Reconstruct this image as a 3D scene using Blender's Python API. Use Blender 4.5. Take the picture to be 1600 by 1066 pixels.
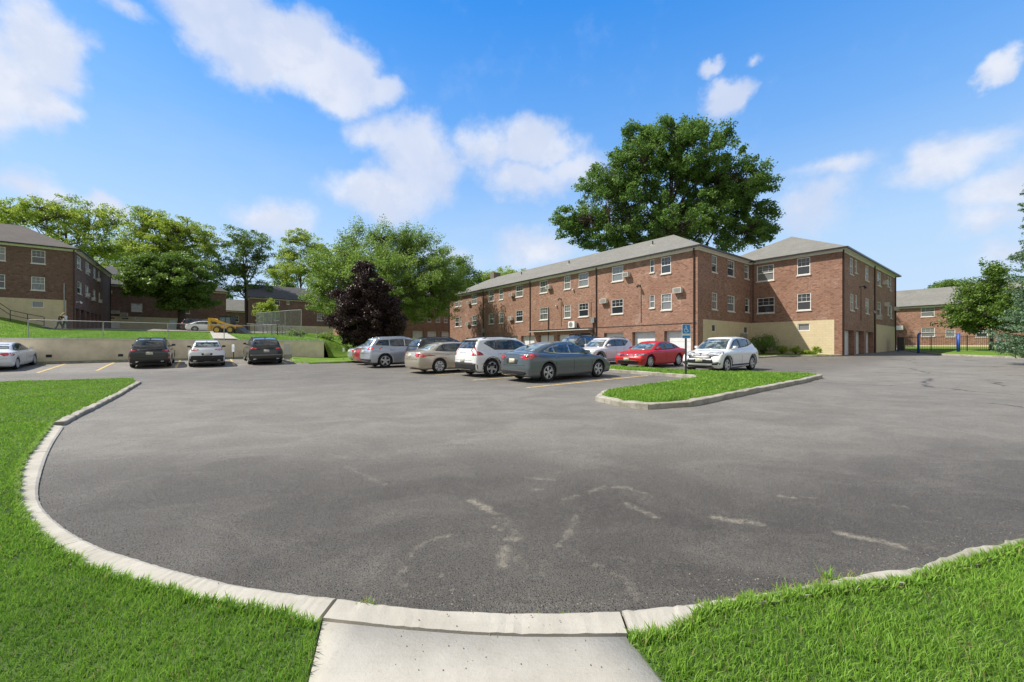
import bpy, bmesh, math, random
import numpy as np
from mathutils import Vector, Matrix
from mathutils.bvhtree import BVHTree
from mathutils.geometry import delaunay_2d_cdt
R = math.radians
for o in list(bpy.data.objects): bpy.data.objects.remove(o)
scn = bpy.context.scene
COL = scn.collection
random.seed(7); np.random.seed(7)

# ------------------------------------------------------------------ camera
F = 622.2; HZ = 542.0; CH = 1.5          # focal length and horizon row in a 1600 px wide picture, eye height
cd = bpy.data.cameras.new('camera'); cam = bpy.data.objects.new('camera', cd); COL.objects.link(cam)
cam.location = (0, 0, CH); cam.rotation_euler = (R(90), 0, 0)
cd.sensor_width = 36; cd.lens = 14.0; cd.shift_y = 9.0/1600; cd.clip_start = .05; cd.clip_end = 5000
scn.camera = cam
# ------------------------------------------------------------------ sun
SUN_EL = 51.0
sd = bpy.data.lights.new('sun', 'SUN'); sun = bpy.data.objects.new('sun', sd); COL.objects.link(sun)
sd.energy = 3.8; sd.angle = R(.53); sd.color = (1.0, .94, .84)
to_sun = Vector((-math.cos(R(SUN_EL)), .015, math.sin(R(SUN_EL)))).normalized()
sun.rotation_euler = to_sun.to_track_quat('Z', 'Y').to_euler()
# ------------------------------------------------------------------ view
scn.view_settings.view_transform = 'Standard'; scn.view_settings.look = 'None'
scn.view_settings.exposure = 0.75; scn.view_settings.gamma = 1.0
scn.render.engine = 'CYCLES'
scn.cycles.max_bounces = 8; scn.cycles.diffuse_bounces = 5; scn.cycles.transmission_bounces = 6; scn.cycles.transparent_max_bounces = 8
# ------------------------------------------------------------------ node helpers
class NT:
    def __init__(s, nt): s.nt = nt; s.n = nt.nodes; s.l = nt.links
    def new(s, t, **k):
        n = s.n.new(t)
        for a, v in k.items():
            if a == 'ins':
                for i, x in v.items():
                    if hasattr(x, 'is_output') or isinstance(x, bpy.types.NodeSocket): s.l.new(x, n.inputs[i])
                    else: n.inputs[i].default_value = x
            else: setattr(n, a, v)
        return n
    def math(s, op, a, b=0.0, c=None, clamp=False):
        ins = {0: a, 1: b}
        if c is not None: ins[2] = c
        return s.new('ShaderNodeMath', operation=op, use_clamp=clamp, ins=ins).outputs[0]
    def vmath(s, op, a, b=(0, 0, 0)):
        n = s.new('ShaderNodeVectorMath', operation=op, ins={0: a, 1: b})
        return n.outputs['Value'] if op in ('LENGTH', 'DOT_PRODUCT') else n.outputs[0]
    def mix(s, f, a, b, bt='MIX'):
        n = s.n.new('ShaderNodeMix'); n.data_type = 'RGBA'; n.blend_type = bt
        for i, x in ((0, f), (6, a), (7, b)):
            if isinstance(x, bpy.types.NodeSocket): s.l.new(x, n.inputs[i])
            else:
                if i > 0 and len(x) == 3: x = (*x, 1)
                n.inputs[i].default_value = x
        return n.outputs[2]
    def ramp(s, v, lo, hi, a=0.0, b=1.0, smooth=True):
        n = s.new('ShaderNodeMapRange', ins={0: v, 1: lo, 2: hi, 3: a, 4: b})
        if smooth: n.interpolation_type = 'SMOOTHSTEP'
        return n.outputs[0]
    def noise(s, vec, scale, detail=4, rough=.55, dist=0.0, color=False):
        n = s.new('ShaderNodeTexNoise', ins={'Vector': vec, 'Scale': scale, 'Detail': detail, 'Roughness': rough, 'Distortion': dist})
        return n.outputs[1] if color else n.outputs[0]
# ------------------------------------------------------------------ world: Nishita sky with cumulus clouds set by direction
wd = bpy.data.worlds.new('World'); scn.world = wd; wd.use_nodes = True
w = NT(wd.node_tree); w.n.clear()
sky = w.new('ShaderNodeTexSky', sky_type='NISHITA'); sky.sun_disc = False
sky.sun_elevation = R(SUN_EL); sky.sun_rotation = R(270.8); sky.air_density = 1.0; sky.dust_density = .5; sky.ozone_density = 1.6
tc = w.new('ShaderNodeTexCoord'); D0 = tc.outputs['Generated']
sep = w.new('ShaderNodeSeparateXYZ', ins={0: D0})
hs = w.new('ShaderNodeHueSaturation', ins={'Hue': .502, 'Saturation': 1.22, 'Value': 1.0, 'Color': sky.outputs[0]})
lowf = w.ramp(sep.outputs[2], .02, .50, 1.0, 0.0, True)
tint = w.mix(w.ramp(sep.outputs[2], .36, .66), (1.68, 1.87, 1.97), (.56, 1.66, 2.12))
cr = w.new('ShaderNodeValToRGB', ins={0: sep.outputs[2]}); el = cr.color_ramp.elements
el[0].position = 0.0; el[0].color = (.50, .60, .75, 1); el[1].position = .66; el[1].color = (.040, .240, .70, 1)
for p_, c_ in ((.22, (.385, .555, .76, 1)), (.42, (.17, .388, .77, 1))): e_ = el.new(p_); e_.color = c_
cr10 = w.mix(1.0, cr.outputs[0], (10, 10, 10), 'MULTIPLY')
zen = w.math('MAXIMUM', w.ramp(sep.outputs[2], .68, .80), w.ramp(sep.outputs[1], .10, -.20))
tint = w.mix(zen, tint, (.75, .78, .72))
skyc = w.mix(w.math('MULTIPLY', w.math('MULTIPLY', lowf, .88), w.math('SUBTRACT', 1.0, w.math('MULTIPLY', zen, .4))), w.mix(1.0, hs.outputs[0], tint, 'MULTIPLY'), (4.7, 5.9, 7.4))
n1 = w.noise(D0, 3.2, 8, .58, 0, True); n2 = w.noise(D0, 11.0, 5, .6, 0, True)
dv = w.vmath('ADD', D0, w.vmath('MULTIPLY', w.vmath('SUBTRACT', n1, (.5, .5, .5)), (.17, .17, .15)))
dv = w.vmath('ADD', dv, w.vmath('MULTIPLY', w.vmath('SUBTRACT', n2, (.5, .5, .5)), (.06, .06, .055)))
dv = w.vmath('ADD', dv, (0, 0, 0))
def cdir(px, py): return Vector(((px-800)/F, 1, (HZ-py)/F)).normalized()
CL = [  # centre px, centre py, half width px, half height px, strength
 (60, 70, 95, 62, 1.0), (20, 130, 110, 55, .95), (85, 160, 55, 26, .8), (-60, 110, 120, 90, 1),
 (370, 30, 110, 60, 1.15), (430, 70, 120, 62, 1.2), (505, 115, 110, 48, 1.1), (575, 130, 70, 26, .9), (330, -25, 130, 60, 1.1),
 (180, 2, 55, 20, .55), (600, 215, 75, 38, .8), (655, 245, 75, 55, 1.05), (610, 300, 95, 38, 1.0), (570, 220, 50, 30, .6),
 (760, 240, 60, 38, .65), (840, 225, 75, 42, .95), (830, 275, 90, 34, .8), (900, 262, 50, 34, .7),
 (840, 385, 75, 34, .8), (1105, 98, 24, 12, .72), (1118, 148, 44, 26, .95), (1172, 90, 20, 10, .5), (1590, 90, 38, 24, .95),
 (1290, 258, 110, 20, .6), (1500, 250, 120, 38, .75), (1580, 300, 110, 40, .8), (1240, 330, 120, 60, .5), (1540, 345, 130, 36, .6),
 (20, 280, 80, 34, .7), (150, 300, 46, 26, .85), (430, 335, 70, 30, .75), (330, 365, 60, 20, .45), (700, 400, 60, 20, .45), (1560, 400, 110, 30, .5)]
acc = None; shade = None
for px, py, rx, ry, st in CL:
    c = cdir(px, py); k = c.y
    sx = F/(rx*1.45)/k; sz = F/(ry*1.5)/k
    e1 = Vector((c.y, -c.x, 0)).normalized(); e2 = c.cross(e1); e2 = e2 if e2.z > 0 else -e2; cc = math.hypot(c.x, c.y)
    ax_ = F/(rx*1.36)/(c.y*c.y/cc)*1.0; az_ = F/(ry*1.42)/c.y
    dd = w.vmath('SUBTRACT', dv, tuple(c))
    u_ = w.vmath('DOT_PRODUCT', dd, tuple(e1*ax_)); v_ = w.vmath('DOT_PRODUCT', dd, tuple(e2*az_))
    q_ = w.math('SQRT', w.math('ADD', w.math('MULTIPLY', u_, u_), w.math('MULTIPLY', v_, v_)))
    v = w.math('MULTIPLY', w.math('SUBTRACT', 1.0, q_, clamp=True), st)
    acc = v if acc is None else w.math('SMOOTH_MAX', acc, v, .12)
n3 = w.math('ADD', w.math('MULTIPLY', w.noise(D0, 8.0, 10, .60), .65), w.math('MULTIPLY', w.noise(D0, 19.0, 8, .6), .35))
dens = w.math('ADD', acc, w.math('MULTIPLY', w.math('MULTIPLY', w.math('SUBTRACT', n3, .5), 1.25), w.ramp(acc, .0, .16)))
cm = w.ramp(dens, .10, .58)
# thin veil
veil = w.math('MULTIPLY', w.ramp(w.noise(w.vmath('MULTIPLY', D0, (1, 1, 2.2)), 2.6, 7, .6), .50, .80), .22)
veil = w.math('MULTIPLY', veil, w.ramp(sep.outputs[2], .62, .15))
# unseen clouds added overhead and behind the camera for neutral ambient light
reg = w.math('MAXIMUM', w.ramp(sep.outputs[2], .70, .84), w.ramp(sep.outputs[1], .05, -.25))
oc = w.math('MULTIPLY', w.ramp(w.noise(w.vmath('MULTIPLY', D0, (1, 1, 1.3)), 2.1, 7, .6), .40, .56), reg)
cm = w.math('MAXIMUM', cm, oc)
core = w.ramp(dens, .25, .85)
ccol = w.mix(core, (5.9, 6.5, 7.7), (6.9, 7.05, 7.6))
ccol = w.mix(w.ramp(w.noise(D0, 4.0, 4, .5), .42, .68, 0, .8), ccol, (5.2, 5.8, 7.3))
lit = w.math('SUBTRACT', w.noise(D0, 9.0, 8, .58), w.noise(w.vmath('ADD', D0, (-.035, 0, .04)), 9.0, 8, .58))
ccol = w.mix(w.ramp(lit, -.10, .10), w.mix(.45, ccol, (4.6, 5.3, 6.9)), ccol)
ccol = w.mix(reg, ccol, (5.4, 5.2, 4.9))
skyc = w.mix(w.math('MULTIPLY', .75, w.math('SUBTRACT', 1.0, zen)), skyc, cr10)
skyc = w.mix(w.math('MAXIMUM', w.math('MULTIPLY', cm, .90), veil), skyc, ccol)
bg = w.new('ShaderNodeBackground', ins={0: skyc, 1: .075})
wo = w.new('ShaderNodeOutputWorld', ins={0: bg.outputs[0]})

# ------------------------------------------------------------------ site frame: everything built lies along two directions
TH = R(37.65); CB, SB = math.cos(TH), math.sin(TH)
def W2(b, a): return (CB*b - SB*a, SB*b + CB*a)           # site (b, a) -> world x, y
def S2(x, y): return (CB*x + SB*y, -SB*x + CB*y)          # world -> site (b, a)
SITE = Matrix.Rotation(TH, 4, 'Z')
def on_b(px, b):                                          # column px of the picture on the plane b = const: a and depth
    r = (px-800)/F; D = b/(CB*r+SB); return (-SB*r+CB)*D, D
def on_a(px, a):
    r = (px-800)/F; D = a/(-SB*r+CB); return (CB*r+SB)*D, D
def zat(py, D): return CH-(py-HZ)/F*D
def P3(px, py, D): return Vector(((px-800)/F*D, D, zat(py, D)))
def gp(px, py, dz=0.0):
    D = (CH-dz)/((py-HZ)/F + .0069*(px-800)/F + .016); return ((px-800)/F*D, D)
def sm(t):
    t = np.clip(t, 0, 1); return t*t*(3-2*t)
WALL_A = 36.5; WALL_B = 8.0
def lot(x, y):
    x = np.asarray(x, float); y = np.asarray(y, float)
    b = CB*x + SB*y; a = -SB*x + CB*y
    z = .0069*np.clip(x, -60, 90) + .016*np.clip(y, -20, 75)
    return z + .045*np.clip(a-30, 0, 6.5)*sm((9-b)/5)
def hill(x, y):
    x = np.asarray(x, float); y = np.asarray(y, float)
    b = CB*x + SB*y; a = -SB*x + CB*y
    t = 2.0 + .05*np.clip(a-WALL_A, 0, 40) + .012*np.clip(a-76.5, 0, 60)
    t = t + .26*np.clip(-12.5-b, 0, 14)*sm((a-42)/20)*sm((110-a)/10)
    lo = lot(x, y)
    s2 = sm((a-35.5)/10)*(1-sm((b-11)/15))
    s2 = np.maximum(s2, sm((a-59)/3)*.35*(1-sm((b-40)/10)))
    s = np.where(b < WALL_B, 1.0, s2 + (1-s2)*(1-sm((b-WALL_B)/3.5))*sm((a-36.6)/1.7))
    return lo*(1-s) + t*s

# ------------------------------------------------------------------ object helpers
def tag(o, label=None, cat=None, group=None, kind=None):
    if label: o['label'] = label
    if cat: o['category'] = cat
    if group: o['group'] = group
    if kind: o['kind'] = kind
    return o
def empty(name, loc, rz=0.0, label=None, cat=None, group=None):
    o = bpy.data.objects.new(name, None); COL.objects.link(o); o.location = loc; o.rotation_euler = (0, 0, rz)
    o.empty_display_size = .2
    return tag(o, label, cat, group)
class MB:
    def __init__(s): s.v = []; s.f = []; s.uv = {}
    def add(s, vs, fs):
        k = len(s.v); s.v += [tuple(p) for p in vs]; s.f += [tuple(i+k for i in f) for f in fs]; return s
    def quad(s, a, b, c, d, uv=None):
        k = len(s.v); s.v += [tuple(a), tuple(b), tuple(c), tuple(d)]
        if uv: s.uv[len(s.f)] = uv
        s.f.append((k, k+1, k+2, k+3)); return s
    def box(s, x0, x1, y0, y1, z0, z1, M=None):
        vs = [Vector(p) for p in ((x0,y0,z0),(x1,y0,z0),(x1,y1,z0),(x0,y1,z0),(x0,y0,z1),(x1,y0,z1),(x1,y1,z1),(x0,y1,z1))]
        if M: vs = [M @ p for p in vs]
        return s.add(vs, [(3,2,1,0),(4,5,6,7),(0,1,5,4),(1,2,6,5),(2,3,7,6),(3,0,4,7)])
    def prism(s, poly, lo, hi, axis='z', M=None):
        n = len(poly); ar = sum(poly[i][0]*poly[(i+1)%n][1]-poly[(i+1)%n][0]*poly[i][1] for i in range(n))
        if (ar < 0) != (axis == 'y'): poly = poly[::-1]
        def mk(p, h): return Vector((p[0], p[1], h)) if axis == 'z' else (Vector((p[0], h, p[1])) if axis == 'y' else Vector((h, p[0], p[1])))
        vs = [mk(p, lo) for p in poly]+[mk(p, hi) for p in poly]
        if M: vs = [M @ p for p in vs]
        return s.add(vs, [tuple(range(n))[::-1], tuple(range(n, 2*n))]+[(i, (i+1)%n, n+(i+1)%n, n+i) for i in range(n)])
    def tube(s, pts, r, n=8, cap=True):
        pts = [Vector(p) for p in pts]; m = len(pts)
        rs = r if isinstance(r, (list, tuple)) else [r]*m
        k = len(s.v); up = None
        for i, p in enumerate(pts):
            t = (pts[min(i+1, m-1)]-pts[max(i-1, 0)]).normalized()
            if up is None: up = t.orthogonal().normalized()
            up = (up - t*up.dot(t))
            if up.length < 1e-6: up = t.orthogonal()
            up.normalize(); q = t.cross(up)
            for j in range(n):
                an = 2*math.pi*j/n; s.v.append(tuple(p + (up*math.cos(an)+q*math.sin(an))*rs[i]))
        for i in range(m-1):
            for j in range(n):
                a = k+i*n+j; b = k+i*n+(j+1) % n; s.f.append((a, b, b+n, a+n))
        if cap:
            s.f.append(tuple(range(k, k+n))[::-1]); s.f.append(tuple(range(k+(m-1)*n, k+m*n)))
        return s
    def lathe(s, prof, axis='y', n=24, c=(0, 0, 0), closed=False):
        k = len(s.v); m = len(prof)
        for (r, h) in prof:
            for j in range(n):
                an = 2*math.pi*j/n; u, w_ = r*math.cos(an), r*math.sin(an)
                p = (u, h, w_) if axis == 'y' else ((u, w_, h) if axis == 'z' else (h, u, w_))
                s.v.append((p[0]+c[0], p[1]+c[1], p[2]+c[2]))
        for i in range(m-1 if not closed else m):
            for j in range(n):
                a = k+i*n+j; b = k+i*n+(j+1) % n; i2 = ((i+1) % m)*n
                s.f.append((a, b, k+i2+(j+1) % n, k+i2+j))
        return s
    def build(s, name, mat, parent=None, smooth=False, M=None):
        me = bpy.data.meshes.new(name)
        vs = s.v if M is None else [tuple(M @ Vector(p)) for p in s.v]
        me.from_pydata(vs, [], s.f); me.materials.append(mat)
        if s.uv:
            ul = me.uv_layers.new(name='UVMap')
            for fi, uv in s.uv.items():
                for li, u in zip(me.polygons[fi].loop_indices, uv): ul.data[li].uv = u
        else:
            bm = bmesh.new(); bm.from_mesh(me); bmesh.ops.recalc_face_normals(bm, faces=bm.faces); bm.to_mesh(me); bm.free()
        if smooth: me.shade_smooth()
        o = bpy.data.objects.new(name, me); COL.objects.link(o); o.parent = parent
        return o
def np_mesh(name, V, Fa, mat, parent=None, attrs=None, smooth=False):
    me = bpy.data.meshes.new(name); V = np.asarray(V, np.float32); Fa = np.asarray(Fa, np.int32)
    k = Fa.shape[1]; me.vertices.add(len(V)); me.vertices.foreach_set('co', V.ravel())
    me.loops.add(Fa.size); me.loops.foreach_set('vertex_index', Fa.ravel())
    me.polygons.add(len(Fa)); me.polygons.foreach_set('loop_start', np.arange(0, Fa.size, k, dtype=np.int32))
    me.update(calc_edges=True)
    for n_, arr in (attrs or {}).items():
        at = me.attributes.new(n_, 'FLOAT', 'POINT'); at.data.foreach_set('value', np.asarray(arr, np.float32))
    me.materials.append(mat)
    if smooth: me.shade_smooth()
    o = bpy.data.objects.new(name, me); COL.objects.link(o); o.parent = parent
    return o
def copy_tree(o, parent=None):
    c = o.copy(); COL.objects.link(c); c.parent = parent
    for ch in list(o.children): copy_tree(ch, c)
    return c

# ------------------------------------------------------------------ materials
def mat_new(name):
    m = bpy.data.materials.new(name); m.use_nodes = True; t = NT(m.node_tree)
    return m, t, t.n['Principled BSDF']
def simple(name, col, rough=.6, var=.12, scale=3.0, metal=0.0, spec=.5, coat=0.0, bump=0.0):
    m, t, p = mat_new(name); c = t.new('ShaderNodeTexCoord').outputs['Object']
    nz = t.noise(c, scale, 5, .6)
    a = tuple(x*(1-var) for x in col); b = tuple(min(1, x*(1+var)) for x in col)
    t.l.new(t.mix(t.ramp(nz, .3, .7), a, b), p.inputs['Base Color'])
    p.inputs['Roughness'].default_value = rough; p.inputs['Metallic'].default_value = metal
    p.inputs['Specular IOR Level'].default_value = spec; p.inputs['Coat Weight'].default_value = coat; p.inputs['Coat Roughness'].default_value = .04
    if bump:
        bn = t.new('ShaderNodeBump', ins={'Strength': bump, 'Distance': .01, 'Height': t.noise(c, scale*12, 4)})
        t.l.new(bn.outputs[0], p.inputs['Normal'])
    return m
def brick(name, c1, c2, mortar, light=.0, scale=1.0):
    m, t, p = mat_new(name); uv = t.new('ShaderNodeUVMap').outputs[0]
    bt = t.new('ShaderNodeTexBrick', ins={'Vector': uv, 'Color1': (*c1, 1), 'Color2': (*c2, 1), 'Mortar': (*mortar, 1), 'Scale': 1.0,
        'Mortar Size': .011, 'Mortar Smooth': .3, 'Bias': 0.0, 'Brick Width': .215*scale, 'Row Height': .075*scale})
    # individual burnt and pale bricks
    sp = t.new('ShaderNodeSeparateXYZ', ins={0: uv})
    row = t.math('FLOOR', t.math('DIVIDE', sp.outputs[1], .075*scale))
    colx = t.math('FLOOR', t.math('ADD', t.math('DIVIDE', sp.outputs[0], .215*scale), t.math('MULTIPLY', t.math('MODULO', row, 2.0), .5)))
    wn = t.new('ShaderNodeTexWhiteNoise', noise_dimensions='2D', ins={'Vector': t.new('ShaderNodeCombineXYZ', ins={0: colx, 1: row}).outputs[0]}).outputs[0]
    base = t.mix(t.math('MULTIPLY', t.ramp(wn, .80, .95), .55), bt.outputs[0], tuple(x*.5 for x in c1))
    base = t.mix(t.math('MULTIPLY', t.ramp(wn, .12, .03), .4), base, tuple(min(1, x*1.9+.03) for x in c2))
    big = t.noise(uv, .35, 5, .6); base = t.mix(t.ramp(big, .3, .7, .0, .35), base, tuple(x*.72 for x in c1))
    eff = t.noise(uv, .8, 8, .7, .6)
    if light: base = t.mix(t.math('MULTIPLY', t.ramp(eff, .56, .72), light), base, (.46, .37, .31))
    drip = t.noise(t.vmath('MULTIPLY', uv, (3.0, .25, 1)), 1.0, 5, .6)
    base = t.mix(t.math('MULTIPLY', t.ramp(drip, .58, .75), .30), base, tuple(x*.4 for x in c1))
    t.l.new(base, p.inputs['Base Color']); p.inputs['Roughness'].default_value = .9
    bn = t.new('ShaderNodeBump', ins={'Strength': .35, 'Distance': .01, 'Height': t.math('SUBTRACT', 1.0, bt.outputs[1])})
    t.l.new(bn.outputs[0], p.inputs['Normal']); return m
M = {}
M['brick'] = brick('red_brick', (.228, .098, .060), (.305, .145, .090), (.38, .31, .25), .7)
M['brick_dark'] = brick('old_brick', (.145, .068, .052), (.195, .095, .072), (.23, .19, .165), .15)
def cream_mat():
    m, t, p = mat_new('cream_paint'); uv = t.new('ShaderNodeUVMap').outputs[0]
    bt = t.new('ShaderNodeTexBrick', ins={'Vector': uv, 'Color1': (.62, .52, .335, 1), 'Color2': (.66, .555, .365, 1), 'Mortar': (.57, .46, .28, 1), 'Scale': 1.0,
        'Mortar Size': .012, 'Brick Width': .40, 'Row Height': .20})
    dr = t.noise(t.vmath('MULTIPLY', uv, (1.2, .5, 1)), 1.3, 7, .65)
    c = t.mix(t.ramp(dr, .45, .75, 0, .45), bt.outputs[0], (.46, .39, .25))
    sp = t.new('ShaderNodeSeparateXYZ', ins={0: uv})
    c = t.mix(t.math('MULTIPLY', t.ramp(t.noise(uv, 2.3, 6, .7), .5, .7), .35), c, (.40, .34, .24))
    t.l.new(c, p.inputs['Base Color']); p.inputs['Roughness'].default_value = .8; return m
M['cream'] = cream_mat(); M['wallpaint'] = simple('wall_paint', (.74, .64, .46), .85, .14, 1.2, bump=.3)
def shingle(name, c1, c2):
    m, t, p = mat_new(name); uv = t.new('ShaderNodeUVMap').outputs[0]
    bt = t.new('ShaderNodeTexBrick', ins={'Vector': uv, 'Color1': (*c1, 1), 'Color2': (*c2, 1), 'Mortar': (*[x*.6 for x in c1], 1), 'Scale': 1.0,
        'Mortar Size': .010, 'Brick Width': .32, 'Row Height': .14, 'Bias': 0.0})
    c = t.mix(t.ramp(t.noise(uv, .6, 6, .6), .35, .7, 0, .4), bt.outputs[0], tuple(x*.75 for x in c1))
    t.l.new(c, p.inputs['Base Color']); p.inputs['Roughness'].default_value = .95; return m
M['shingle'] = shingle('grey_shingles', (.185, .183, .168), (.235, .23, .21))
M['shingle_dark'] = shingle('dark_shingles', (.085, .085, .09), (.12, .12, .125))
M['shingle_brown'] = shingle('brown_shingles', (.10, .088, .08), (.13, .115, .105))
M['white'] = simple('white_trim', (.78, .77, .74), .5, .05, 2)
M['stone'] = simple('sill_stone', (.62, .60, .55), .8, .1, 6)
M['gutter'] = simple('dark_gutter', (.018, .015, .014), .4, .2, 2)
M['pipe'] = simple('downspout', (.035, .02, .018), .45, .2, 2)
M['garage'] = simple('garage_door_white', (.72, .73, .74), .5, .05, 3)
M['garage_red'] = simple('garage_door_maroon', (.10, .035, .035), .5, .1, 3)
M['acbody'] = simple('ac_casing', (.62, .60, .55), .5, .1, 4)
M['dark'] = simple('dark_metal', (.03, .03, .032), .5, .2, 4)
M['black'] = simple('black_metal', (.012, .012, .013), .4, .2, 4)
M['galv'] = simple('galvanised_steel', (.36, .37, .37), .45, .15, 8, .6)
def pane_mat():
    m, t, p = mat_new('window_pane'); ob = t.new('ShaderNodeObjectInfo').outputs['Random']
    c = t.new('ShaderNodeTexCoord').outputs['Object']; sp = t.new('ShaderNodeSeparateXYZ', ins={0: c})
    st = t.math('FRACT', t.math('MULTIPLY', sp.outputs[2], 16.0))
    blind = t.mix(t.ramp(st, .0, .3), (.07, .078, .08), (.20, .205, .20))
    cur = t.mix(t.ramp(t.noise(t.vmath('MULTIPLY', c, (6, 6, .4)), 2.0, 4), .35, .65), (.06, .065, .07), (.22, .22, .2))
    col = t.mix(t.ramp(ob, .34, .36), (.025, .03, .035), blind); col = t.mix(t.ramp(ob, .74, .76), col, cur)
    t.l.new(col, p.inputs['Base Color']); p.inputs['Roughness'].default_value = .06; p.inputs['Specular IOR Level'].default_value = .8
    p.inputs['IOR'].default_value = 1.6
    return m
M['pane'] = pane_mat()
# ------------------------------------------------------------------ ground materials
def asphalt_mat():
    m, t, p = mat_new('asphalt'); c = t.new('ShaderNodeTexCoord').outputs['Object']
    dust = t.new('ShaderNodeAttribute', attribute_name='dust').outputs['Fac']
    paleness = t.new('ShaderNodeAttribute', attribute_name='paleness').outputs['Fac']
    fine = t.noise(c, 95, 4, .75); mid = t.noise(c, 14, 5, .65); big = t.noise(c, .55, 6, .62, .4); streak = t.noise(t.vmath('MULTIPLY', c, (.75, 1.15, 1)), 1.0, 9, .68, .8)
    base = t.mix(t.ramp(big, .32, .68), (.076, .068, .058), (.118, .107, .092))
    base = t.mix(t.math('MULTIPLY', t.ramp(streak, .45, .72), .5), base, (.21, .193, .166))
    base = t.mix(paleness, base, t.mix(t.ramp(streak, .25, .75), (.22, .203, .177), (.335, .312, .274)))
    sp = t.new('ShaderNodeSeparateXYZ', ins={0: c})
    # stones of the wearing course
    vo = t.new('ShaderNodeTexVoronoi', ins={'Vector': c, 'Scale': 80.0}); 
    base = t.mix(t.math('MULTIPLY', t.ramp(vo.outputs[0], .28, .05), .4), base, (.20, .185, .17))
    base = t.mix(t.ramp(fine, .30, .62, .75, .0), base, (.022, .021, .020)); base = t.mix(t.math('MULTIPLY', t.ramp(t.noise(c, 48, 3, .8), .58, .78), .5), base, (.27, .25, .22))
    base = t.mix(t.math('MULTIPLY', t.ramp(mid, .52, .74), .25), base, (.18, .165, .155))
    # dusty scuffs
    dm = t.ramp(t.math('ADD', dust, t.math('MULTIPLY', t.math('SUBTRACT', t.noise(c, 16, 8, .75), .5), 1.5)), .28, 1.08)
    base = t.mix(t.math('MULTIPLY', dm, .72), base, (.33, .295, .23))
    # cracks of the older surface
    cn = t.vmath('ADD', c, t.vmath('MULTIPLY', t.noise(c, 1.1, 5, .6, 0, True), (1.2, 1.2, 0)))
    vc = t.new('ShaderNodeTexVoronoi', feature='DISTANCE_TO_EDGE', ins={'Vector': cn, 'Scale': .22})
    crack = t.math('MULTIPLY', t.math('MULTIPLY', t.ramp(vc.outputs[0], .010, .003), t.ramp(t.noise(c, .3, 3), .42, .55)), t.ramp(sp.outputs[0], 8.0, 12.0))
    base = t.mix(crack, base, (.02, .019, .018))
    t.l.new(base, p.inputs['Base Color']); t.l.new(t.ramp(mid, .3, .7, .58, .8), p.inputs['Roughness'])
    bn = t.new('ShaderNodeBump', ins={'Strength': 1.0, 'Distance': .012, 'Height': t.math('ADD', t.math('MULTIPLY', fine, .6), t.ramp(vo.outputs[0], .4, 0))})
    t.l.new(bn.outputs[0], p.inputs['Normal']); return m
def lawn_mat():
    m, t, p = mat_new('lawn_turf'); c = t.new('ShaderNodeTexCoord').outputs['Object']
    a = t.noise(c, 1.3, 6, .65); b = t.noise(c, 22, 5, .7); s = t.noise(c, .25, 4, .6); f = t.noise(c, 70, 3, .7)
    col = t.mix(t.ramp(a, .3, .7), (.095, .185, .018), (.16, .26, .032))
    col = t.mix(t.math('MULTIPLY', t.ramp(b, .35, .7), .6), col, (.055, .115, .012))
    col = t.mix(t.math('MULTIPLY', t.ramp(f, .5, .75), .5), col, (.22, .34, .06))
    col = t.mix(t.math('MULTIPLY', t.ramp(s, .52, .7), .35), col, (.22, .28, .07))
    t.l.new(col, p.inputs['Base Color']); p.inputs['Roughness'].default_value = .9; p.inputs['Specular IOR Level'].default_value = .2
    bn = t.new('ShaderNodeBump', ins={'Strength': 1.0, 'Distance': .03, 'Height': b}); t.l.new(bn.outputs[0], p.inputs['Normal']); return m
def blade_mat():
    m, t, p = mat_new('grass_blades'); tt = t.new('ShaderNodeAttribute', attribute_name='tint').outputs['Fac']
    hh = t.new('ShaderNodeAttribute', attribute_name='tip').outputs['Fac']
    c = t.new('ShaderNodeTexCoord').outputs['Object']
    col = t.mix(tt, (.095, .255, .018), (.26, .48, .055))
    col = t.mix(t.math('MULTIPLY', hh, .35), col, (.42, .55, .12))
    col = t.mix(t.ramp(t.noise(c, .9, 4), .45, .7, 0, .35), col, (.09, .20, .028))
    col = t.mix(t.ramp(tt, .965, .985), col, (.36, .31, .14))
    t.l.new(col, p.inputs['Base Color']); p.inputs['Roughness'].default_value = .5; p.inputs['Specular IOR Level'].default_value = .25
    tr = t.new('ShaderNodeBsdfTranslucent', ins={0: col}); mx = t.new('ShaderNodeMixShader', ins={0: .42, 1: p.outputs[0], 2: tr.outputs[0]})
    t.l.new(mx.outputs[0], t.n['Material Output'].inputs[0]); return m
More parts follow.
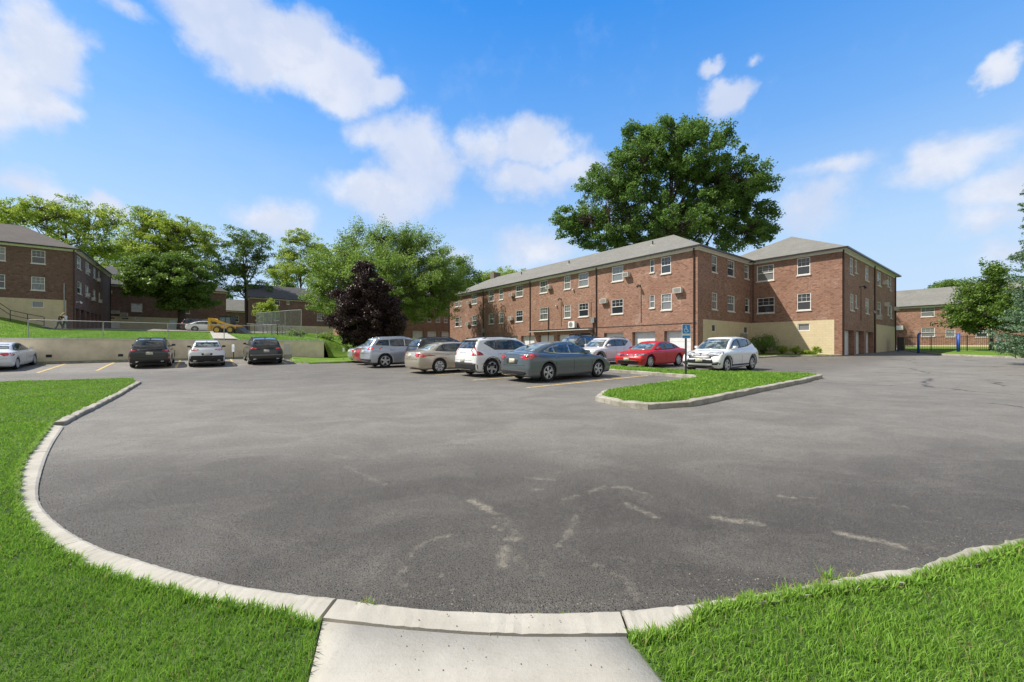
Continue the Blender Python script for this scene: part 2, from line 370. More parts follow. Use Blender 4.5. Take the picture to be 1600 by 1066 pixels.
def concrete_mat(name, c1, c2, moss=0.0):
    m, t, p = mat_new(name); c = t.new('ShaderNodeTexCoord').outputs['Object']
    a = t.noise(c, 2.2, 7, .65); f = t.noise(c, 60, 4, .7); st = t.noise(t.vmath('MULTIPLY', c, (1.5, 22, 1)), 2.0, 3)
    col = t.mix(t.ramp(a, .3, .7), c1, c2)
    col = t.mix(t.math('MULTIPLY', t.ramp(f, .55, .75), .35), col, tuple(x*.6 for x in c1))
    col = t.mix(t.math('MULTIPLY', t.ramp(st, .5, .7), .10), col, tuple(x*.8 for x in c1))
    col = t.mix(t.math('MULTIPLY', t.ramp(t.noise(c, 7, 6, .7), .6, .74), .35), col, (.22, .18, .125))
    col = t.mix(t.math('MULTIPLY', t.ramp(t.noise(c, .9, 7, .7), .48, .70), .45), col, tuple(x*.66 for x in c1))
    if moss: col = t.mix(t.math('MULTIPLY', t.ramp(t.noise(c, 3.5, 6, .7), .45, .62), moss), col, (.13, .13, .06))
    t.l.new(col, p.inputs['Base Color']); p.inputs['Roughness'].default_value = .85
    bn = t.new('ShaderNodeBump', ins={'Strength': .4, 'Distance': .006, 'Height': t.math('ADD', f, a)}); t.l.new(bn.outputs[0], p.inputs['Normal']); return m
M['asphalt'] = asphalt_mat(); M['lawn'] = lawn_mat(); M['blade'] = blade_mat()
M['concrete'] = concrete_mat('sidewalk_concrete', (.38, .355, .305), (.47, .445, .39))
M['thatch_shade'] = simple('lawn_thatch_shade', (.055, .10, .018), .95, .4, 14)  # lawn thatch, coloured darker to stand for the shade between the blades
M['kerb'] = concrete_mat('old_kerb_concrete', (.31, .29, .24), (.43, .40, .345), .5)
M['soil'] = simple('soil', (.06, .045, .03), .95, .3, 20)
M['yellow_paint'] = simple('yellow_paint', (.60, .42, .15), .7, .35, 9)

def grid_mesh(name, xs, ys, zf, mat, keep=None, attrs=None, parent=None, smooth=True):
    X, Y = np.meshgrid(xs, ys, indexing='ij'); Z = zf(X, Y)
    V = np.stack([X, Y, Z], -1).reshape(-1, 3); nx, ny = X.shape
    I = np.arange(nx*ny).reshape(nx, ny)
    Fq = np.stack([I[:-1, :-1], I[1:, :-1], I[1:, 1:], I[:-1, 1:]], -1).reshape(-1, 4)
    if keep is not None:
        cx = (X[:-1, :-1]+X[1:, 1:]).ravel()/2; cy = (Y[:-1, :-1]+Y[1:, 1:]).ravel()/2
        Fq = Fq[keep(cx, cy)]
    at = {k: f(X, Y).ravel() for k, f in (attrs or {}).items()}
    return np_mesh(name, V, Fq, mat, parent, at, smooth)
# the ground sheet, out to the horizon
gx = np.concatenate([np.linspace(-1800, -120, 8), np.linspace(-100, 140, 61), np.linspace(160, 1800, 8)])
gy = np.concatenate([np.linspace(-300, -20, 4), np.linspace(-10, 150, 41), np.linspace(170, 2500, 9)])
gr = grid_mesh('ground', gx, gy, lambda x, y: lot(x, y)-.06, simple('rough_ground', (.12, .14, .06), .95, .3, .5)); tag(gr, 'flat green ground under the lawns and buildings reaching the horizon', 'ground', kind='structure')
# strokes of pale dust on the new asphalt: (picture points), half width in metres, strength
ST = [([(560,690),(640,715),(700,752),(722,800)], .05, .34), ([(1100,700),(1000,728),(930,768),(900,820),(905,870)], .05, .32), ([(300,765),(420,742),(560,745)], .07, .28), ([(560,930),(600,885),(660,856),(780,845)], .035, .42), ([(1200,860),(1080,800),(1010,740)], .05, .28), ([(830,930),(860,860),(930,800),(1040,770)], .05, .3),
 ([(735,782),(752,790),(765,797)], .06, .9), ([(765,797),(790,815),(806,835)], .10, .5), ([(764,821),(775,825),(785,829)], .03, .8), ([(792,843),(808,843)], .05, .8),
 ([(790,855),(786,885)], .07, .7), ([(890,836),(888,825),(875,853)], .03, .7), ([(882,780),(900,775)], .06, .6), ([(893,820),(902,805)], .05, .6),
 ([(920,769),(945,760)], .06, .6), ([(960,761),(985,763)], .05, .8), ([(995,768),(1010,771)], .05, .7), ([(980,788),(1025,808)], .05, .75), ([(825,747),(865,750)], .05, .7), ([(838,766),(845,766)], .06, .7),
 ([(680,842),(700,837),(715,836)], .03, .8), ([(626,890),(640,868),(655,852),(680,841)], .035, .6), ([(612,915),(622,897),(628,888)], .07, .5), ([(540,730),(570,742),(598,757),(615,756)], .06, .55),
 ([(632,890),(634,905),(634,935)], .012, .6), ([(660,865),(695,905),(728,942)], .012, .65), ([(745,925),(760,942)], .010, .5), ([(632,835),(655,862)], .012, .45),
 ([(812,870),(828,898)], .05, .5), ([(852,895),(850,880)], .05, .45), ([(905,868),(935,885),(975,905),(1000,935)], .08, .5), ([(965,870),(990,876)], .05, .5),
 ([(1117,808),(1150,815)], .06, .9), ([(1163,814),(1187,819)], .06, .8), ([(1313,834),(1355,842)], .06, .95), ([(1372,845),(1410,855)], .06, .85), ([(1220,775),(1240,778)], .05, .8), ([(1252,776),(1278,779)], .05, .6),
 ([(1385,788),(1415,792)], .07, .5), ([(1445,798),(1465,800)], .07, .5), ([(1445,853),(1470,858)], .06, .5), ([(1500,810),(1540,816)], .07, .4), ([(1165,893),(1185,905)], .05, .45), ([(510,710),(545,714)], .08, .5),
 ([(330,668),(400,674)], .14, .35), ([(300,705),(420,700)], .18, .3), ([(200,790),(280,800)], .12, .25), ([(420,800),(470,790)], .1, .3)]
SEG = []
for pts, hwid, st in ST:
    wp = [gp(*q) for q in pts]
    for i in range(len(wp)-1): SEG.append((wp[i], wp[i+1], hwid, st))
def dust(x, y):
    out = np.zeros_like(x)
    for (x0, y0), (x1, y1), hw_, st in SEG:
        dx, dy = x1-x0, y1-y0; L2 = dx*dx+dy*dy
        t = np.clip(((x-x0)*dx+(y-y0)*dy)/L2, 0, 1); d = np.hypot(x-x0-t*dx, y-y0-t*dy)
        out = np.maximum(out, st*np.exp(-(d/hw_)**2))
    return out
def palenessf(x, y):
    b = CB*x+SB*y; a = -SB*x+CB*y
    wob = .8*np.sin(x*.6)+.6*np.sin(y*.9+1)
    return np.clip(sm((b-17.5+wob)/1.5)*sm((6.8-a)/3)*.75 + sm((a-28+wob)/3)*.45 + .85*sm((y-3.3+.4*wob)/3.2)*(1-.45*sm((y-11)/6)), 0, 1)  # older asphalt at right and back, also paler further from the camera
ax = np.concatenate([np.arange(-90, -7, 2.0), np.arange(-7, 8.0, .05), np.arange(8, 95, 1.5)])
ay = np.concatenate([np.arange(.4, 2.2, .5), np.arange(2.2, 9.0, .05), np.arange(9, 30, .5), np.arange(30, 74, 1.0)])
def akeep(x, y):
    b = CB*x+SB*y; a = -SB*x+CB*y
    return (a < 36.6) | (b > 27.2) & (a < 62) & (b < 66)
asp = grid_mesh('parking_lot', ax, ay, lot, M['asphalt'], akeep, {'dust': dust, 'paleness': palenessf})
tag(asp, 'dark grey asphalt parking lot with pale dusty scuffs', 'parking lot', kind='structure')
# upper lawn behind the retaining wall
hb = np.concatenate([np.linspace(-90, -14, 39), np.linspace(-13, 7.9, 38), np.linspace(8.0, 30, 56), np.linspace(31, 60, 15), np.linspace(64, 140, 10)])
ha = np.concatenate([[36.62], np.linspace(37, 60, 47), np.linspace(61, 130, 36), np.linspace(140, 400, 8)])
Bq, Aq = np.meshgrid(hb, ha, indexing='ij'); Xq, Yq = CB*Bq-SB*Aq, SB*Bq+CB*Aq
Zq = hill(Xq, Yq) + .12*sm((Bq-8)/.1)*(1-sm((Aq-58)/3)) + .05*np.sin(Xq*1.3)*np.sin(Yq*1.1)*sm((Aq-38)/4)
ii = np.arange(Bq.size).reshape(Bq.shape); Fh = np.stack([ii[:-1, :-1], ii[1:, :-1], ii[1:, 1:], ii[:-1, 1:]], -1)
keep = ~((Bq[:-1, :-1] >= 27.5) & (Aq[:-1, :-1] < 60)) 
hl = np_mesh('hillside', np.stack([Xq, Yq, Zq], -1).reshape(-1, 3), Fh[keep].reshape(-1, 4), M['lawn'], None, None, True)
tag(hl, 'grassy bank rising behind the cream retaining wall', 'hillside', kind='structure')

# ------------------------------------------------------------------ polygons of turf with kerbs
def poly_sheet(name, poly, zf, mat, step=.5, thick=.2, far=None):
    pts = [Vector(p) for p in poly]; n = len(pts)
    ed = [(i, (i+1) % n) for i in range(n)]
    P = np.array([tuple(p) for p in pts]); lo = P.min(0); hi = P.max(0)
    g = [(x, y) for x in np.arange(lo[0]+step/2, hi[0], step) for y in np.arange(lo[1]+step/2, hi[1], step)]
    g = [q for q, k in zip(g, inpoly(np.array(g)[:, 0], np.array(g)[:, 1], P)) if k] if g else []
    vs, es, fs, _, _, _ = delaunay_2d_cdt(pts+[Vector(q) for q in g], ed, [], 1, 1e-5)
    A = np.array([tuple(v) for v in vs]); Z = zf(A[:, 0], A[:, 1])
    V = [(x, y, z) for (x, y), z in zip(A, Z)]; Fs = [tuple(f) for f in fs]
    # skirt
    cnt = {}
    for f in Fs:
        for i in range(len(f)):
            e = (f[i], f[(i+1) % len(f)]); cnt[e] = 1
    bd = [e for e in cnt if (e[1], e[0]) not in cnt]
    for (i, j) in bd:
        k = len(V); V += [(V[i][0], V[i][1], V[i][2]-thick), (V[j][0], V[j][1], V[j][2]-thick)]; Fs.append((j, i, k, k+1))
    mb = MB(); mb.v = V; mb.f = Fs
    return mb.build(name, mat, None, True)
def inpoly(x, y, P):
    ins = np.zeros(len(x), bool); n = len(P); j = n-1
    for i in range(n):
        xi, yi = P[i]; xj, yj = P[j]
        c = ((yi > y) != (yj > y)) & (x < (xj-xi)*(y-yi)/((yj-yi) if yj != yi else 1e-12)+xi)
        ins ^= c; j = i
    return ins
def resample(pts, n):
    P = np.array(pts, float); d = np.r_[0, np.cumsum(np.hypot(*np.diff(P, axis=0).T))]
    t = np.linspace(0, d[-1], n); return np.stack([np.interp(t, d, P[:, 0]), np.interp(t, d, P[:, 1])], -1)
def smoothline(pts, it=2):
    P = [tuple(p) for p in pts]
    for _ in range(it):
        Q = [P[0]]
        for i in range(len(P)-1):
            a, b = P[i], P[i+1]; Q += [(a[0]*.75+b[0]*.25, a[1]*.75+b[1]*.25), (a[0]*.25+b[0]*.75, a[1]*.25+b[1]*.75)]
        P = Q+[P[-1]]
    return P
def strip(name, inner, outer, h_in, h_out, mat, label, n=60, rough=.006, depth=.12, seed=1, jx=.0):
    rs = np.random.RandomState(seed); I = resample(inner, n); O = resample(outer, n)
    I = I + rs.normal(0, jx, I.shape); O = O + rs.normal(0, jx, O.shape)
    zi = lot(I[:, 0], I[:, 1])+h_in+rs.normal(0, rough, n); zo = lot(O[:, 0], O[:, 1])+h_out+rs.normal(0, rough, n)
    V = []; Fs = []
    for k in range(n):
        mx = I[k]*.88+O[k]*.12; V += [(*I[k], zi[k]-depth-h_in), (*I[k], zi[k]-.012), (*mx, zi[k]), (*(I[k]*.4+O[k]*.6), zi[k]*.4+zo[k]*.6), (*O[k], zo[k]), (*O[k], zo[k]-depth-h_out)]
    for k in range(n-1):
        for j in range(5): a = k*6+j; Fs.append((a, a+1, a+7, a+6))
    Fs += [tuple(range(6)), tuple(range((n-1)*6, n*6))[::-1]]
    mb = MB(); mb.v = V; mb.f = Fs; o = mb.build(name, mat); tag(o, label, 'kerb', kind='structure'); return o
def offset(pts, d):
    P = np.array(pts, float); T = np.gradient(P, axis=0); T /= np.linalg.norm(T, axis=1)[:, None]
    return P + np.stack([-T[:, 1], T[:, 0]], -1)*d
G = lambda pts, dz=.03: [gp(x, y, dz) for x, y in pts]
LI = [(99.7,665.4),(78,697.6),(61.7,742.7),(57.9,776),(71,799.7),(109,830.5),(156,854),(209,870.5),(266,887.5),(313,899),(370,912),(427,921),(479,927.5),(525,932)]
LO = [(83,662),(57,697),(36,726),(31,774),(45,803),(66,828),(95,853),(142,879),(190,896),(247,911),(304,925),(351,936),(399,943),(456,953),(497,968)]
MI = [(530,932.3),(588.7,941),(658.7,948.8),(746,954),(833.7,955.4),(921,954),(967,952.2)]
MO = [(505,968),(560,975),(640,983),(730,990),(820,993.5),(900,993.8),(980,992)]
RI = [(972,951.6),(1052,944.5),(1140,932),(1210,923),(1262,912),(1318.7,902.5),(1375,892),(1442.5,886),(1453,878),(1487.5,865),(1525,854),(1555,850),(1585,842),(1640,828),(1750,800)]
RO = [(985,992),(1052,984),(1074,970),(1098,951),(1168,937),(1210,930),(1262,921),(1318,914),(1375,909),(1431,902),(1457,890),(1490,880),(1525,870),(1560,862),(1600,850),(1640,840),(1760,812)]
LI_w, LO_w, MI_w, MO_w, RI_w, RO_w = G(LI), G(LO, .055), G(MI), G(MO), G(RI), G(RO, .06)
LO_w = [tuple(p) for p in offset(LO_w, -.055)]; RO_w = [tuple(p) for p in offset(RO_w, -.035)]
LIs, LOs = resample(smoothline(LI_w), 121), resample(smoothline(LO_w), 121); cuts_ = [0, 17, 33, 46, 60, 74, 88, 104, 120]
for i_ in range(8):
    A1, B1 = LIs[cuts_[i_]:cuts_[i_+1]+1].copy(), LOs[cuts_[i_]:cuts_[i_+1]+1].copy()
    for Q in (A1, B1): Q[0] += (Q[1]-Q[0])*.035; Q[-1] += (Q[-2]-Q[-1])*.035
    strip('kerb', A1, B1, .03, .035, M['concrete'], 'pale concrete edging curving along the left lawn', 40, .0015, seed=40+i_, jx=.0015)
strip('kerb', smoothline(MI_w), smoothline(MO_w), .03, .04, M['concrete'], 'straight concrete kerb slab at the head of the sidewalk', 40, .0015, seed=3)
strip('kerb', smoothline(RI_w[:4], 1), smoothline(RO_w[:5], 1), .03, .04, M['concrete'], 'short concrete edging right of the sidewalk', 30, .002, seed=4, jx=.003)
strip('kerb', RI_w[3:], RO_w[4:], .035, .05, M['kerb'], 'broken stone kerb along the right lawn', 60, .006, seed=5, jx=.006)
# raised kerb of the left lawn
KL_in = [gp(221, 599), gp(214, 603), gp(190, 618), gp(160, 634), gp(130, 649), gp(100, 665)]
KL_out = offset(KL_in, -.12)
strip('kerb', KL_in, KL_out, .075, .085, M['kerb'], 'raised worn kerb at the tip of the left lawn', 60, .008, seed=6, jx=.006)
# sidewalk slab
def lawnz(x, y, h): return lot(x, y) + h + .010*np.sin(x*3.1+1)*np.sin(y*2.7)
sA = np.array(gp(504.5, 971, .04)); sB = np.array(gp(978, 995, .04)); dA = np.array(gp(531, 1066, .04))-np.array(gp(543.7, 978, .04)); dA = dA/np.linalg.norm(dA)
sl = [tuple(sA+(.0,0)), *[gp(x, y+1.6, .04) for x, y in MO[1:-1]], tuple(sB), tuple(sB+dA*2.6), tuple(sA+dA*2.6)]
o = poly_sheet('sidewalk', sl, lambda x, y: lot(x, y)+.04, M['concrete'], .4); tag(o, 'pale concrete sidewalk slab at the bottom of the picture', 'sidewalk', kind='structure')
# lawns
left_poly = [tuple(p) for p in KL_out] + [tuple(p) for p in smoothline(LO_w, 1)][1:] + [tuple(sA+(-.01, 0)), tuple(sA+dA*2.6), (-3, -.7), (-40, -.7), (-40, 12.0)] + [gp(-160, 601), gp(0, 598), gp(110, 595), gp(190, 592.5), gp(208, 592.5)]
right_poly = [tuple(sB+(.01, 0))] + [tuple(p) for p in RO_w[1:]] + [(30, 9.0), (30, -.7), (3, -.7), tuple(sB+dA*2.6)]
island = [(b, a) for b, a in ((7.5,4.95),(7.35,5.6),(7.6,6.5),(8.6,7.1),(11,7.25),(14.2,7.45),(14.75,7.9),(14.8,10),(14.8,14),(14.8,22),(14.8,29),(17.1,29),(17.15,22),(17.15,12),(17.15,8),(17.8,7.6),(18.4,6.6),(18.6,5.6),(18.5,4.75),(16,4.6),(12,4.6),(8.6,4.55))]
isl_w = [W2(*q) for q in island]
o = poly_sheet('lawn', left_poly, lambda x, y: lawnz(x, y, .035), M['thatch_shade'], .5); tag(o, 'left front lawn', 'lawn', kind='structure')
o = poly_sheet('lawn', right_poly, lambda x, y: lawnz(x, y, .035), M['thatch_shade'], .5); tag(o, 'right front lawn', 'lawn', kind='structure')
def inset(poly, d):
    P = np.array(poly); c = P.mean(0); n = len(P); out = []
    ar = sum(P[i][0]*P[(i+1)%n][1]-P[(i+1)%n][0]*P[i][1] for i in range(n)); s = 1 if ar > 0 else -1
    for i in range(n):
        t = P[(i+1)%n]-P[i-1]; t /= np.linalg.norm(t); out.append(tuple(P[i]+s*d*np.array([-t[1], t[0]])))
    return out
isl_in = inset(isl_w, .16)
o = poly_sheet('lawn', isl_in, lambda x, y: lawnz(x, y, .13), M['lawn'], .4); tag(o, 'grass island between the parking rows', 'lawn', kind='structure')
strip('kerb', isl_w+[isl_w[0]], isl_in+[isl_in[0]], .125, .13, M['kerb'], 'worn mossy kerb round the grass island', 260, .008, seed=8, jx=.008)
# turf in front of the right wing, turf by the picket fence, turf beside the retaining wall
def turf(poly, label, kl, seed, h=.13, step=1.0):
    inn = inset(poly, .15)
    o = poly_sheet('lawn', inn, lambda x, y: lawnz(x, y, h), M['lawn'], step); tag(o, label, 'lawn', kind='structure')
    strip('kerb', list(poly)+[poly[0]], inn+[inn[0]], h-.01, h, M['kerb'], kl, 160, .006, seed=seed, jx=.006); return inn
t1 = turf([W2(*q) for q in ((32.6,13.2),(33.6,12.6),(38.2,12.4),(39.6,10.6),(41.6,9.45),(42.1,9.47),(42.12,16.5),(32.2,16.5),(32.2,14))], 'small lawn in front of the right brick wing', 'low kerb of the lawn before the right wing', 11)
t2 = turf([(36.2,33.6),(35.4,31),(35.2,27.5),(34.5,24),(90,18),(90,60),(60,62),(46.5,47.5),(40.5,40)], 'lawn along the black picket fence', 'pale kerb of the lawn by the picket fence', 12, step=3.0)
t3p = [W2(*q) for q in ((5.3,36.46),(4.9,31.5),(5.6,29.6),(8,29.2),(12,30),(27,30.5),(28,33),(28,36.9),(8.02,36.9),(8.02,36.46))]
o = poly_sheet('lawn', t3p, lambda x, y: lot(x, y)+.11, M['lawn'], .8); tag(o, 'lawn at the end of the retaining wall', 'lawn', kind='structure')
strip('kerb', t3p[0:6], offset(t3p[0:6], .14), .10, .11, M['kerb'], 'low kerb at the end of the retaining wall', 80, .005, seed=13, jx=.005)
kb = [W2(-60, 35.95), W2(5.3, 35.95)]; strip('kerb', kb, [W2(-60, 36.1), W2(5.3, 36.1)], .10, .10, M['kerb'], 'low kerb along the foot of the retaining wall', 200, .004, seed=14)
o = poly_sheet('lawn', [W2(*q) for q in ((-60,36.1),(5.3,36.1),(5.3,36.5),(-60,36.5))], lambda x, y: lot(x, y)+.13, M['lawn'], 5); tag(o, 'thin strip of grass at the foot of the retaining wall', 'lawn', kind='structure')
# concrete path on the upper lawn
def hillstrip(name, b0, b1, a0, a1, label, lift=.03, mat='concrete'):
    bs = np.linspace(b0, b1, max(2, int(abs(b1-b0)/1)+1)); as_ = np.linspace(a0, a1, max(3, int(abs(a1-a0)/1)+1))
    Bm, Am = np.meshgrid(bs, as_, indexing='ij'); X, Y = CB*Bm-SB*Am, SB*Bm+CB*Am
    I = np.arange(Bm.size).reshape(Bm.shape)
    o = np_mesh(name, np.stack([X, Y, hill(X, Y)+lift], -1).reshape(-1, 3), np.stack([I[:-1, :-1], I[1:, :-1], I[1:, 1:], I[:-1, 1:]], -1).reshape(-1, 4), M[mat], None, {'dust': np.zeros(X.size), 'paleness': np.ones(X.size)})
    tag(o, label, 'path', kind='structure')
hillstrip('path', -13.5, 26, 62.6, 64.4, 'concrete path crossing the upper lawn', .09)
hillstrip('path', .5, 2.0, 37.2, 62.5, 'narrow concrete walk down to the retaining wall', .09)
hillstrip('driveway', -11, 26, 64.6, 80, 'asphalt driveway in front of the left garages', .08, 'asphalt')
# painted stall lines
def line(b0, a0, b1, a1, wd=.11):
    d = Vector((b1-b0, a1-a0)).normalized()*wd/2; q = Vector((-d.y, d.x)); n = 10; mb = MB(); V = []
    for i in range(n+1):
        t = i/n; c = Vector((b0+(b1-b0)*t, a0+(a1-a0)*t))
        for s in (-1, 1):
            x, y = W2(*(c+q*s)); V.append((x, y, float(lot(x, y))+.006))
    mb.add(V, [(2*i, 2*i+1, 2*i+3, 2*i+2) for i in range(n)])
    o = mb.build('stall_line', M['yellow_paint']); tag(o, 'faded yellow stall line', 'road marking', kind='structure')
for a in (9.65, 12.85, 15.9, 18.9, 21.9, 25.0, 28.0): line(8.0, a, 14.6, a)
for b in (-16.5, -10.0, -6.7, -4.6, -1.35, 1.5, 4.4): line(b, 30.6, b, 35.8)
# ------------------------------------------------------------------ grass blades
def blades(name, poly, dens, hfun, h0, label, seed, hmax=1.0, xr=None, wscale=1.0):
    rs = np.random.RandomState(seed); P = np.array(poly); xs = []; ys = []
    bins = [(1.2, 2.4), (2.4, 3.4), (3.4, 5), (5, 7.5), (7.5, 11), (11, 18), (18, 28)]
    for (y0, y1), dn in zip(bins, dens):
        if dn <= 0: continue
        x0, x1 = max(P[:, 0].min(), -1.5*y1-1.3), min(P[:, 0].max(), 1.5*y1+1.3)
        if x1 <= x0: continue
        n = int((y1-y0)*(x1-x0)*dn); x = rs.uniform(x0, x1, n); y = rs.uniform(y0, y1, n)
        k = inpoly(x, y, P) & (np.abs(x) < 1.5*y+1.3); xs.append(x[k]); ys.append(y[k])
    x = np.concatenate(xs); y = np.concatenate(ys); n = len(x)
    far = np.clip((y-2)/10, 0, 1)
    clump = np.clip(.5+.3*np.sin(x*5+np.sin(y*4)*1.3)*np.sin(y*6+np.sin(x*3))+.3*np.sin(x*17+2*np.sin(y*11))*np.sin(y*19+2*np.sin(x*13)), 0, 1) 
    L = h0*rs.uniform(.55, 1.25, n)*(.6+.65*clump); Wd = (.0042+.018*far)*rs.uniform(.7, 1.4, n)*wscale
    az = rs.uniform(0, 2*np.pi, n); lean = rs.uniform(.15, 1.05, n); fa = rs.uniform(0, 2*np.pi, n)
    z0 = hfun(x, y)-.004
    dx, dy = np.cos(az), np.sin(az); wx, wy = -np.sin(fa), np.cos(fa)
    def pt(t, s, wd):
        out = L*lean*(t**1.8)*.8; up = L*(t-.28*lean*t*t)
        return np.stack([x+dx*out+wx*s*Wd*wd, y+dy*out+wy*s*Wd*wd, z0+up], -1)
    V = np.stack([pt(0, -.5, 1), pt(0, .5, 1), pt(.5, -.5, .85), pt(.5, .5, .85), pt(1, 0, 0)], 1).reshape(-1, 3)
    b = np.arange(n)[:, None]*5
    T = np.concatenate([b+np.array([[0, 1, 3]]), b+np.array([[0, 3, 2]]), b+np.array([[2, 3, 4]])])
    tint = np.repeat(np.clip(rs.uniform(0, 1, n)*.6+.4*clump, 0, 1), 5); tint = np.where(np.repeat(rs.uniform(0, 1, n), 5) > .970, 1.0, np.minimum(tint, .95))
    tip = np.tile([0, 0, .5, .5, 1.0], n)
    o = np_mesh(name, V, T, M['blade'], None, {'tint': tint, 'tip': tip}); tag(o, label, 'grass', kind='stuff'); return o
GD = (12500, 9000, 4800, 2200, 1000, 520, 260)
blades('grass', left_poly, GD, lambda x, y: lawnz(x, y, .035), .052, 'bright green grass of the left front lawn', 21)
blades('grass', right_poly, GD, lambda x, y: lawnz(x, y, .035), .054, 'bright green grass of the right front lawn', 22)
def edge_blades(name, line, side, n, label, seed):
    rs = np.random.RandomState(seed); Lp = resample(line, 400); T = np.gradient(Lp, axis=0); T /= np.linalg.norm(T, axis=1)[:, None]; N = np.stack([-T[:, 1], T[:, 0]], -1)*side
    i = rs.randint(0, 400, n); tuft = .5+.5*np.sin(i*.55+2*np.sin(i*.13)); P = Lp[i]+N[i]*(rs.uniform(-.03, 1, n)*.045*tuft)[:, None]+rs.normal(0, .008, (n, 2)); x, y = P.T
    L = .058*rs.uniform(.5, 1.35, n); wd = .0022+.0010*y; ang = np.arctan2(N[i, 1], N[i, 0])+rs.normal(0, 1.0, n); dx, dy = np.cos(ang), np.sin(ang); ln = rs.uniform(.2, 1.0, n)
    z = lot(x, y)+.03; V = []
    for t, s_, q in ((0, -1, 1), (0, 1, 1), (.5, -1, .8), (.5, 1, .8), (1, 0, 0)): V.append(np.stack([x+dx*L*ln*t**1.6-dy*s_*wd*q, y+dy*L*ln*t**1.6+dx*s_*wd*q, z+L*(t-.35*ln*t*t)], -1))
    V = np.stack(V, 1).reshape(-1, 3); b = np.arange(n)[:, None]*5; Tt = np.concatenate([b+np.array([[0, 1, 3]]), b+np.array([[0, 3, 2]]), b+np.array([[2, 3, 4]])])
    o = np_mesh(name, V, Tt, M['blade'], None, {'tint': np.repeat(np.where(rs.uniform(0, 1, n) > .96, 1.0, rs.uniform(0, .95, n)), 5), 'tip': np.tile([0, 0, .5, .5, 1.0], n)}); tag(o, label, 'grass', kind='stuff')
edge_blades('grass', [tuple(p) for p in smoothline(LO_w)], 1, 9000, 'ragged grass hanging over the left kerb', 51)
edge_blades('grass', [tuple(p) for p in RO_w], 1, 9000, 'ragged grass hanging over the right kerb', 52)
blades('grass', isl_in, (0, 0, 0, 1800, 1400, 700, 250), lambda x, y: lawnz(x, y, .13), .075, 'grass of the island between the parking rows', 23)
hp = [W2(*q) for q in ((-45,37.0),(7.6,37.0),(12,37.6),(26,37),(26,62.4),(-45,62.4))]
def blades_hill(name, poly, n, h0, label, seed):
    rs = np.random.RandomState(seed); P = np.array(poly); x = rs.uniform(P[:, 0].min(), P[:, 0].max(), n*2); y = rs.uniform(P[:, 1].min(), P[:, 1].max(), n*2)
    k = inpoly(x, y, P) & (np.abs(x) < 1.34*y) & (rs.uniform(0, 1, n*2) < np.clip(34/y, 0, 1)**1.2); bq, aq = S2(x, y); k &= ~((bq > .3) & (bq < 2.2)); x, y = x[k], y[k]; n = len(x)
    L = h0*rs.uniform(.5, 1.3, n); fa = rs.uniform(0, 2*np.pi, n); wd = rs.uniform(.012, .03, n); az = rs.uniform(0, 2*np.pi, n); ln = rs.uniform(.2, .9, n)*L
    z = hill(x, y) + .12*sm((S2(x, y)[0]-8)/.1); wx, wy = np.cos(fa)*wd, np.sin(fa)*wd
    V = np.stack([np.stack([x-wx, y-wy, z-.01], -1), np.stack([x+wx, y+wy, z-.01], -1), np.stack([x+np.cos(az)*ln, y+np.sin(az)*ln, z+L], -1)], 1).reshape(-1, 3)
    o = np_mesh(name, V, np.arange(n*3).reshape(n, 3), M['blade'], None, {'tint': np.repeat(rs.uniform(0, .95, n), 3), 'tip': np.tile([0, 0, 1.0], n)}); tag(o, label, 'grass', kind='stuff')
blades_hill('grass', hp, 190000, .085, 'grass on the bank above the retaining wall', 24)
# ragged weeds along the right kerb
rs = np.random.RandomState(5); vb = []; 
mbw = MB()
for (px0, py0, px1, py1, n, hh) in ((1090,944,1180,926,26,.05),(1180,926,1300,906,34,.06),(1283,902,1300,900,9,.09),(560,940,590,941,16,.045),(828,955,846,955,8,.02),(1300,903,1350,898,16,.06),(872,955,892,955,9,.02)):
    for k in range(n):
        t = rs.uniform(); x, y = gp(px0+(px1-px0)*t, py0+(py1-py0)*t+2, .03); z = float(lot(x, y))+.01
        for j in range(3):
            an = rs.uniform(0, 6.28); L = hh*rs.uniform(.5, 1.25); ln = rs.uniform(.2, 1.0); w_ = .003
            dx, dy = math.cos(an), math.sin(an); px_, py_ = -dy*w_, dx*w_
            p1 = (x+dx*L*ln*.4, y+dy*L*ln*.4, z+L*.6); p2 = (x+dx*L*ln, y+dy*L*ln, z+L*.9)
            mbw.add([(x-px_, y-py_, z), (x+px_, y+py_, z), (p1[0]+px_*.7, p1[1]+py_*.7, p1[2]), (p1[0]-px_*.7, p1[1]-py_*.7, p1[2]), p2], [(0, 1, 2, 3), (3, 2, 4)])
me = bpy.data.meshes.new('weeds'); me.from_pydata(mbw.v, [], mbw.f)
at = me.attributes.new('tint', 'FLOAT', 'POINT'); at.data.foreach_set('value', np.repeat(np.where(rs.uniform(0, 1, len(mbw.v)//5) > .62, 1.0, .8), 5).astype(np.float32))
me.materials.append(M['blade']); wo_ = bpy.data.objects.new('weeds', me); COL.objects.link(wo_); tag(wo_, 'sparse weeds sprouting along the kerb joints', 'weeds', kind='stuff')

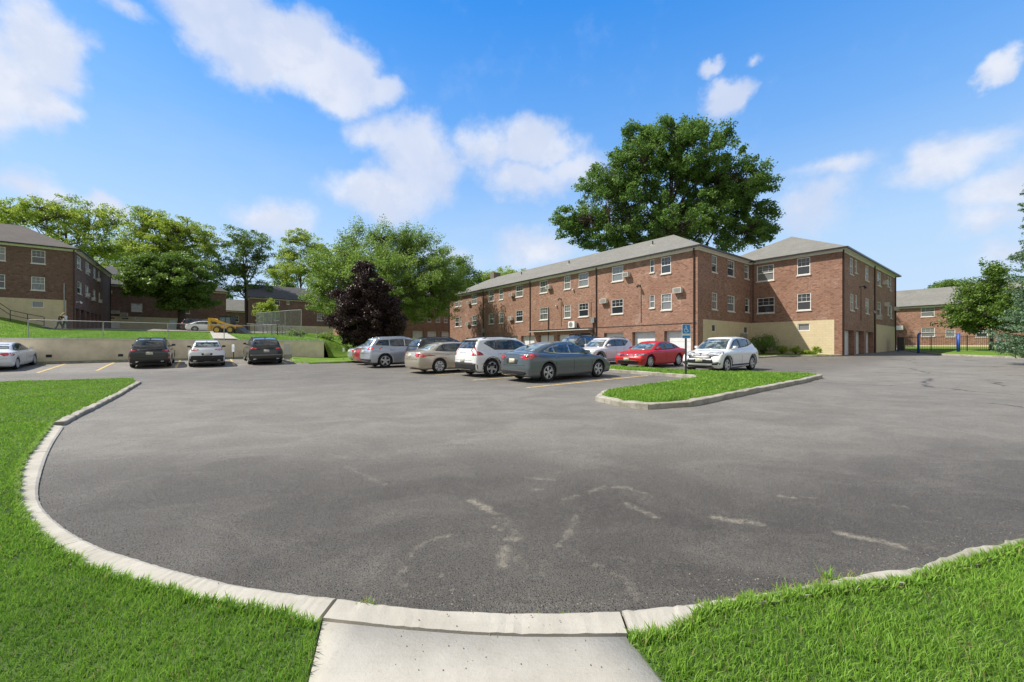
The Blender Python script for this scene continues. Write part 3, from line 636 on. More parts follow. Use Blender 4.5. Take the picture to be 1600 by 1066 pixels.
# grit and crumbs of stone along the kerb line and on the slab
rs = np.random.RandomState(9); mg = MB(); lines = [(resample(LI_w, 200), .10, 900), (resample(MI_w, 100), .08, 350), (resample(RI_w, 200), .16, 900)]
pts_ = []
for Lp, sp_, n in lines:
    i = rs.randint(0, len(Lp), n); pts_.append(Lp[i]+np.stack([rs.normal(0, sp_, n), np.abs(rs.normal(0, sp_, n))], -1))
pts_.append(np.stack([rs.uniform(-.55, .55, 60), rs.uniform(1.75, 2.3, 60)], -1)); pts_.append(np.stack([rs.uniform(-5, 6, 500), rs.uniform(2.5, 8, 500)], -1))
for x, y in np.concatenate(pts_):
    r_ = rs.uniform(.0015, .0055); z = float(lot(x, y)) + (.041 if y < 2.33 and abs(x) < .7 else (.034 if y < 2.45 else .0)); q = rs.uniform(.7, 1.3, (6, 1))*np.array([[1,0,0],[-1,0,0],[0,1,0],[0,-1,0],[0,0,.9],[0,0,-.3]])*r_
    mg.add([(x+a_[0], y+a_[1], z+a_[2]+r_*.3) for a_ in q], [(0,2,4),(2,1,4),(1,3,4),(3,0,4),(2,0,5),(1,2,5),(3,1,5),(0,3,5)])
gg_ = mg.build('grit', simple('grit', (.20, .18, .15), .9, .7, 40)); tag(gg_, 'loose grit and small stones along the kerb', 'grit', kind='stuff')
# ------------------------------------------------------------------ buildings, in the site frame (b along x, a along y)
class Wall:
    """a vertical wall plane: kind 'b' = plane b const (runs along a, looks to -b or +b), 'a' = plane a const (runs along b)"""
    def __init__(s, kind, c, out): s.k = kind; s.c = c; s.o = out     # out = -1 / +1 outward sign
    def P(s, u, dpt, z):            # dpt = distance outwards from the plane
        q = s.c + s.o*dpt
        return (q, u, z) if s.k == 'b' else (u, q, z)
    def px(s, px): return (on_b if s.k == 'b' else on_a)(px, s.c)
    def flip(s):                    # winding so that normals look outwards
        return (s.k == 'b') == (s.o < 0)
    def quad(s, mb, u0, u1, z0, z1, d0=0.0):
        a, b, c, d = s.P(u0, d0, z0), s.P(u1, d0, z0), s.P(u1, d0, z1), s.P(u0, d0, z1)
        uv = [(u0, z0), (u1, z0), (u1, z1), (u0, z1)]
        if s.flip(): mb.quad(d, c, b, a, uv[::-1])
        else: mb.quad(a, b, c, d, uv)
    def box(s, mb, u0, u1, z0, z1, d0, d1):
        p, q = s.P(u0, d0, z0), s.P(u1, d1, z1)
        mb.box(min(p[0], q[0]), max(p[0], q[0]), min(p[1], q[1]), max(p[1], q[1]), z0, z1)
    def face(s, mb, u0, u1, z0, z1, holes, d0=0.0):
        us = sorted({u0, u1, *[x for h in holes for x in (h[0], h[1]) if u0 < x < u1]}); zs = sorted({z0, z1, *[x for h in holes for x in (h[2], h[3]) if z0 < x < z1]})
        for i in range(len(us)-1):
            for j in range(len(zs)-1):
                cu, cz = (us[i]+us[i+1])/2, (zs[j]+zs[j+1])/2
                if any(h[0] < cu < h[1] and h[2] < cz < h[3] for h in holes): continue
                s.quad(mb, us[i], us[i+1], zs[j], zs[j+1], d0)
        for h in holes:
            hu0, hu1, hz0, hz1 = max(h[0], u0), min(h[1], u1), max(h[2], z0), min(h[3], z1); dp = h[4]
            if hu0 >= hu1 or hz0 >= hz1: continue
            P = s.P; 
            def rq(a, b, c, d, uv):
                mb.quad(a, b, c, d, uv)
            rq(P(hu0, d0, hz0), P(hu0, d0, hz1), P(hu0, -dp, hz1), P(hu0, -dp, hz0), [(0, hz0), (0, hz1), (dp, hz1), (dp, hz0)])
            rq(P(hu1, d0, hz0), P(hu1, -dp, hz0), P(hu1, -dp, hz1), P(hu1, d0, hz1), [(0, hz0), (dp, hz0), (dp, hz1), (0, hz1)])
            if h[3] <= z1: rq(P(hu0, d0, hz1), P(hu1, d0, hz1), P(hu1, -dp, hz1), P(hu0, -dp, hz1), [(hu0, 0), (hu1, 0), (hu1, dp), (hu0, dp)])
            if h[2] > z0-.01: rq(P(hu0, d0, hz0), P(hu0, -dp, hz0), P(hu1, -dp, hz0), P(hu1, d0, hz0), [(hu0, 0), (hu0, dp), (hu1, dp), (hu1, 0)])
def local(root, mb):      # site coordinates -> root local
    bo, ao = root['_o']
    mb.v = [(p[0]-bo, p[1]-ao, p[2]-root.location.z) for p in mb.v]; return mb
def building(name, b, a, z, label, cat='apartment building', group=None):
    x, y = W2(b, a); r = empty(name, (x, y, z), TH, label, cat, group); r['_o'] = (b, a); return r
def part(root, mb, name, mat, parent=None, smooth=False):
    return local(root, mb).build(name, M[mat] if isinstance(mat, str) else mat, parent or root, smooth)
def window(root, wl, u0, u1, z0, z1, kind='dh', sill=True, dep=.10):
    f = MB(); fw = .055 if u1-u0 > .5 else .045; d0, d1 = -dep, -dep+.06
    wl.box(f, u0+.004, u0+fw, z0+.004, z1-.004, d0, d1+.02); wl.box(f, u1-fw, u1-.004, z0+.004, z1-.004, d0, d1+.02)
    wl.box(f, u0+fw, u1-fw, z1-fw, z1-.004, d0, d1+.02); wl.box(f, u0+fw, u1-fw, z0+.004, z0+fw+.01, d0, d1+.02)
    zm = (z0+z1)/2
    if kind == 'dh':
        wl.box(f, u0+fw, u1-fw, zm-.028, zm+.028, d0, d1)
        w_ = u1-u0; nb = 3 if w_ > .85 else (2 if w_ > .55 else 0)
        for k in range(1, nb): wl.box(f, u0+w_*k/nb-.008, u0+w_*k/nb+.008, zm+.028, z1-fw, d0+.012, d0+.03)
        if nb: wl.box(f, u0+fw, u1-fw, (zm+z1)/2-.008, (zm+z1)/2+.008, d0+.014, d0+.028)
    fo = part(root, f, 'window', 'white')
    p = MB(); wl.box(p, u0+.02, u1-.02, z0+.02, z1-.02, d0-.05, d0+.008); part(root, p, 'pane', 'pane', fo)
    if sill:
        s_ = MB(); wl.box(s_, u0-.06, u1+.06, z0-.10, z0-.003, -.02, .07); part(root, s_, 'sill', 'stone', fo)
    return (u0, u1, z0, z1, dep)
def upx(wl, p0, p1):
    a, _ = wl.px(p0); b, _ = wl.px(p1); return (min(a, b), max(a, b))
def ac(root, wl, u, z, w_=.62, h_=.42, d=.42, vent=False):
    m = MB(); wl.box(m, u-w_/2, u+w_/2, z-h_/2, z+h_/2, .002, d); o = part(root, m, 'air_conditioner', 'acbody')
    g = MB()
    for k in range(5): zz = z-h_/2+.07+k*(h_-.14)/4; wl.box(g, u-w_/2+.05, u+w_/2-.05, zz-.018, zz+.018, d, d+.008)
    part(root, g, 'grille', 'dark', o)
def dspout(root, wl, u, z0, z1, mat='pipe', r=.055, d=.07, name='downspout'):
    m = MB(); m.tube([wl.P(u, d, z0), wl.P(u, d, z1)], r, 8); part(root, m, name, mat, smooth=False)
def lamp(root, wl, u, z, mat='dark'):
    m = MB(); wl.box(m, u-.07, u+.07, z-.07, z+.07, 0.002, .06); m.tube([wl.P(u, .05, z), wl.P(u, .32, z+.06)], .025, 6)
    m.tube([wl.P(u, .30, z+.10), wl.P(u, .42, z-.14)], [.05, .12], 8); part(root, m, 'wall_lamp', mat)
def garage(root, wl, u0, u1, z0, z1, mat='garage', dep=.42):
    m = MB(); n = 5; h = (z1-z0)/n
    for k in range(n): wl.box(m, u0+.01, u1-.01, z0+k*h+.012, z0+(k+1)*h-.008, -dep-.04, -dep+.03)
    wl.box(m, u0+.005, u1-.005, z0, z1-.005, -dep-.06, -dep+.012); part(root, m, 'garage_door', mat)
    return (u0, u1, z0-.3, z1, dep+.02)
def hip_roof(root, b0, b1, a0, a1, ze, rise, ov=.38, along='a', mat='shingle', gable=(0, 0), trim=True):
    B0, B1, A0, A1 = b0-ov, b1+ov, a0-ov, a1+ov
    if along == 'a': w_ = (B1-B0)/2; mid = (B0+B1)/2; r0 = (mid, A0+w_*(0 if gable[0] else 1)); r1 = (mid, A1-w_*(0 if gable[1] else 1))
    else: w_ = (A1-A0)/2; mid = (A0+A1)/2; r0 = (B0+w_*(0 if gable[0] else 1), mid); r1 = (B1-w_*(0 if gable[1] else 1), mid)
    zt = ze+rise; c = [(B0, A0, ze), (B1, A0, ze), (B1, A1, ze), (B0, A1, ze)]; p, q = (*r0, zt), (*r1, zt)
    sl = math.hypot(w_, rise); m = MB()
    if along == 'a':
        fs = [[c[3], c[0], p, q], [c[1], c[2], q, p], [c[0], c[1], p], [c[2], c[3], q]]
    else:
        fs = [[c[0], c[1], q, p], [c[2], c[3], p, q], [c[3], c[0], p], [c[1], c[2], q]]
    th = .06
    for f in fs:
        ax_ = (Vector(f[1])-Vector(f[0])).normalized(); n_ = (Vector(f[1])-Vector(f[0])).cross(Vector(f[2])-Vector(f[1])).normalized(); v_ = n_.cross(ax_)
        uv = [((Vector(x)-Vector(f[0])).dot(ax_), (Vector(x)-Vector(f[0])).dot(v_)) for x in f]
        k = len(m.v); m.v += [tuple(Vector(x)+Vector((0, 0, th))) for x in f]; m.uv[len(m.f)] = uv; m.f.append(tuple(range(k, k+len(f))))
    k = len(m.v); m.v += [tuple(Vector(x)+Vector((0, 0, -.0))) for x in c]; m.f.append((k+3, k+2, k+1, k)); m.uv[len(m.f)-1] = [(0, 0)]*4
    for i in range(4):
        j = (i+1) % 4; k = len(m.v); m.v += [c[i], c[j], (c[j][0], c[j][1], ze+th), (c[i][0], c[i][1], ze+th)]; m.f.append((k, k+1, k+2, k+3)); m.uv[len(m.f)-1] = [(0, 0)]*4
    o = part(root, m, 'roof', mat)
    if trim:
        g = MB(); t = .10; zl, zh = ze-.10, ze+.045
        g.box(B0-t, B1+t, A0-t, A0-.003, zl, zh); g.box(B0-t, B1+t, A1+.003, A1+t, zl, zh); g.box(B0-t, B0-.003, A0-.003, A1+.003, zl, zh); g.box(B1+.003, B1+t, A0-.003, A1+.003, zl, zh)
        part(root, g, 'gutter', 'gutter', o)
        s = MB(); e = .03
        s.box(b0-e, b1+e, a0-e, a0-.002, ze-.26, ze-.012); s.box(b0-e, b1+e, a1+.002, a1+e, ze-.26, ze-.012); s.box(b0-e, b0-.002, a0-.002, a1+.002, ze-.26, ze-.012); s.box(b1+.002, b1+e, a0-.002, a1+.002, ze-.26, ze-.012)
        s.box(B0+.01, B1-.01, A0+.01, A1-.01, ze-.03, ze-.012)
        part(root, s, 'trim', 'white', o)
    return o
def roofvent(root, b, a, z, roof):
    m = MB(); m.box(b-.16, b+.16, a-.16, a+.16, z-.25, z+.02); part(root, m, 'flashing', 'acbody', roof)
    m = MB(); m.tube([(b, a, z), (b, a, z+.42)], .07, 8); part(root, m, 'vent_pipe', 'dark', roof)

ZE = 9.72; C1B, C1A = S2(15.2, 32.6)
RB0, RA0 = C1B+10.16, C1A-7.05; RA1 = RA0+10.5; RB1 = RB0+21.6
# ---------- long left wing (lit front)
m_ = building('apartment_building', C1B, C1A, .62, 'long three storey red brick building with white garage doors behind the parked cars')
wf = Wall('b', C1B, -1); ws = Wall('a', C1A, -1); MA1 = C1A+41.6; MB1 = C1B+10.16
def zx(X): return 690+X/3.902
hol = []
up, lo_ = (7.92, 9.36), (4.72, 6.16)
for row, xs in ((up, ((1337,1398),(1270,1296),(1038,1107),(835,895),(747,785),(598,645),(452,495),(350,375),(287,320),(183,215),(82,103),(112,122))),
                (lo_, ((1338,1402),(1268,1298),(1035,1107),(835,895),(747,787),(598,648),(452,495),(350,377),(287,320),(186,215),(82,105),(112,122)))):
    for x0, x1 in xs:
        u0, u1 = upx(wf, zx(x0), zx(x1)); z0, z1 = row
        if x0 in (1270, 1268): z0, z1 = (row[0]+.28, row[1]-.0)
        if x0 in (747, 350, 112): z1 -= .0
        hol.append(window(m_, wf, u0, u1, z0, z1))
gz = 2.88; zg = .55
for x0, x1 in ((990,1108),(1163,1302),(1357,1520),(828,930),(705,812)):
    u0, u1 = upx(wf, zx(x0), zx(x1)); hol.append(garage(m_, wf, u0, u1, zg, gz))
g0 = hol[-1][1]+.55
for k in range(6):
    u0 = g0+k*3.35
    if u0+2.7 < MA1-.4: hol.append(garage(m_, wf, u0, u0+2.7, zg, gz))
w = MB(); wf.face(w, C1A, MA1, -.2, ZE, hol)
# side wall (shaded): brick above the cream base
hs_ = []
def zy(X): return 1080+X/4.706
for row, xs in ((up, ((152,190),(268,318),(392,424))), (lo_, ((152,192),(268,320),(397,428)))):
    for x0, x1 in xs:
        u0, u1 = upx(ws, zy(x0), zy(x1)); hs_.append(window(m_, ws, u0, u1, row[0]+(.1 if x0 > 380 else 0), row[1]))
hb_ = []
for x0, x1 in ((152,182),(388,418)):
    u0, u1 = upx(ws, zy(x0), zy(x1)); hb_.append(window(m_, ws, u0, u1, 2.78, 3.42, 'fixed', False))
ZC = 3.80; pier = upx(ws, zy(60), zy(85))
ws.face(w, C1B, MB1, ZC, ZE, hs_); ws.face(w, C1B, pier[1], -.2, ZC, [])
Wall('b', MB1, 1).face(w, RA1, MA1, -.2, ZE, []); Wall('a', MA1, 1).face(w, C1B, MB1, -.2, ZE, [])
part(m_, w, 'brick_wall', 'brick')
w = MB(); ws.face(w, pier[1], MB1-.002, -.2, ZC, hb_, .012); part(m_, w, 'painted_base', 'cream')
rf = hip_roof(m_, C1B, MB1, C1A, MA1, ZE, 2.9)
for X, Y in ((1287,98),(777,220),(487,288),(222,348)):
    px = zx(X); py = 360+Y/3.902; bb = C1B+ (3.0); a_, D = on_b(px, bb); roofvent(m_, bb, a_, ZE+(3.0+.38)/(5.08+.38)*2.9, rf)
for X in (1540, 945, 541, 255, 47): dspout(m_, wf, upx(wf, zx(X), zx(X))[0], .6, ZE-.1)
dspout(m_, wf, upx(wf, zx(653), zx(653))[0], .6, 6.1, r=.045)
for X, z0, z1 in ((1217, 3.7, 7.0), (730, 3.8, 6.6), (912, 4.6, 6.2), (385, 3.6, 6.0)): dspout(m_, wf, upx(wf, zx(X), zx(X))[0], z0, z1, 'brick_dark' if 0 else 'pipe', .018, .03, 'conduit')
for X, z in ((1134,8.35),(660,8.45),(434,8.3),(171,8.2)): ac(m_, wf, upx(wf, zx(X), zx(X))[0], z)
for X, z in ((1447,6.28),(995,6.1),(426,5.2),(165,5.0)): ac(m_, wf, upx(wf, zx(X), zx(X))[0], z, .75, .45, .35)
for X, z in ((1210,7.15),(380,7.0),(728,6.9)): lamp(m_, wf, upx(wf, zx(X), zx(X))[0], z)
for X, z in ((805,7.75),(703,6.2),(1012,6.0)):
    mm = MB(); u = upx(wf, zx(X), zx(X))[0]; mm.tube([wf.P(u, .02, z), wf.P(u, .16, z), wf.P(u, .18, z-.1)], [.09, .10, .06], 8); part(m_, mm, 'vent_hood', 'acbody')
# canopy ledge and condenser
u0, u1 = upx(wf, zx(560), zx(925)); mm = MB(); wf.box(mm, u0, u1, 3.28, 3.40, .003, .75); part(m_, mm, 'canopy', 'stone'); 
mm = MB(); wf.box(mm, u0-.02, u1+.02, 3.41, 3.47, .003, .80); part(m_, mm, 'canopy_edge', 'gutter')
u = upx(wf, zx(810), zx(810))[0]; mm = MB(); wf.box(mm, u-.46, u+.46, 3.56, 4.26, .12, .50); co = part(m_, mm, 'condenser', 'white')
mm = MB(); P_ = wf.P(u+.08, .505, 3.91)
mm.lathe([(.0, -.004), (.25, -.004), (.28, .0), (.25, .006), (.23, -.002)], 'x', 20, P_); part(m_, mm, 'fan_grille', 'galv', co)
mm = MB(); wf.box(mm, u-.4, u-.34, 3.47, 3.56, .15, .5); wf.box(mm, u+.34, u+.4, 3.47, 3.56, .15, .5); part(m_, mm, 'bracket', 'dark', co)
for X, z in ((929, 4.25), (260, 3.8)):
    u = upx(wf, zx(X), zx(X))[0]; mm = MB(); wf.box(mm, u-.22, u+.22, z-.28, z+.28, .003, .28); part(m_, mm, 'meter_box', 'galv')
    dspout(m_, wf, u, .6, z-.28, 'pipe', .05, .12, 'conduit')
mm = MB(); wf.box(mm, C1A+.1, C1A+13.2, 3.46, 3.50, .01, .035); part(m_, mm, 'cable', 'dark')
u = upx(ws, zy(372), zy(372))[0]; mm = MB(); ws.box(mm, u-.38, u+.38, 1.95, 2.75, .02, .32); part(m_, mm, 'utility_box', 'galv')
ch = MB(); ch.box(C1B+4.6, C1B+5.9, MA1-6, MA1-5, ZE+1.8, ZE+3.7); part(m_, ch, 'chimney', 'brick_dark')
# ---------- right wing
r_ = building('apartment_building', RB0, RA0, .8, 'right brick wing with a hipped grey roof, cream base and diagonal shadow across its front')
wf2 = Wall('b', RB0, -1); ws2 = Wall('a', RA0, -1); hol = []; hb_ = []
for x0, x1, z0, z1 in ((482,608,7.75,9.25),(778,875,7.9,9.4),(485,612,4.70,6.15),(778,880,4.75,6.25)):
    u0, u1 = upx(wf2, zy(x0), zy(x1)); u1 = min(u1, C1A-.12); hol.append(window(r_, wf2, u0, u1, z0, z1))
u0, u1 = upx(wf2, zy(783), zy(872)); hb_.append(window(r_, wf2, u0, u1, 2.92, 3.55, 'fixed', False))
w = MB(); pu = upx(wf2, zy(1052), zy(1052))[0]
wf2.face(w, RA0, C1A, ZC, ZE, hol); wf2.face(w, RA0, pu, -.2, ZC, [])
hol = []
for row, xs in (((7.85,9.3), ((1168,1190),(1205,1220),(1282,1305),(1370,1395),(1443,1455),(1460,1473))), ((4.7,6.15), ((1170,1195),(1207,1220),(1282,1306),(1370,1397),(1443,1455),(1462,1478)))):
    for x0, x1 in xs:
        u0, u1 = upx(ws2, zy(x0), zy(x1)); sml = x0 in (1205, 1207, 1443); hol.append(window(r_, ws2, u0, u1, row[0]+(.3 if sml else 0), row[1]))
gg = [(RB0+.72, RB0+3.7), (RB0+4.35, RB0+7.2), (RB0+8.0, RB0+10.9)]
for u0, u1 in gg: hol.append(garage(r_, ws2, u0, u1, .75, 2.95))
cb0 = upx(ws2, zy(1360), zy(1360))[0]
ws2.face(w, RB0, cb0, -.2, ZE, [h for h in hol]) 
ws2.face(w, cb0, RB1, ZC, ZE, [h for h in hol if h[0] > cb0-.01])
Wall('a', RA1, 1).face(w, RB0, RB1, -.2, ZE, []); Wall('b', RB1, 1).face(w, RA0, RA1, -.2, ZE, []); Wall('b', RB0, -1).face(w, C1A, RA1, -.2, ZE, [], -.01)
part(r_, w, 'brick_wall', 'brick')
w = MB(); wf2.face(w, pu, C1A, -.2, ZC, hb_, .012); part(r_, w, 'painted_base', 'cream'); w = MB(); ws2.face(w, cb0, RB1, -.2, ZC, [], .012); part(r_, w, 'painted_base', 'cream')
rf2 = hip_roof(r_, RB0, RB1, RA0, RA1, ZE+.004, 2.95, along='b')
for bb, aa, k in ((RB0+2.0, RA1-1.2, .4), (RB0+9, RA0+2.2, 1)): roofvent(r_, bb, aa, ZE+.95 if k < 1 else ZE+1.5, rf2)
dspout(r_, ws2, RB0+.12, .8, ZE-.1); dspout(r_, ws2, upx(ws2, zy(1345), zy(1345))[0], .8, ZE-.1); dspout(r_, ws2, RB1-.12, .9, ZE-.1)
dspout(r_, wf2, C1A-.25, 3.9, ZE-.1, 'pipe', .035, .05)
lamp(r_, ws2, upx(ws2, zy(1240), zy(1240))[0], 7.0); lamp(r_, ws2, upx(ws2, zy(1310), zy(1310))[0], 4.9, 'galv')
for X, z in ((1412, 8.35), (1424, 6.05), (1494, 5.9), (1366, 4.5)): ac(r_, ws2, upx(ws2, zy(X), zy(X))[0], z, .62, .44, .36)
dspout(r_, ws2, upx(ws2, zy(1246), zy(1246))[0], 3.9, 6.9, 'pipe', .018, .03, 'conduit')
# ---------- far right building
f_ = building('apartment_building', 89, 18, 1.0, 'far two storey brick building with grey roof beyond the picket fence')
w6 = Wall('b', 89, -1); hol = []
def zz(X): return 1380+X/4.845
def zb(py, px, wl): a, D = wl.px(px); return zat(py, D)
for x0, x1, y0, y1 in ((285,388,487,557),(470,545,480,545),(288,390,642,710),(472,545,655,710),(700,790,480,548),(700,790,650,710)):
    px0, px1 = zz(x0), zz(x1); u0, u1 = upx(w6, px0, px1); pc = (px0+px1)/2
    hol.append(window(f_, w6, u0, u1, zb(380+y1/4.845, pc, w6), zb(380+y0/4.845, pc, w6)))
for k in range(3):
    u1 = -6-k*4.0; 
    for z0 in (5.6, 2.7): hol.append(window(f_, w6, u1-2, u1, z0, z0+1.35))
u0, u1 = upx(w6, zz(305), zz(380)); hb_ = [window(f_, w6, u0, u1, .95, 1.5, 'fixed', False)]
w = MB(); w6.face(w, -30, 26, 1.75, 7.9, hol); Wall('a', 26, 1).face(w, 89, 99, 0, 7.9, []); Wall('a', -30, -1).face(w, 89, 99, 0, 7.9, []); Wall('b', 99, 1).face(w, -30, 26, 0, 7.9, [])
part(f_, w, 'brick_wall', 'brick'); w = MB(); w6.face(w, -30, 26, 0, 1.75, hb_, .012); part(f_, w, 'painted_base', 'cream')
hip_roof(f_, 89, 99, -30, 26, 7.9, 3.1, gable=(0, 0)); 
u = upx(w6, 1405, 1405)[0]; mm = MB(); w6.box(mm, u-.5, u+.5, 4.2, 4.9, .003, .5); part(f_, mm, 'meter_box', 'white')
# ---------- left building (L shaped)
LA, LB = 65.8, -11.6; LE = 12.5; LZ = 3.4
l_ = building('apartment_building', LB, LA, LZ, 'dark brick building at the left edge with maroon garage doors and brown roof')
wl1 = Wall('a', LA, -1); wl2 = Wall('b', LB, 1)
def zl(X): return X/3.135
hol = []; hb_ = []
for x0, x1, z0, z1 in ((153,222,10.55,12.0),(-60,27,10.55,12.0),(-230,-150,10.55,12.0),(152,220,7.65,9.1),(-60,25,7.65,9.1),(-230,-150,7.65,9.1)):
    u0, u1 = upx(wl1, zl(x0), zl(x1)); hol.append(window(l_, wl1, u0, u1, z0, z1))
u0, u1 = upx(wl1, zl(155), zl(215)); hb_.append(window(l_, wl1, u0, u1, 5.75, 6.45, 'fixed', False))
w = MB(); pu = upx(wl1, zl(325), zl(325))[0]; LC_ = 6.7
wl1.face(w, -36, LB, LC_, LE, hol); wl1.face(w, pu, LB, 2.6, LC_, [])
hol = []
for row, xs in (((10.6,12.0), ((377,397),(418,436),(457,468),(480,488))), ((7.7,9.1), ((380,400),(418,433),(455,467),(482,491)))):
    for x0, x1 in xs: u0, u1 = upx(wl2, zl(x0), zl(x1)); hol.append(window(l_, wl2, u0, u1, row[0], row[1]))
for x0, x1 in ((372,390),(396,417),(424,440),(446,461),(466,479),(484,495)):
    u0, u1 = upx(wl2, zl(x0), zl(x1)); hol.append(garage(l_, wl2, u0, min(u1, u0+2.7), 3.4, 5.9, 'garage_red'))
LA1 = LA+21.0
wl2.face(w, LA, LA1, 2.6, LE, hol); Wall('a', LA1, 1).face(w, LB-10.2, LB, 3, LE, []); Wall('b', LB-10.2, -1).face(w, LA+10.2, LA1, 3, LE, []); Wall('a', LA+10.2, 1).face(w, -36, LB-10.2, 3, LE, []); Wall('b', -36, -1).face(w, LA, LA+10.2, 3, LE, [])
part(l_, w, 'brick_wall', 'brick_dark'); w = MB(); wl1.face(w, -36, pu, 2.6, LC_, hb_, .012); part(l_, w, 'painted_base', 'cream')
hip_roof(l_, -36, LB, LA, LA+10.2, LE, 2.9, along='b', mat='shingle_brown')
hip_roof(l_, LB-10.18, LB-.003, LA+1.0, LA1, LE+.005, 2.88, along='a', mat='shingle_brown', trim=True)
for X, z in ((424,10.9),(422,7.9),(476,10.6),(451,7.7),(485,7.8)): ac(l_, wl2, upx(wl2, zl(X), zl(X))[0], z, .62, .42, .34)
dspout(l_, wl1, LB-.1, 3.6, LE-.1); dspout(l_, wl1, pu-.15, 3.6, 8.6, 'galv', .05); lamp(l_, wl2, LA+.5, 6.6, 'white'); dspout(l_, wl2, LA1-.15, 3.6, LE-.1)
# ---------- building 2, behind it
k_ = building('apartment_building', -12.4, 87.2, 4.2, 'shaded brick building with cream base behind the chain link fence')
w2_ = Wall('a', 87.2, -1); hol = []; hb_ = []
for x0, x1, z0, z1 in ((645,695,9.8,11.05),(643,697,7.15,8.45),(880,930,9.8,11.05),(880,930,7.15,8.45)):
    u0, u1 = upx(w2_, zl(x0), zl(x1)); hol.append(window(k_, w2_, u0, u1, z0, z1))
for x0, x1 in ((522,565),(592,632),(662,688)): u0, u1 = upx(w2_, zl(x0), zl(x1)); hb_.append(window(k_, w2_, u0, u1, 5.75, 6.15, 'fixed', False))
for p0, p1 in ((163, 188), (264, 276)): u0, u1 = upx(w2_, p0, p1); hb_.append(garage(k_, w2_, u0, u1, 3.9, 5.5 if p0 < 200 else 6.1, dep=.1))
w = MB(); w2_.face(w, -12.4, 3, 6.3, 11.2, hol); Wall('b', 3, 1).face(w, 87.2, 97, 3, 11.2, []); Wall('a', 97, 1).face(w, -12.4, 3, 3, 11.2, []); Wall('b', -12.4, -1).face(w, 87.2, 97, 3, 11.2, [])
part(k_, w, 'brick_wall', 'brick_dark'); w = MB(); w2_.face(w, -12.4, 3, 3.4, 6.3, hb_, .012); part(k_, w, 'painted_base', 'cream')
hip_roof(k_, -12.4, 3, 87.2, 97, 11.2, 3.4, along='b', mat='shingle_dark', gable=(1, 0))
for p, z in ((169, 10.0), (180.5, 6.9), (194, 6.6)): ac(k_, w2_, upx(w2_, p, p)[0], z, .9, .5, .3)
# ---------- gabled house in the middle distance
g_ = building('brick_house', 7.2, 95.5, 4.6, 'gable ended brick house with dark roof behind the tall fence', 'house')
w3 = Wall('a', 95.5, -1); hol = []
def zq(X): return 170+X/5.16
for p0, p1, y0, y1 in ((428,437,466.5,477),(448,452,467.5,475.5),(495.5,506,474,481),(495.5,506,490,501.5),(428,437,490,501)):
    u0, u1 = upx(w3, p0, p1); pc = (p0+p1)/2; hol.append(window(g_, w3, u0, u1, zb(y1, pc, w3), zb(y0, pc, w3)))
GE = 11.5
w = MB(); w3.face(w, 7.2, 30, 6.0, GE, hol); Wall('b', 7.2, -1).face(w, 95.5, 104, 3, GE, []); Wall('b', 30, 1).face(w, 95.5, 104, 3, GE, []); Wall('a', 104, 1).face(w, 7.2, 30, 3, GE, [])
for bb in (7.2, 30): k = len(w.v); w.v += [(bb, 95.5, GE), (bb, 104, GE), (bb, 99.75, GE+2.9)]; w.uv[len(w.f)] = [(0, 0), (8.5, 0), (4.2, 2.9)]; w.f.append((k, k+1, k+2))
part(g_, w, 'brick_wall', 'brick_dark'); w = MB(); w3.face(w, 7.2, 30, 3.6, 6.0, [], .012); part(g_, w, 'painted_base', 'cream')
hip_roof(g_, 7.2, 30, 95.5, 104, GE, 3.1, ov=.3, along='b', mat='shingle_dark', gable=(1, 1))
# ---------- building 4, garages seen between the trees
n_ = building('apartment_building', 18, 64.5, 1.5, 'brick building with white garage doors glimpsed between the dark tree and the long wing')
w4 = Wall('a', 64.5, -1); hol = []
for p0, p1 in ((654,662),(668,673.5),(681,687.5),(694,699)):
    for y0, y1 in ((471,481),(493,503)):
        u0, u1 = upx(w4, p0, p1); hol.append(window(n_, w4, u0, u1, zat(y1, 70), zat(y0, 70)))
for p0, p1 in ((645,661.5),(668,683),(690,704)): u0, u1 = upx(w4, p0, p1); hol.append(garage(n_, w4, u0, u1, 1.5, 4.3, dep=.3))
w = MB(); w4.face(w, 18, 37, 1, 10.2, hol); Wall('b', 18, -1).face(w, 64.5, 75, 1, 10.2, []); Wall('b', 37, 1).face(w, 64.5, 75, 1, 10.2, []); Wall('a', 75, 1).face(w, 18, 37, 1, 10.2, [])
part(n_, w, 'brick_wall', 'brick'); hip_roof(n_, 18, 37, 64.5, 75, 10.2, 2.9, along='b', mat='shingle_dark')
# ---------- distant house
d_ = building('brick_house', -3, 118, 5, 'distant low house with a beige roof seen under the trees', 'house')
w5 = Wall('a', 118, -1); hol = [window(d_, w5, u, u+1.6, 7.6, 9.0) for u in (1.5, 5.0, 8.5)]
w = MB(); w5.face(w, -3, 12, 5, 10.2, hol); Wall('b', -3, -1).face(w, 118, 127, 5, 10.2, []); Wall('b', 12, 1).face(w, 118, 127, 5, 10.2, []); Wall('a', 127, 1).face(w, -3, 12, 5, 10.2, [])
part(d_, w, 'brick_wall', 'brick_dark'); hip_roof(d_, -3, 12, 118, 127, 10.2, 3.2, along='b', mat='shingle', gable=(1, 1))
for r in (m_, r_, f_, l_, k_, g_, n_, d_): del r['_o']
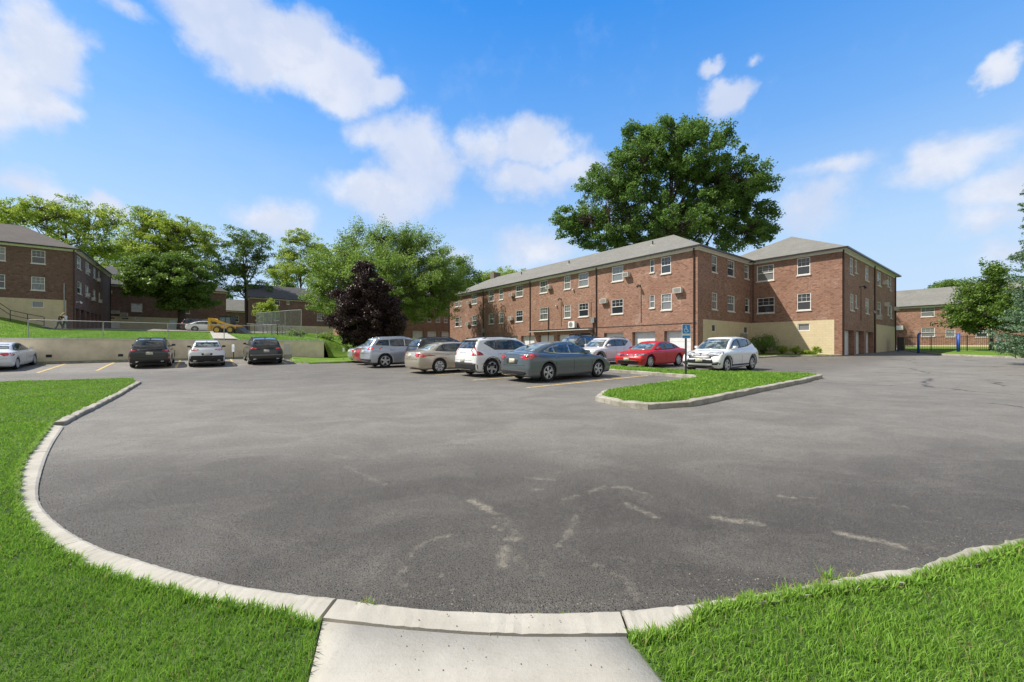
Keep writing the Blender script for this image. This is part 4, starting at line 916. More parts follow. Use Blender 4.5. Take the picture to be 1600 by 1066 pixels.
# ---------- retaining wall
rw = MB(); tz = 2.02
wl = Wall('a', WALL_A, -1); wl.face(rw, -62, WALL_B, -.1, tz-.07, []); Wall('b', WALL_B, 1).face(rw, WALL_A, WALL_A+.32, .2, tz-.07, [])
x, y = W2(-62, WALL_A); rr = empty('retaining_wall', (x, y, 0), TH, 'long cream painted retaining wall behind the left row of cars', 'wall'); rr['_o'] = (-62, WALL_A)
part(rr, rw, 'wall_face', 'wallpaint'); cp = MB(); cp.box(-62, WALL_B+.03, WALL_A-.04, WALL_A+.36, tz-.07, tz+.01); part(rr, cp, 'coping', 'stone')
dh = MB()
for px in (76.5, 188.5, 270):
    u = on_a(px, WALL_A)[0]; wl.box(dh, u-.12, u+.12, .86, 1.02, .002, .02)
part(rr, dh, 'drain_hole', 'black'); del rr['_o']
# ------------------------------------------------------------------ trees
def leaf_mat(name, ca, cb, cc, trans=.35):
    m, t, p = mat_new(name); tt = t.new('ShaderNodeAttribute', attribute_name='tint').outputs['Fac']
    cl = t.new('ShaderNodeAttribute', attribute_name='clump').outputs['Fac']
    col = t.mix(tt, ca, cb); col = t.mix(t.math('MULTIPLY', cl, .5), col, cc)
    t.l.new(col, p.inputs['Base Color']); p.inputs['Roughness'].default_value = .45; p.inputs['Specular IOR Level'].default_value = .3
    tr = t.new('ShaderNodeBsdfTranslucent', ins={0: col}); mx = t.new('ShaderNodeMixShader', ins={0: trans, 1: p.outputs[0], 2: tr.outputs[0]})
    t.l.new(mx.outputs[0], t.n['Material Output'].inputs[0]); return m
M['bark'] = simple('bark', (.085, .065, .05), .95, .35, 6, bump=.6)
M['bark_grey'] = simple('bark_grey', (.13, .115, .10), .95, .35, 6, bump=.6)
M['leaf_maple'] = leaf_mat('leaves_maple', (.07, .16, .035), (.17, .30, .065), (.23, .35, .08), .42)
M['leaf_locust'] = leaf_mat('leaves_locust', (.25, .35, .045), (.50, .60, .10), (.19, .29, .045), .48)
M['leaf_mid'] = leaf_mat('leaves_mid', (.10, .19, .032), (.24, .35, .065), (.08, .16, .03), .40)
M['leaf_olive'] = leaf_mat('leaves_olive', (.18, .29, .05), (.36, .48, .11), (.12, .24, .045), .42)
M['leaf_purple'] = leaf_mat('leaves_purple', (.022, .012, .015), (.062, .032, .036), (.10, .066, .06), .15)
M['needle'] = leaf_mat('spruce_needles', (.06,.125,.055), (.14,.24,.125), (.20,.30,.19), .1)
M['flower'] = simple('white_flowers', (.66, .62, .58), .7, .2, 5)
def leaf_quads(C, L, rs, up=.35, aspect=.62):
    n = len(C); nr = rs.normal(0, 1, (n, 3)); nr[:, 2] = np.abs(nr[:, 2])*.8+up; nr /= np.linalg.norm(nr, axis=1)[:, None]
    t = rs.normal(0, 1, (n, 3)); t -= nr*(t*nr).sum(1)[:, None]; t /= np.linalg.norm(t, axis=1)[:, None]+1e-9
    s = np.cross(nr, t); L = L[:, None]
    droop = nr*L*.15
    V = np.stack([C-t*L*.5, C+s*L*.5*aspect-t*L*.05, C+t*L*.5-droop, C-s*L*.5*aspect-t*L*.05], 1).reshape(-1, 3)
    return V, np.arange(n*4).reshape(n, 4)
def tree(name, label, base, trunk_r, blobs, ncl, npl, leaf, mat, seed, bark='bark', group=None, rc=.9, flat=.7, fork=.3, shell=.45, lean=(0, 0), nl=16, cat='tree', aspect=.62, spiky=0.0, lobes=9):
    rs = np.random.RandomState(seed); base = Vector(base); root = empty(name, base, 0, label, cat, group)
    B = [(np.array(c)-np.array(base), np.array(r)) for c, r in blobs]
    vol = np.array([r[0]*r[1]*r[2] for _, r in B])**.8; vol /= vol.sum()
    cl = []
    while len(cl) < ncl:
        k = rs.choice(len(B), p=vol); d = rs.normal(0, 1, 3); d /= np.linalg.norm(d); rad = rs.uniform(0, 1)**shell*rs.uniform(.86, 1.12)
        cl.append(B[k][0]+d*rad*B[k][1])
    cl = np.array(cl)
    if lobes:      # boughs: pull the leaf clusters together round a limited number of bough ends, leaving gaps between them
        nb = max(8, int(ncl/lobes)); bo = cl[rs.choice(len(cl), nb, replace=False)]; dd = np.linalg.norm(cl[:, None]-bo[None], axis=2); j = dd.argmin(1)
        cl = cl + (bo[j]-cl)*rs.uniform(.0, .38, (len(cl), 1))
    cl[:, 2] = np.maximum(cl[:, 2], .3)
    top = cl[:, 2].max(); c0 = cl.mean(0)
    # limbs
    mb = MB(); hf = top*fork; k0 = Vector((c0[0]*.15+lean[0], c0[1]*.15+lean[1], hf))
    ctr = Vector((c0[0]*.5, c0[1]*.5, max(hf*1.6, c0[2])))
    trunk_pts = [Vector((0, 0, -.3)), Vector((trunk_r*.1, 0, hf*.35)), k0*.75+Vector((rs.normal()*.1, 0, hf*.08)), k0, k0.lerp(ctr, .5), ctr, ctr.lerp(Vector((c0[0], c0[1], top*.93)), .75)]
    mb.tube(trunk_pts, [trunk_r*1.35, trunk_r, trunk_r*.85, trunk_r*.75, trunk_r*.5, trunk_r*.3, trunk_r*.06], 10)
    lim = []
    idx = rs.choice(len(cl), min(nl, len(cl)), replace=False)
    for i in idx:
        e = Vector(cl[i]); st = trunk_pts[3].lerp(trunk_pts[5], rs.uniform(0, .9)); hd = (e-st)
        m1 = st + Vector((hd.x*.35, hd.y*.35, hd.z*.25+.05*hd.length)) + Vector(rs.normal(0, .05*hd.length, 3)); m2 = st + hd*.7 + Vector(rs.normal(0, .05*hd.length, 3))
        r0 = trunk_r*rs.uniform(.28, .45); pts = [st, m1, m2, e]; mb.tube(pts, [r0, r0*.7, r0*.4, r0*.1], 6, False); lim.append(pts)
    LP = np.array([list(p[1].lerp(p[2], t)) if t < 1 else list(p[2].lerp(p[3], t-1)) for p in lim for t in (0, .5, 1, 1.5)])
    for i in range(len(cl)):
        d = np.linalg.norm(LP-cl[i], axis=1); j = d.argmin()
        if d[j] > .5:
            a = Vector(LP[j]); b = Vector(cl[i]); q = a.lerp(b, .5)+Vector(rs.normal(0, .06*d[j], 3)); mb.tube([a, q, b], [trunk_r*.10, trunk_r*.06, .012], 4, False)
    mb.build('trunk', M[bark], root, True)
    # leaves
    n = ncl*npl; ci = np.repeat(np.arange(ncl), npl); sz = rs.uniform(.6, 1.25, ncl)*rc
    d = rs.normal(0, 1, (n, 3)); d /= np.linalg.norm(d, axis=1)[:, None]; d *= (rs.uniform(0, 1, n)**.5)[:, None]
    C = cl[ci] + d*sz[ci][:, None]*np.array([1, 1, flat])
    if spiky:
        out = cl-ctr; out /= np.linalg.norm(out, axis=1)[:, None]; out[:, 2] += .5; C += out[ci]*(rs.uniform(0, 1, n)**3*spiky)[:, None]
    V, Fa = leaf_quads(C, leaf*rs.uniform(.6, 1.3, n), rs, aspect=aspect)
    tint = np.repeat(np.clip(rs.uniform(0, 1, n), 0, 1), 4); cm_ = np.repeat(np.repeat(rs.uniform(0, 1, ncl), npl), 4)
    np_mesh('crown', V, Fa, M[mat], root, {'tint': tint, 'clump': cm_})
    return root
def bl(px, py, D, rx, ry, rd=None):
    c = P3(px, py, D); s = D/F; return ((c.x, c.y, c.z), (rx*s, (rd if rd else rx*s*.9), ry*s))
def tbase(px, D, zf=hill, dz=0): x = (px-800)/F*D; return (x, D, float(zf(x, D))+dz)
# big maple behind the long wing
tree('maple_tree', 'huge dark green maple rising behind the roofs of the brick wings', tbase(1046, 66, lot), .62,
     [bl(1040,250,66,84,56), bl(960,300,66,68,50), bl(905,350,66,42,34), bl(1120,290,66,70,54), bl(1165,300,66,48,36), bl(1160,360,66,54,36), bl(1050,350,66,90,44), bl(995,222,66,30,26), bl(1040,210,66,32,18), bl(1080,212,66,36,20), bl(1128,215,66,24,20), bl(955,372,66,54,26), bl(1195,278,66,24,16), bl(1190,340,66,24,26), bl(885,345,66,22,18)],
     1650, 100, .36, 'leaf_maple', 31, rc=.95, fork=.36, shell=.48, spiky=.6, nl=26, flat=.75)
# left skyline
tree('locust_tree', 'spreading yellow-green tree behind the brown roofed building at the left edge', tbase(110, 84), .5,
     [bl(60,338,84,56,26), bl(110,335,84,60,28), bl(160,345,84,34,26), bl(20,330,84,46,20), bl(130,385,84,60,28), bl(-20,345,84,40,20), bl(170,390,84,34,22)], 620, 50, .36, 'leaf_locust', 32, 'bark', 'tall trees behind the left buildings', rc=1.1, fork=.3, nl=24, flat=.6, shell=.55)
tree('locust_tree', 'tall yellow-green tree with dark limbs, second along the left skyline', tbase(262, 82), .45,
     [bl(240,350,82,44,26), bl(290,365,82,44,26), bl(215,372,82,30,24), bl(265,395,82,60,26), bl(330,385,82,26,20), bl(230,340,82,24,14)], 600, 50, .36, 'leaf_locust', 33, 'bark', 'tall trees behind the left buildings', rc=1.1, fork=.35, nl=22, flat=.6, shell=.55)
tree('shade_tree', 'dark spreading tree standing on the upper lawn behind the parked white car', tbase(284, 60), .5,
     [bl(245,425,59,46,22), bl(290,412,60,42,20), bl(235,450,59,38,20), bl(300,452,60,36,24), bl(268,440,59,62,28), bl(322,468,61,20,14), bl(275,475,59,34,14)], 420, 120, .34, 'leaf_mid', 34, 'bark', rc=.9, fork=.42, nl=18, flat=.6)
tree('shade_tree', 'slender mid green tree in front of the distant low house', tbase(386, 84), .38,
     [bl(385,370,84,30,20), bl(365,385,84,20,16), bl(405,390,84,26,22), bl(380,415,84,38,22), bl(345,425,84,30,20), bl(395,450,84,30,14), bl(350,455,84,22,16)], 240, 80, .32, 'leaf_mid', 35, 'bark', 'tall trees behind the left buildings', rc=1.2, fork=.3, nl=16, flat=.5)
tree('shade_tree', 'tall airy tree directly above the gable ended house', tbase(470, 108), .42,
     [bl(462,372,108,24,18), bl(450,395,108,22,20), bl(485,385,108,20,20), bl(470,420,108,40,24), bl(505,400,108,22,22), bl(440,430,108,22,20)], 230, 75, .40, 'leaf_locust', 36, 'bark', 'tall trees behind the left buildings', rc=1.5, fork=.3, nl=14, flat=.5)
tree('ash_tree', 'broad rounded olive green tree standing behind the purple-leaved tree', tbase(600, 54), .55,
     [bl(590,400,54,62,40), bl(520,425,52,48,42), bl(655,410,55,52,40), bl(690,440,56,42,40), bl(600,440,53,110,44), bl(500,465,52,34,30), bl(660,475,55,60,30), bl(560,378,54,30,20), bl(640,378,54,34,18), bl(560,480,54,60,24)],
     900, 150, .25, 'leaf_olive', 37, 'bark', rc=.85, fork=.25, shell=.38, nl=24, spiky=1.0, aspect=.45, lobes=0)
tree('purple_leaved_tree', 'dense dark purple-leaved tree on the grass bank beside the retaining wall', tbase(572, 37.5), .28,
     [bl(572,440,37.5,28,28), bl(562,475,37.5,42,32), bl(594,470,37.5,34,32), bl(575,505,37.5,52,32), bl(542,500,37.5,32,26), bl(606,505,37.5,32,28), bl(570,420,37.5,16,12), bl(590,530,37.5,36,18), bl(545,528,37.5,26,14)],
     560, 170, .17, 'leaf_purple', 38, 'bark', rc=.55, fork=.12, shell=.4, nl=16)
tree('shade_tree', 'light green tree above the far end of the long brick wing', tbase(722, 100), .4,
     [bl(720,415,100,24,18), bl(705,440,100,26,22), bl(738,440,100,20,20)], 170, 75, .38, 'leaf_mid', 39, 'bark', 'trees showing over the roofs', rc=1.5, nl=10)
tree('shade_tree', 'low tree crown peeking over the ridge at the far end of the long wing', tbase(790, 105), .4,
     [bl(790,432,105,34,18), bl(765,438,105,22,16), bl(825,440,105,30,12)], 180, 75, .38, 'leaf_locust', 40, 'bark', 'trees showing over the roofs', rc=1.4, nl=10)
tree('shade_tree', 'small crown visible above the roof of the far right building', tbase(1490, 84, lot), .3,
     [bl(1490,446,84,26,9), bl(1462,452,84,16,6), bl(1520,450,84,22,12)], 110, 70, .34, 'leaf_mid', 41, 'bark', 'trees showing over the roofs', rc=1.1, nl=8)
tree('young_tree', 'round crowned green tree inside the picket fence at the right', tbase(1549, 41, lot, .1), .15,
     [bl(1548,430,41,20,22), bl(1545,455,41,36,24), bl(1530,480,41,46,24), bl(1572,478,41,40,26), bl(1550,500,41,60,20), bl(1504,497,41,24,14), bl(1585,505,41,26,14)],
     420, 90, .21, 'leaf_mid', 42, 'bark', rc=.62, fork=.30, nl=14, shell=.45, spiky=.5)
tree('young_tree', 'small yellow-green tree in front of the gable ended house', tbase(417, 66), .08,
     [bl(416,478,66,14,12), bl(412,492,66,13,12), bl(424,488,66,10,12)], 80, 60, .24, 'leaf_locust', 43, 'bark', rc=.7, nl=8)
for i, (px, py, D, rx, ry, mt, lb) in enumerate(((345,478,104,26,10,'leaf_mid','rounded green shrub mass beside the distant low house'), (312,455,112,40,34,'leaf_mid','leafy background tree behind the dark spreading tree'),
        (440,445,122,34,34,'leaf_mid','leafy background tree just left of the gable ended house'), (190,400,112,44,34,'leaf_locust','yellow-green background tree behind the left building'),
        (640,470,78,50,30,'leaf_mid','dark leafy tree filling the gap behind the purple-leaved tree'), (20,400,112,60,30,'leaf_locust','yellow-green tree crown behind the brown roof'), (530,450,112,50,40,'leaf_mid','background tree behind the right end of the gable ended house'))):
    tree('background_tree', lb, tbase(px, D), .35, [bl(px,py,D,rx,ry), bl(px-rx*.5,py+ry*.5,D,rx*.7,ry*.7), bl(px+rx*.5,py+ry*.4,D,rx*.7,ry*.7)], 170, 70, .42, mt, 60+i, 'bark', 'background trees of the left skyline', rc=1.5, nl=8)
# spruce at the right edge
def spruce(name, label, base, H, Rb, seed):
    rs = np.random.RandomState(seed); root = empty(name, base, 0, label, 'conifer'); mb = MB()
    mb.tube([(0, 0, -.2), (0, 0, H*.5), (0, 0, H)], [.20, .12, .02], 8); C = []; Ls = []
    z = .35
    while z < H*.98:
        t = 1-z/H; n = int(7+9*t); ln = Rb*t**.4+.1
        for k in range(n):
            an = rs.uniform(0, 6.28); L = ln*rs.uniform(.75, 1.12); dr = rs.uniform(.05, .22)
            pts = [Vector((math.cos(an)*L*s, math.sin(an)*L*s, z - dr*L*s*1.2 + .28*L*s*s)) for s in (0, .35, .7, 1)]
            mb.tube([(0, 0, z), *pts[1:]], [.03, .02, .014, .005], 4, False)
            m = int(60+150*L)
            s = rs.uniform(.15, 1.0, m); wdt = .34*L*(1-.55*s)*.75+.05; side = rs.uniform(-1, 1, m)*wdt
            x = np.cos(an)*L*s - np.sin(an)*side; y = np.sin(an)*L*s + np.cos(an)*side
            zz_ = z - dr*L*s*1.2 + .28*L*s*s - np.abs(side)*.35 + rs.normal(0, .035, m)
            C.append(np.stack([x, y, zz_], -1))
        z += .17+.14*t
    mb.build('trunk', M['bark'], root, True); C = np.concatenate(C); n = len(C)
    V, Fa = leaf_quads(C, .12*rs.uniform(.6, 1.3, n), rs, .3, .42)
    np_mesh('crown', V, Fa, M['needle'], root, {'tint': np.repeat(rs.uniform(0, 1, n), 4), 'clump': np.repeat(rs.uniform(0, 1, n), 4)}); return root
sb = gp(1698, 572, 0); spruce('blue_spruce', 'blue-green spruce cut by the right edge of the picture', (sb[0], sb[1], float(lot(*sb))), 12.5, 3.1, 50)
# shrubs
def shrub(name, label, base, r, h, mat, seed, n=26, npl=70, leaf=.09, flowers=0, group=None):
    rs = np.random.RandomState(seed); root = empty(name, base, 0, label, 'shrub', group); mb = MB(); cl = []
    for k in range(n):
        an = rs.uniform(0, 6.28); q = rs.uniform(0, 1)**.6; cl.append((math.cos(an)*r*q, math.sin(an)*r*q*.8, h*(.25+.6*rs.uniform()*(1-.5*q*q))))
        mb.tube([(0, 0, 0), Vector(cl[-1])*.5+Vector((0, 0, .05)), cl[-1]], [.02, .012, .005], 4, False)
    mb.build('stem', M['bark'], root); cl = np.array(cl); m = n*npl; ci = np.repeat(np.arange(n), npl)
    C = cl[ci]+rs.normal(0, .33, (m, 3))*np.array([r*.42, r*.42, h*.30]); C[:, 2] = np.maximum(C[:, 2], .03)
    V, Fa = leaf_quads(C, leaf*rs.uniform(.6, 1.3, m), rs); np_mesh('foliage', V, Fa, M[mat], root, {'tint': np.repeat(rs.uniform(0, 1, m), 4), 'clump': np.repeat(rs.uniform(0, 1, n).repeat(npl), 4)})
    if flowers:
        f = []
        for k in range(flowers):
            an = rs.uniform(0, 6.28); q = rs.uniform(.4, 1); f.append(np.array([math.cos(an)*r*q, math.sin(an)*r*q*.8, h*rs.uniform(.3, .85)*(1.05-.4*q)])+rs.normal(0, .045, (26, 3)))
        f = np.concatenate(f); V, Fa = leaf_quads(f, .05*np.ones(len(f)), rs); np_mesh('flowers', V, Fa, M['flower'], root)
    return root
def sbase(px, D, dz=.12): x = (px-800)/F*D; return (x, D, float(lot(x, D))+dz)
shrub('hydrangea_bush', 'dark bush with white flower heads against the cream base wall', sbase(1192, 36.0), 1.35, 1.9, 'leaf_maple', 71, 46, 90, .11, 34)
for i, (px, D, r, h, lb) in enumerate(((1222,36,.7,.9,'low leafy weeds just right of the white flowered bush'),(1243,34.6,.6,.8,'taller clump of weeds midway along the cream base'),(1262,33.9,.5,.45,'lowest clump of weeds along the cream base'),(1274,33.6,.45,.75,'small rounded shrub beneath the basement window'))):
    shrub('weed_clump', lb, sbase(px, D), r, h, 'leaf_locust', 72+i, 16, 60, .09, 0, 'weeds against the cream base')
for i, (px, D) in enumerate(((648,40),(660,41))):
    shrub('hedge', ('yellow-green hedge bush behind the silver car roof, nearer the purple-leaved tree','yellow-green hedge bush behind the silver car roof, nearer the brick wing')[i], sbase(px, D), 1.1, 1.9, 'leaf_locust', 80+i, 24, 70, .11, 0, 'hedge bushes')
for i, (px, D, r, h, lb) in enumerate(((515,38.5,1.0,1.1,'brushy undergrowth at the left foot of the purple-leaved tree'),(630,39,1.4,1.5,'brushy undergrowth at the right foot of the purple-leaved tree'),(462,43,1.0,.9,'scrubby bush among the stair railings'))):
    x = (px-800)/F*D; shrub('undergrowth', lb, (x, D, float(hill(x, D))), r, h, 'leaf_olive', 90+i, 24, 70, .11)
# ------------------------------------------------------------------ cars: bodies grown from a profile, details laid on their surface
def sd_poly(P, x, z):
    P = np.array(P, float); n = len(P); d = np.full(x.shape, 1e9); s = np.ones(x.shape)
    for i in range(n):
        a = P[i]; b = P[i-1]; e = b-a; wx, wz = x-a[0], z-a[1]
        t = np.clip((wx*e[0]+wz*e[1])/(e@e), 0, 1); qx, qz = wx-e[0]*t, wz-e[1]*t; d = np.minimum(d, qx*qx+qz*qz)
        c1 = z >= a[1]; c2 = z < b[1]; c3 = e[0]*wz > e[1]*wx
        s = np.where((c1 & c2 & c3) | (~c1 & ~c2 & ~c3), -s, s)
    return s*np.sqrt(d)
def smax(a, b, k): h = np.clip(.5-.5*(b-a)/k, 0, 1); return b*(1-h)+a*h + k*h*(1-h)
def smin(a, b, k): return -smax(-a, -b, k)
def catmull(pts, n=5):
    P = [np.array(p, float) for p in pts]; out = []; m = len(P)
    for i in range(m):
        p0, p1, p2, p3 = P[i-1], P[i], P[(i+1) % m], P[(i+2) % m]
        for k in range(n):
            t = k/n; out.append(.5*((2*p1)+(-p0+p2)*t+(2*p0-5*p1+4*p2-p3)*t*t+(-p0+3*p1-3*p2+p3)*t**3))
    return [tuple(p) for p in out]
def surface_nets(Fv, o, h):
    S = Fv < 0; nx, ny, nz = Fv.shape; acc = np.zeros((nx-1, ny-1, nz-1, 3)); cnt = np.zeros((nx-1, ny-1, nz-1))
    def sl(i, n): return slice(i, n-1+i)
    cor = [(i, j, k) for i in (0, 1) for j in (0, 1) for k in (0, 1)]
    for a in cor:
        for ax_ in range(3):
            if a[ax_] == 1: continue
            b = list(a); b[ax_] = 1
            fa = Fv[sl(a[0], nx), sl(a[1], ny), sl(a[2], nz)]; fb = Fv[sl(b[0], nx), sl(b[1], ny), sl(b[2], nz)]
            m = (fa < 0) != (fb < 0); t = np.where(m, fa/(fa-fb+1e-12), 0)
            for c in range(3): acc[..., c] += np.where(m, a[c]+(t if c == ax_ else 0), 0)
            cnt += m
    act = cnt > 0; idx = -np.ones(act.shape, int); idx[act] = np.arange(act.sum())
    I = np.argwhere(act); V = (I + acc[act]/cnt[act][:, None])*h + np.array(o)
    Q = []
    for ax_ in range(3):
        o1, o2 = (ax_+1) % 3, (ax_+2) % 3; sa = [slice(None)]*3; sb_ = [slice(None)]*3; sa[ax_] = slice(0, -1); sb_[ax_] = slice(1, None)
        m = S[tuple(sa)] != S[tuple(sb_)]; E = np.argwhere(m); E = E[(E[:, o1] > 0) & (E[:, o2] > 0) & (E[:, o1] < Fv.shape[o1]-1) & (E[:, o2] < Fv.shape[o2]-1)]
        fl = S[tuple(E.T)]
        def g(d1, d2): q = E.copy(); q[:, o1] -= d1; q[:, o2] -= d2; return idx[tuple(q.T)]
        q = np.stack([g(0, 0), g(1, 0), g(1, 1), g(0, 1)], -1); q[~fl] = q[~fl][:, ::-1]; Q.append(q[(q >= 0).all(1)])
    return V, np.concatenate(Q)
def paint(name, col, metal=.0, rough=.32, coat=1.0):
    m, t, p = mat_new(name); c = t.new('ShaderNodeTexCoord').outputs['Object']
    sp = t.new('ShaderNodeSeparateXYZ', ins={0: c}); dirt = t.math('MULTIPLY', t.ramp(sp.outputs[2], .62, .18), t.ramp(t.noise(c, 5, 6, .65), .3, .75))
    t.l.new(t.mix(t.math('MULTIPLY', dirt, .28), (*col, 1), (.16, .14, .12)), p.inputs['Base Color'])
    p.inputs['Metallic'].default_value = metal; p.inputs['Roughness'].default_value = rough; p.inputs['Coat Weight'].default_value = coat; p.inputs['Coat Roughness'].default_value = .03
    return m
def glassy(name, col, rough=.03, ior=1.7):
    m, t, p = mat_new(name); p.inputs['Base Color'].default_value = (*col, 1); p.inputs['Roughness'].default_value = rough; p.inputs['IOR'].default_value = ior; p.inputs['Specular IOR Level'].default_value = .75
    c = t.new('ShaderNodeTexCoord').outputs['Object']
    t.l.new(t.mix(t.ramp(t.noise(t.vmath('MULTIPLY', c, (2.2, 2.2, 3.5)), 1.6, 3), .42, .60), (*[x*.5 for x in col], 1), (*[min(1, x*2.4+.02) for x in col], 1)), p.inputs['Base Color']); return m
M['cglass'] = glassy('car_glass', (.022, .028, .030)); M['cglass_clear'] = glassy('windscreen_glass', (.07, .09, .09), .04, 2.0)
M['tail'] = glassy('tail_lamp', (.42, .012, .015), .12); M['head'] = glassy('head_lamp', (.16, .165, .175), .08); M['amber'] = glassy('amber_lamp', (.6, .2, .02), .12)
M['clad'] = simple('black_plastic', (.022, .022, .024), .55, .2, 6); M['tyre'] = simple('tyre_rubber', (.018, .018, .018), .85, .2, 12)
M['rim'] = simple('alloy_rim', (.62, .63, .64), .35, .08, 6, .35); M['rimdark'] = simple('dark_alloy', (.05, .05, .055), .35, .1, 6, .6)
M['chrome'] = simple('chrome', (.75, .75, .76), .12, .03, 6, 1.0); M['plate'] = simple('plate', (.55, .52, .42), .4, .2, 14); M['seam'] = simple('door_gap', (.012, .012, .012), .8, .1, 6)
M['barrel'] = simple('dark_barrel', (.02, .02, .02), .7, .1, 6); M['grille'] = simple('grille_black', (.015, .015, .016), .35, .2, 30)  # barrel: plain dark hub disc behind the spokes
def pclip(poly, x0, x1):
    def half(P, x, s):
        out = []
        for i in range(len(P)):
            a, b = P[i-1], P[i]; da, db = s*(a[0]-x), s*(b[0]-x)
            if (da >= 0) != (db >= 0): t = da/(da-db); out.append((x, a[1]+(b[1]-a[1])*t))
            if db >= 0: out.append(b)
        return out
    return half(half(poly, x0, 1), x1, -1)
class Shell:
    def __init__(s, V, Q): s.bvh = BVHTree.FromPolygons([tuple(v) for v in V], [tuple(int(i) for i in q) for q in Q])
    def cast(s, q, ax_):
        if ax_ == 'L': o, d = Vector((q[0], 3, q[1])), Vector((0, -1, 0))
        elif ax_ == 'R': o, d = Vector((q[0], -3, q[1])), Vector((0, 1, 0))
        elif ax_ == 'back': o, d = Vector((-5, q[0], q[1])), Vector((1, 0, 0))
        elif ax_ == 'front': o, d = Vector((5, q[0], q[1])), Vector((-1, 0, 0))
        else: o, d = Vector((q[0], q[1], 4)), Vector((0, 0, -1))
        h = s.bvh.ray_cast(o, d)
        return (h[0], d, h[1]) if h[0] is not None else (None, d, None)
    def patch(s, mb, poly, ax_, off=.006, step=.09):
        pts = [Vector(p) for p in poly]; dense = []
        for i in range(len(pts)):
            a, b = pts[i], pts[(i+1) % len(pts)]; n = max(1, int((b-a).length/step))
            dense += [a.lerp(b, k/n) for k in range(n)]
        P = np.array([tuple(p) for p in dense]); lo, hi = P.min(0), P.max(0)
        gx_, gy_ = np.meshgrid(np.arange(lo[0]+step/2, hi[0], step), np.arange(lo[1]+step/2, hi[1], step)); gx_, gy_ = gx_.ravel(), gy_.ravel()
        k = inpoly(gx_, gy_, P) if len(gx_) else []; n = len(dense)
        vs, es, fs, _, _, _ = delaunay_2d_cdt(dense+[Vector((a, b)) for a, b, q in zip(gx_, gy_, k) if q], [(i, (i+1) % n) for i in range(n)], [], 1, 1e-5)
        out = []; ok = []
        hits = [s.cast(v, ax_) for v in vs]; last = None
        good = [h[0] for h in hits if h[0] is not None]
        if not good: return
        for v, (h, d, nn) in zip(vs, hits):
            if h is None:
                # nearest good hit
                g = min(good, key=lambda q: (q - (Vector((v[0], q.y, v[1])) if ax_ in 'LR' else (Vector((q.x, v[0], v[1])) if ax_ in ('back', 'front') else Vector((v[0], v[1], q.z))))).length); h = g; nn = -d
            if nn.dot(d) > 0: nn = -nn
            out.append(h + nn*off); ok.append((h, d, nn))
        F2 = []; cnt = {}
        for f in fs:
            f = list(f); a, b, c = out[f[0]], out[f[1]], out[f[2]]
            if (b-a).cross(c-a).dot(ok[0][1]) > 0: f = f[::-1]
            F2.append(tuple(f))
            for i in range(len(f)): cnt[(f[i], f[(i+1) % len(f)])] = 1
        bd = [e for e in cnt if (e[1], e[0]) not in cnt]; V = list(out)
        for i, j in bd:
            k_ = len(V); V += [ok[i][0]-ok[i][2]*.012, ok[j][0]-ok[j][2]*.012]; F2.append((j, i, k_, k_+1))
        mb.add(V, F2)
WH = {}
def wheel_mesh(r, wd, style):
    key = (round(r, 3), style)
    if key in WH: return WH[key]
    t = MB(); rr = r*.70; hw = wd/2
    t.lathe([(rr, -hw*.82), (r*.9, -hw*.98), (r*.975, -hw*.75), (r, -hw*.4), (r, hw*.4), (r*.975, hw*.75), (r*.9, hw*.98), (rr, hw*.82)], 'y', 32)
    b = MB(); b.lathe([(.001, hw*.2), (rr*.99, hw*.2), (rr*.99, -hw*.7), (.001, -hw*.7)], 'y', 24)
    m = MB(); m.lathe([(rr*1.02, hw*.80), (rr*.93, hw*.92), (rr*.90, hw*.55), (rr*1.0, hw*.5)], 'y', 32, closed=True)
    m.lathe([(.001, hw*.78), (r*.13, hw*.76), (r*.15, hw*.5)], 'y', 14)
    ns = {'five': 5, 'ten': 10, 'cap': 7, 'twin': 5}[style]; sw = {'five': .085, 'ten': .045, 'cap': .11, 'twin': .036}[style]*r/.33
    for k in range(ns):
        for dd in ((-.13, .13) if style == 'twin' else (0,)):
            A = Matrix.Rotation(2*math.pi*k/ns, 4, 'Y')
            p0, p1 = r*.10, rr*.95; q = [(-sw*.5+dd*.02, p0), (sw*.5+dd*.02, p0), (sw*.42+dd*r*.9, p1), (-sw*.42+dd*r*.9, p1)]
            vs = [A @ Vector((x, yy, z)) for yy in (hw*.45, hw*.74) for x, z in q]
            m.add(vs, [(0, 1, 2, 3), (7, 6, 5, 4), (0, 4, 5, 1), (1, 5, 6, 2), (2, 6, 7, 3), (3, 7, 4, 0)])
    ms = []
    for mb, nm, mt in ((b, 'wheel', 'barrel'), (t, 'tyre', 'tyre'), (m, 'rim', 'rim')):
        o = mb.build(nm, M[mt], None, nm == 'tyre'); ms.append(o.data); bpy.data.objects.remove(o)
    WH[key] = ms; return ms
def add_wheel(root, x, y, r, wd, style):
    ms = wheel_mesh(r, wd, style); flip = math.pi if y < 0 else 0
    w_ = bpy.data.objects.new('wheel', ms[0]); COL.objects.link(w_); w_.parent = root; w_.location = (x, y, r); w_.rotation_euler = (0, random.uniform(0, 1.2), 0)
    if flip: w_.rotation_euler = (math.pi, random.uniform(0, 1.2), 0)
    for nm, me in (('tyre', ms[1]), ('rim', ms[2])):
        o = bpy.data.objects.new(nm, me); COL.objects.link(o); o.parent = w_
SHELLS = {}
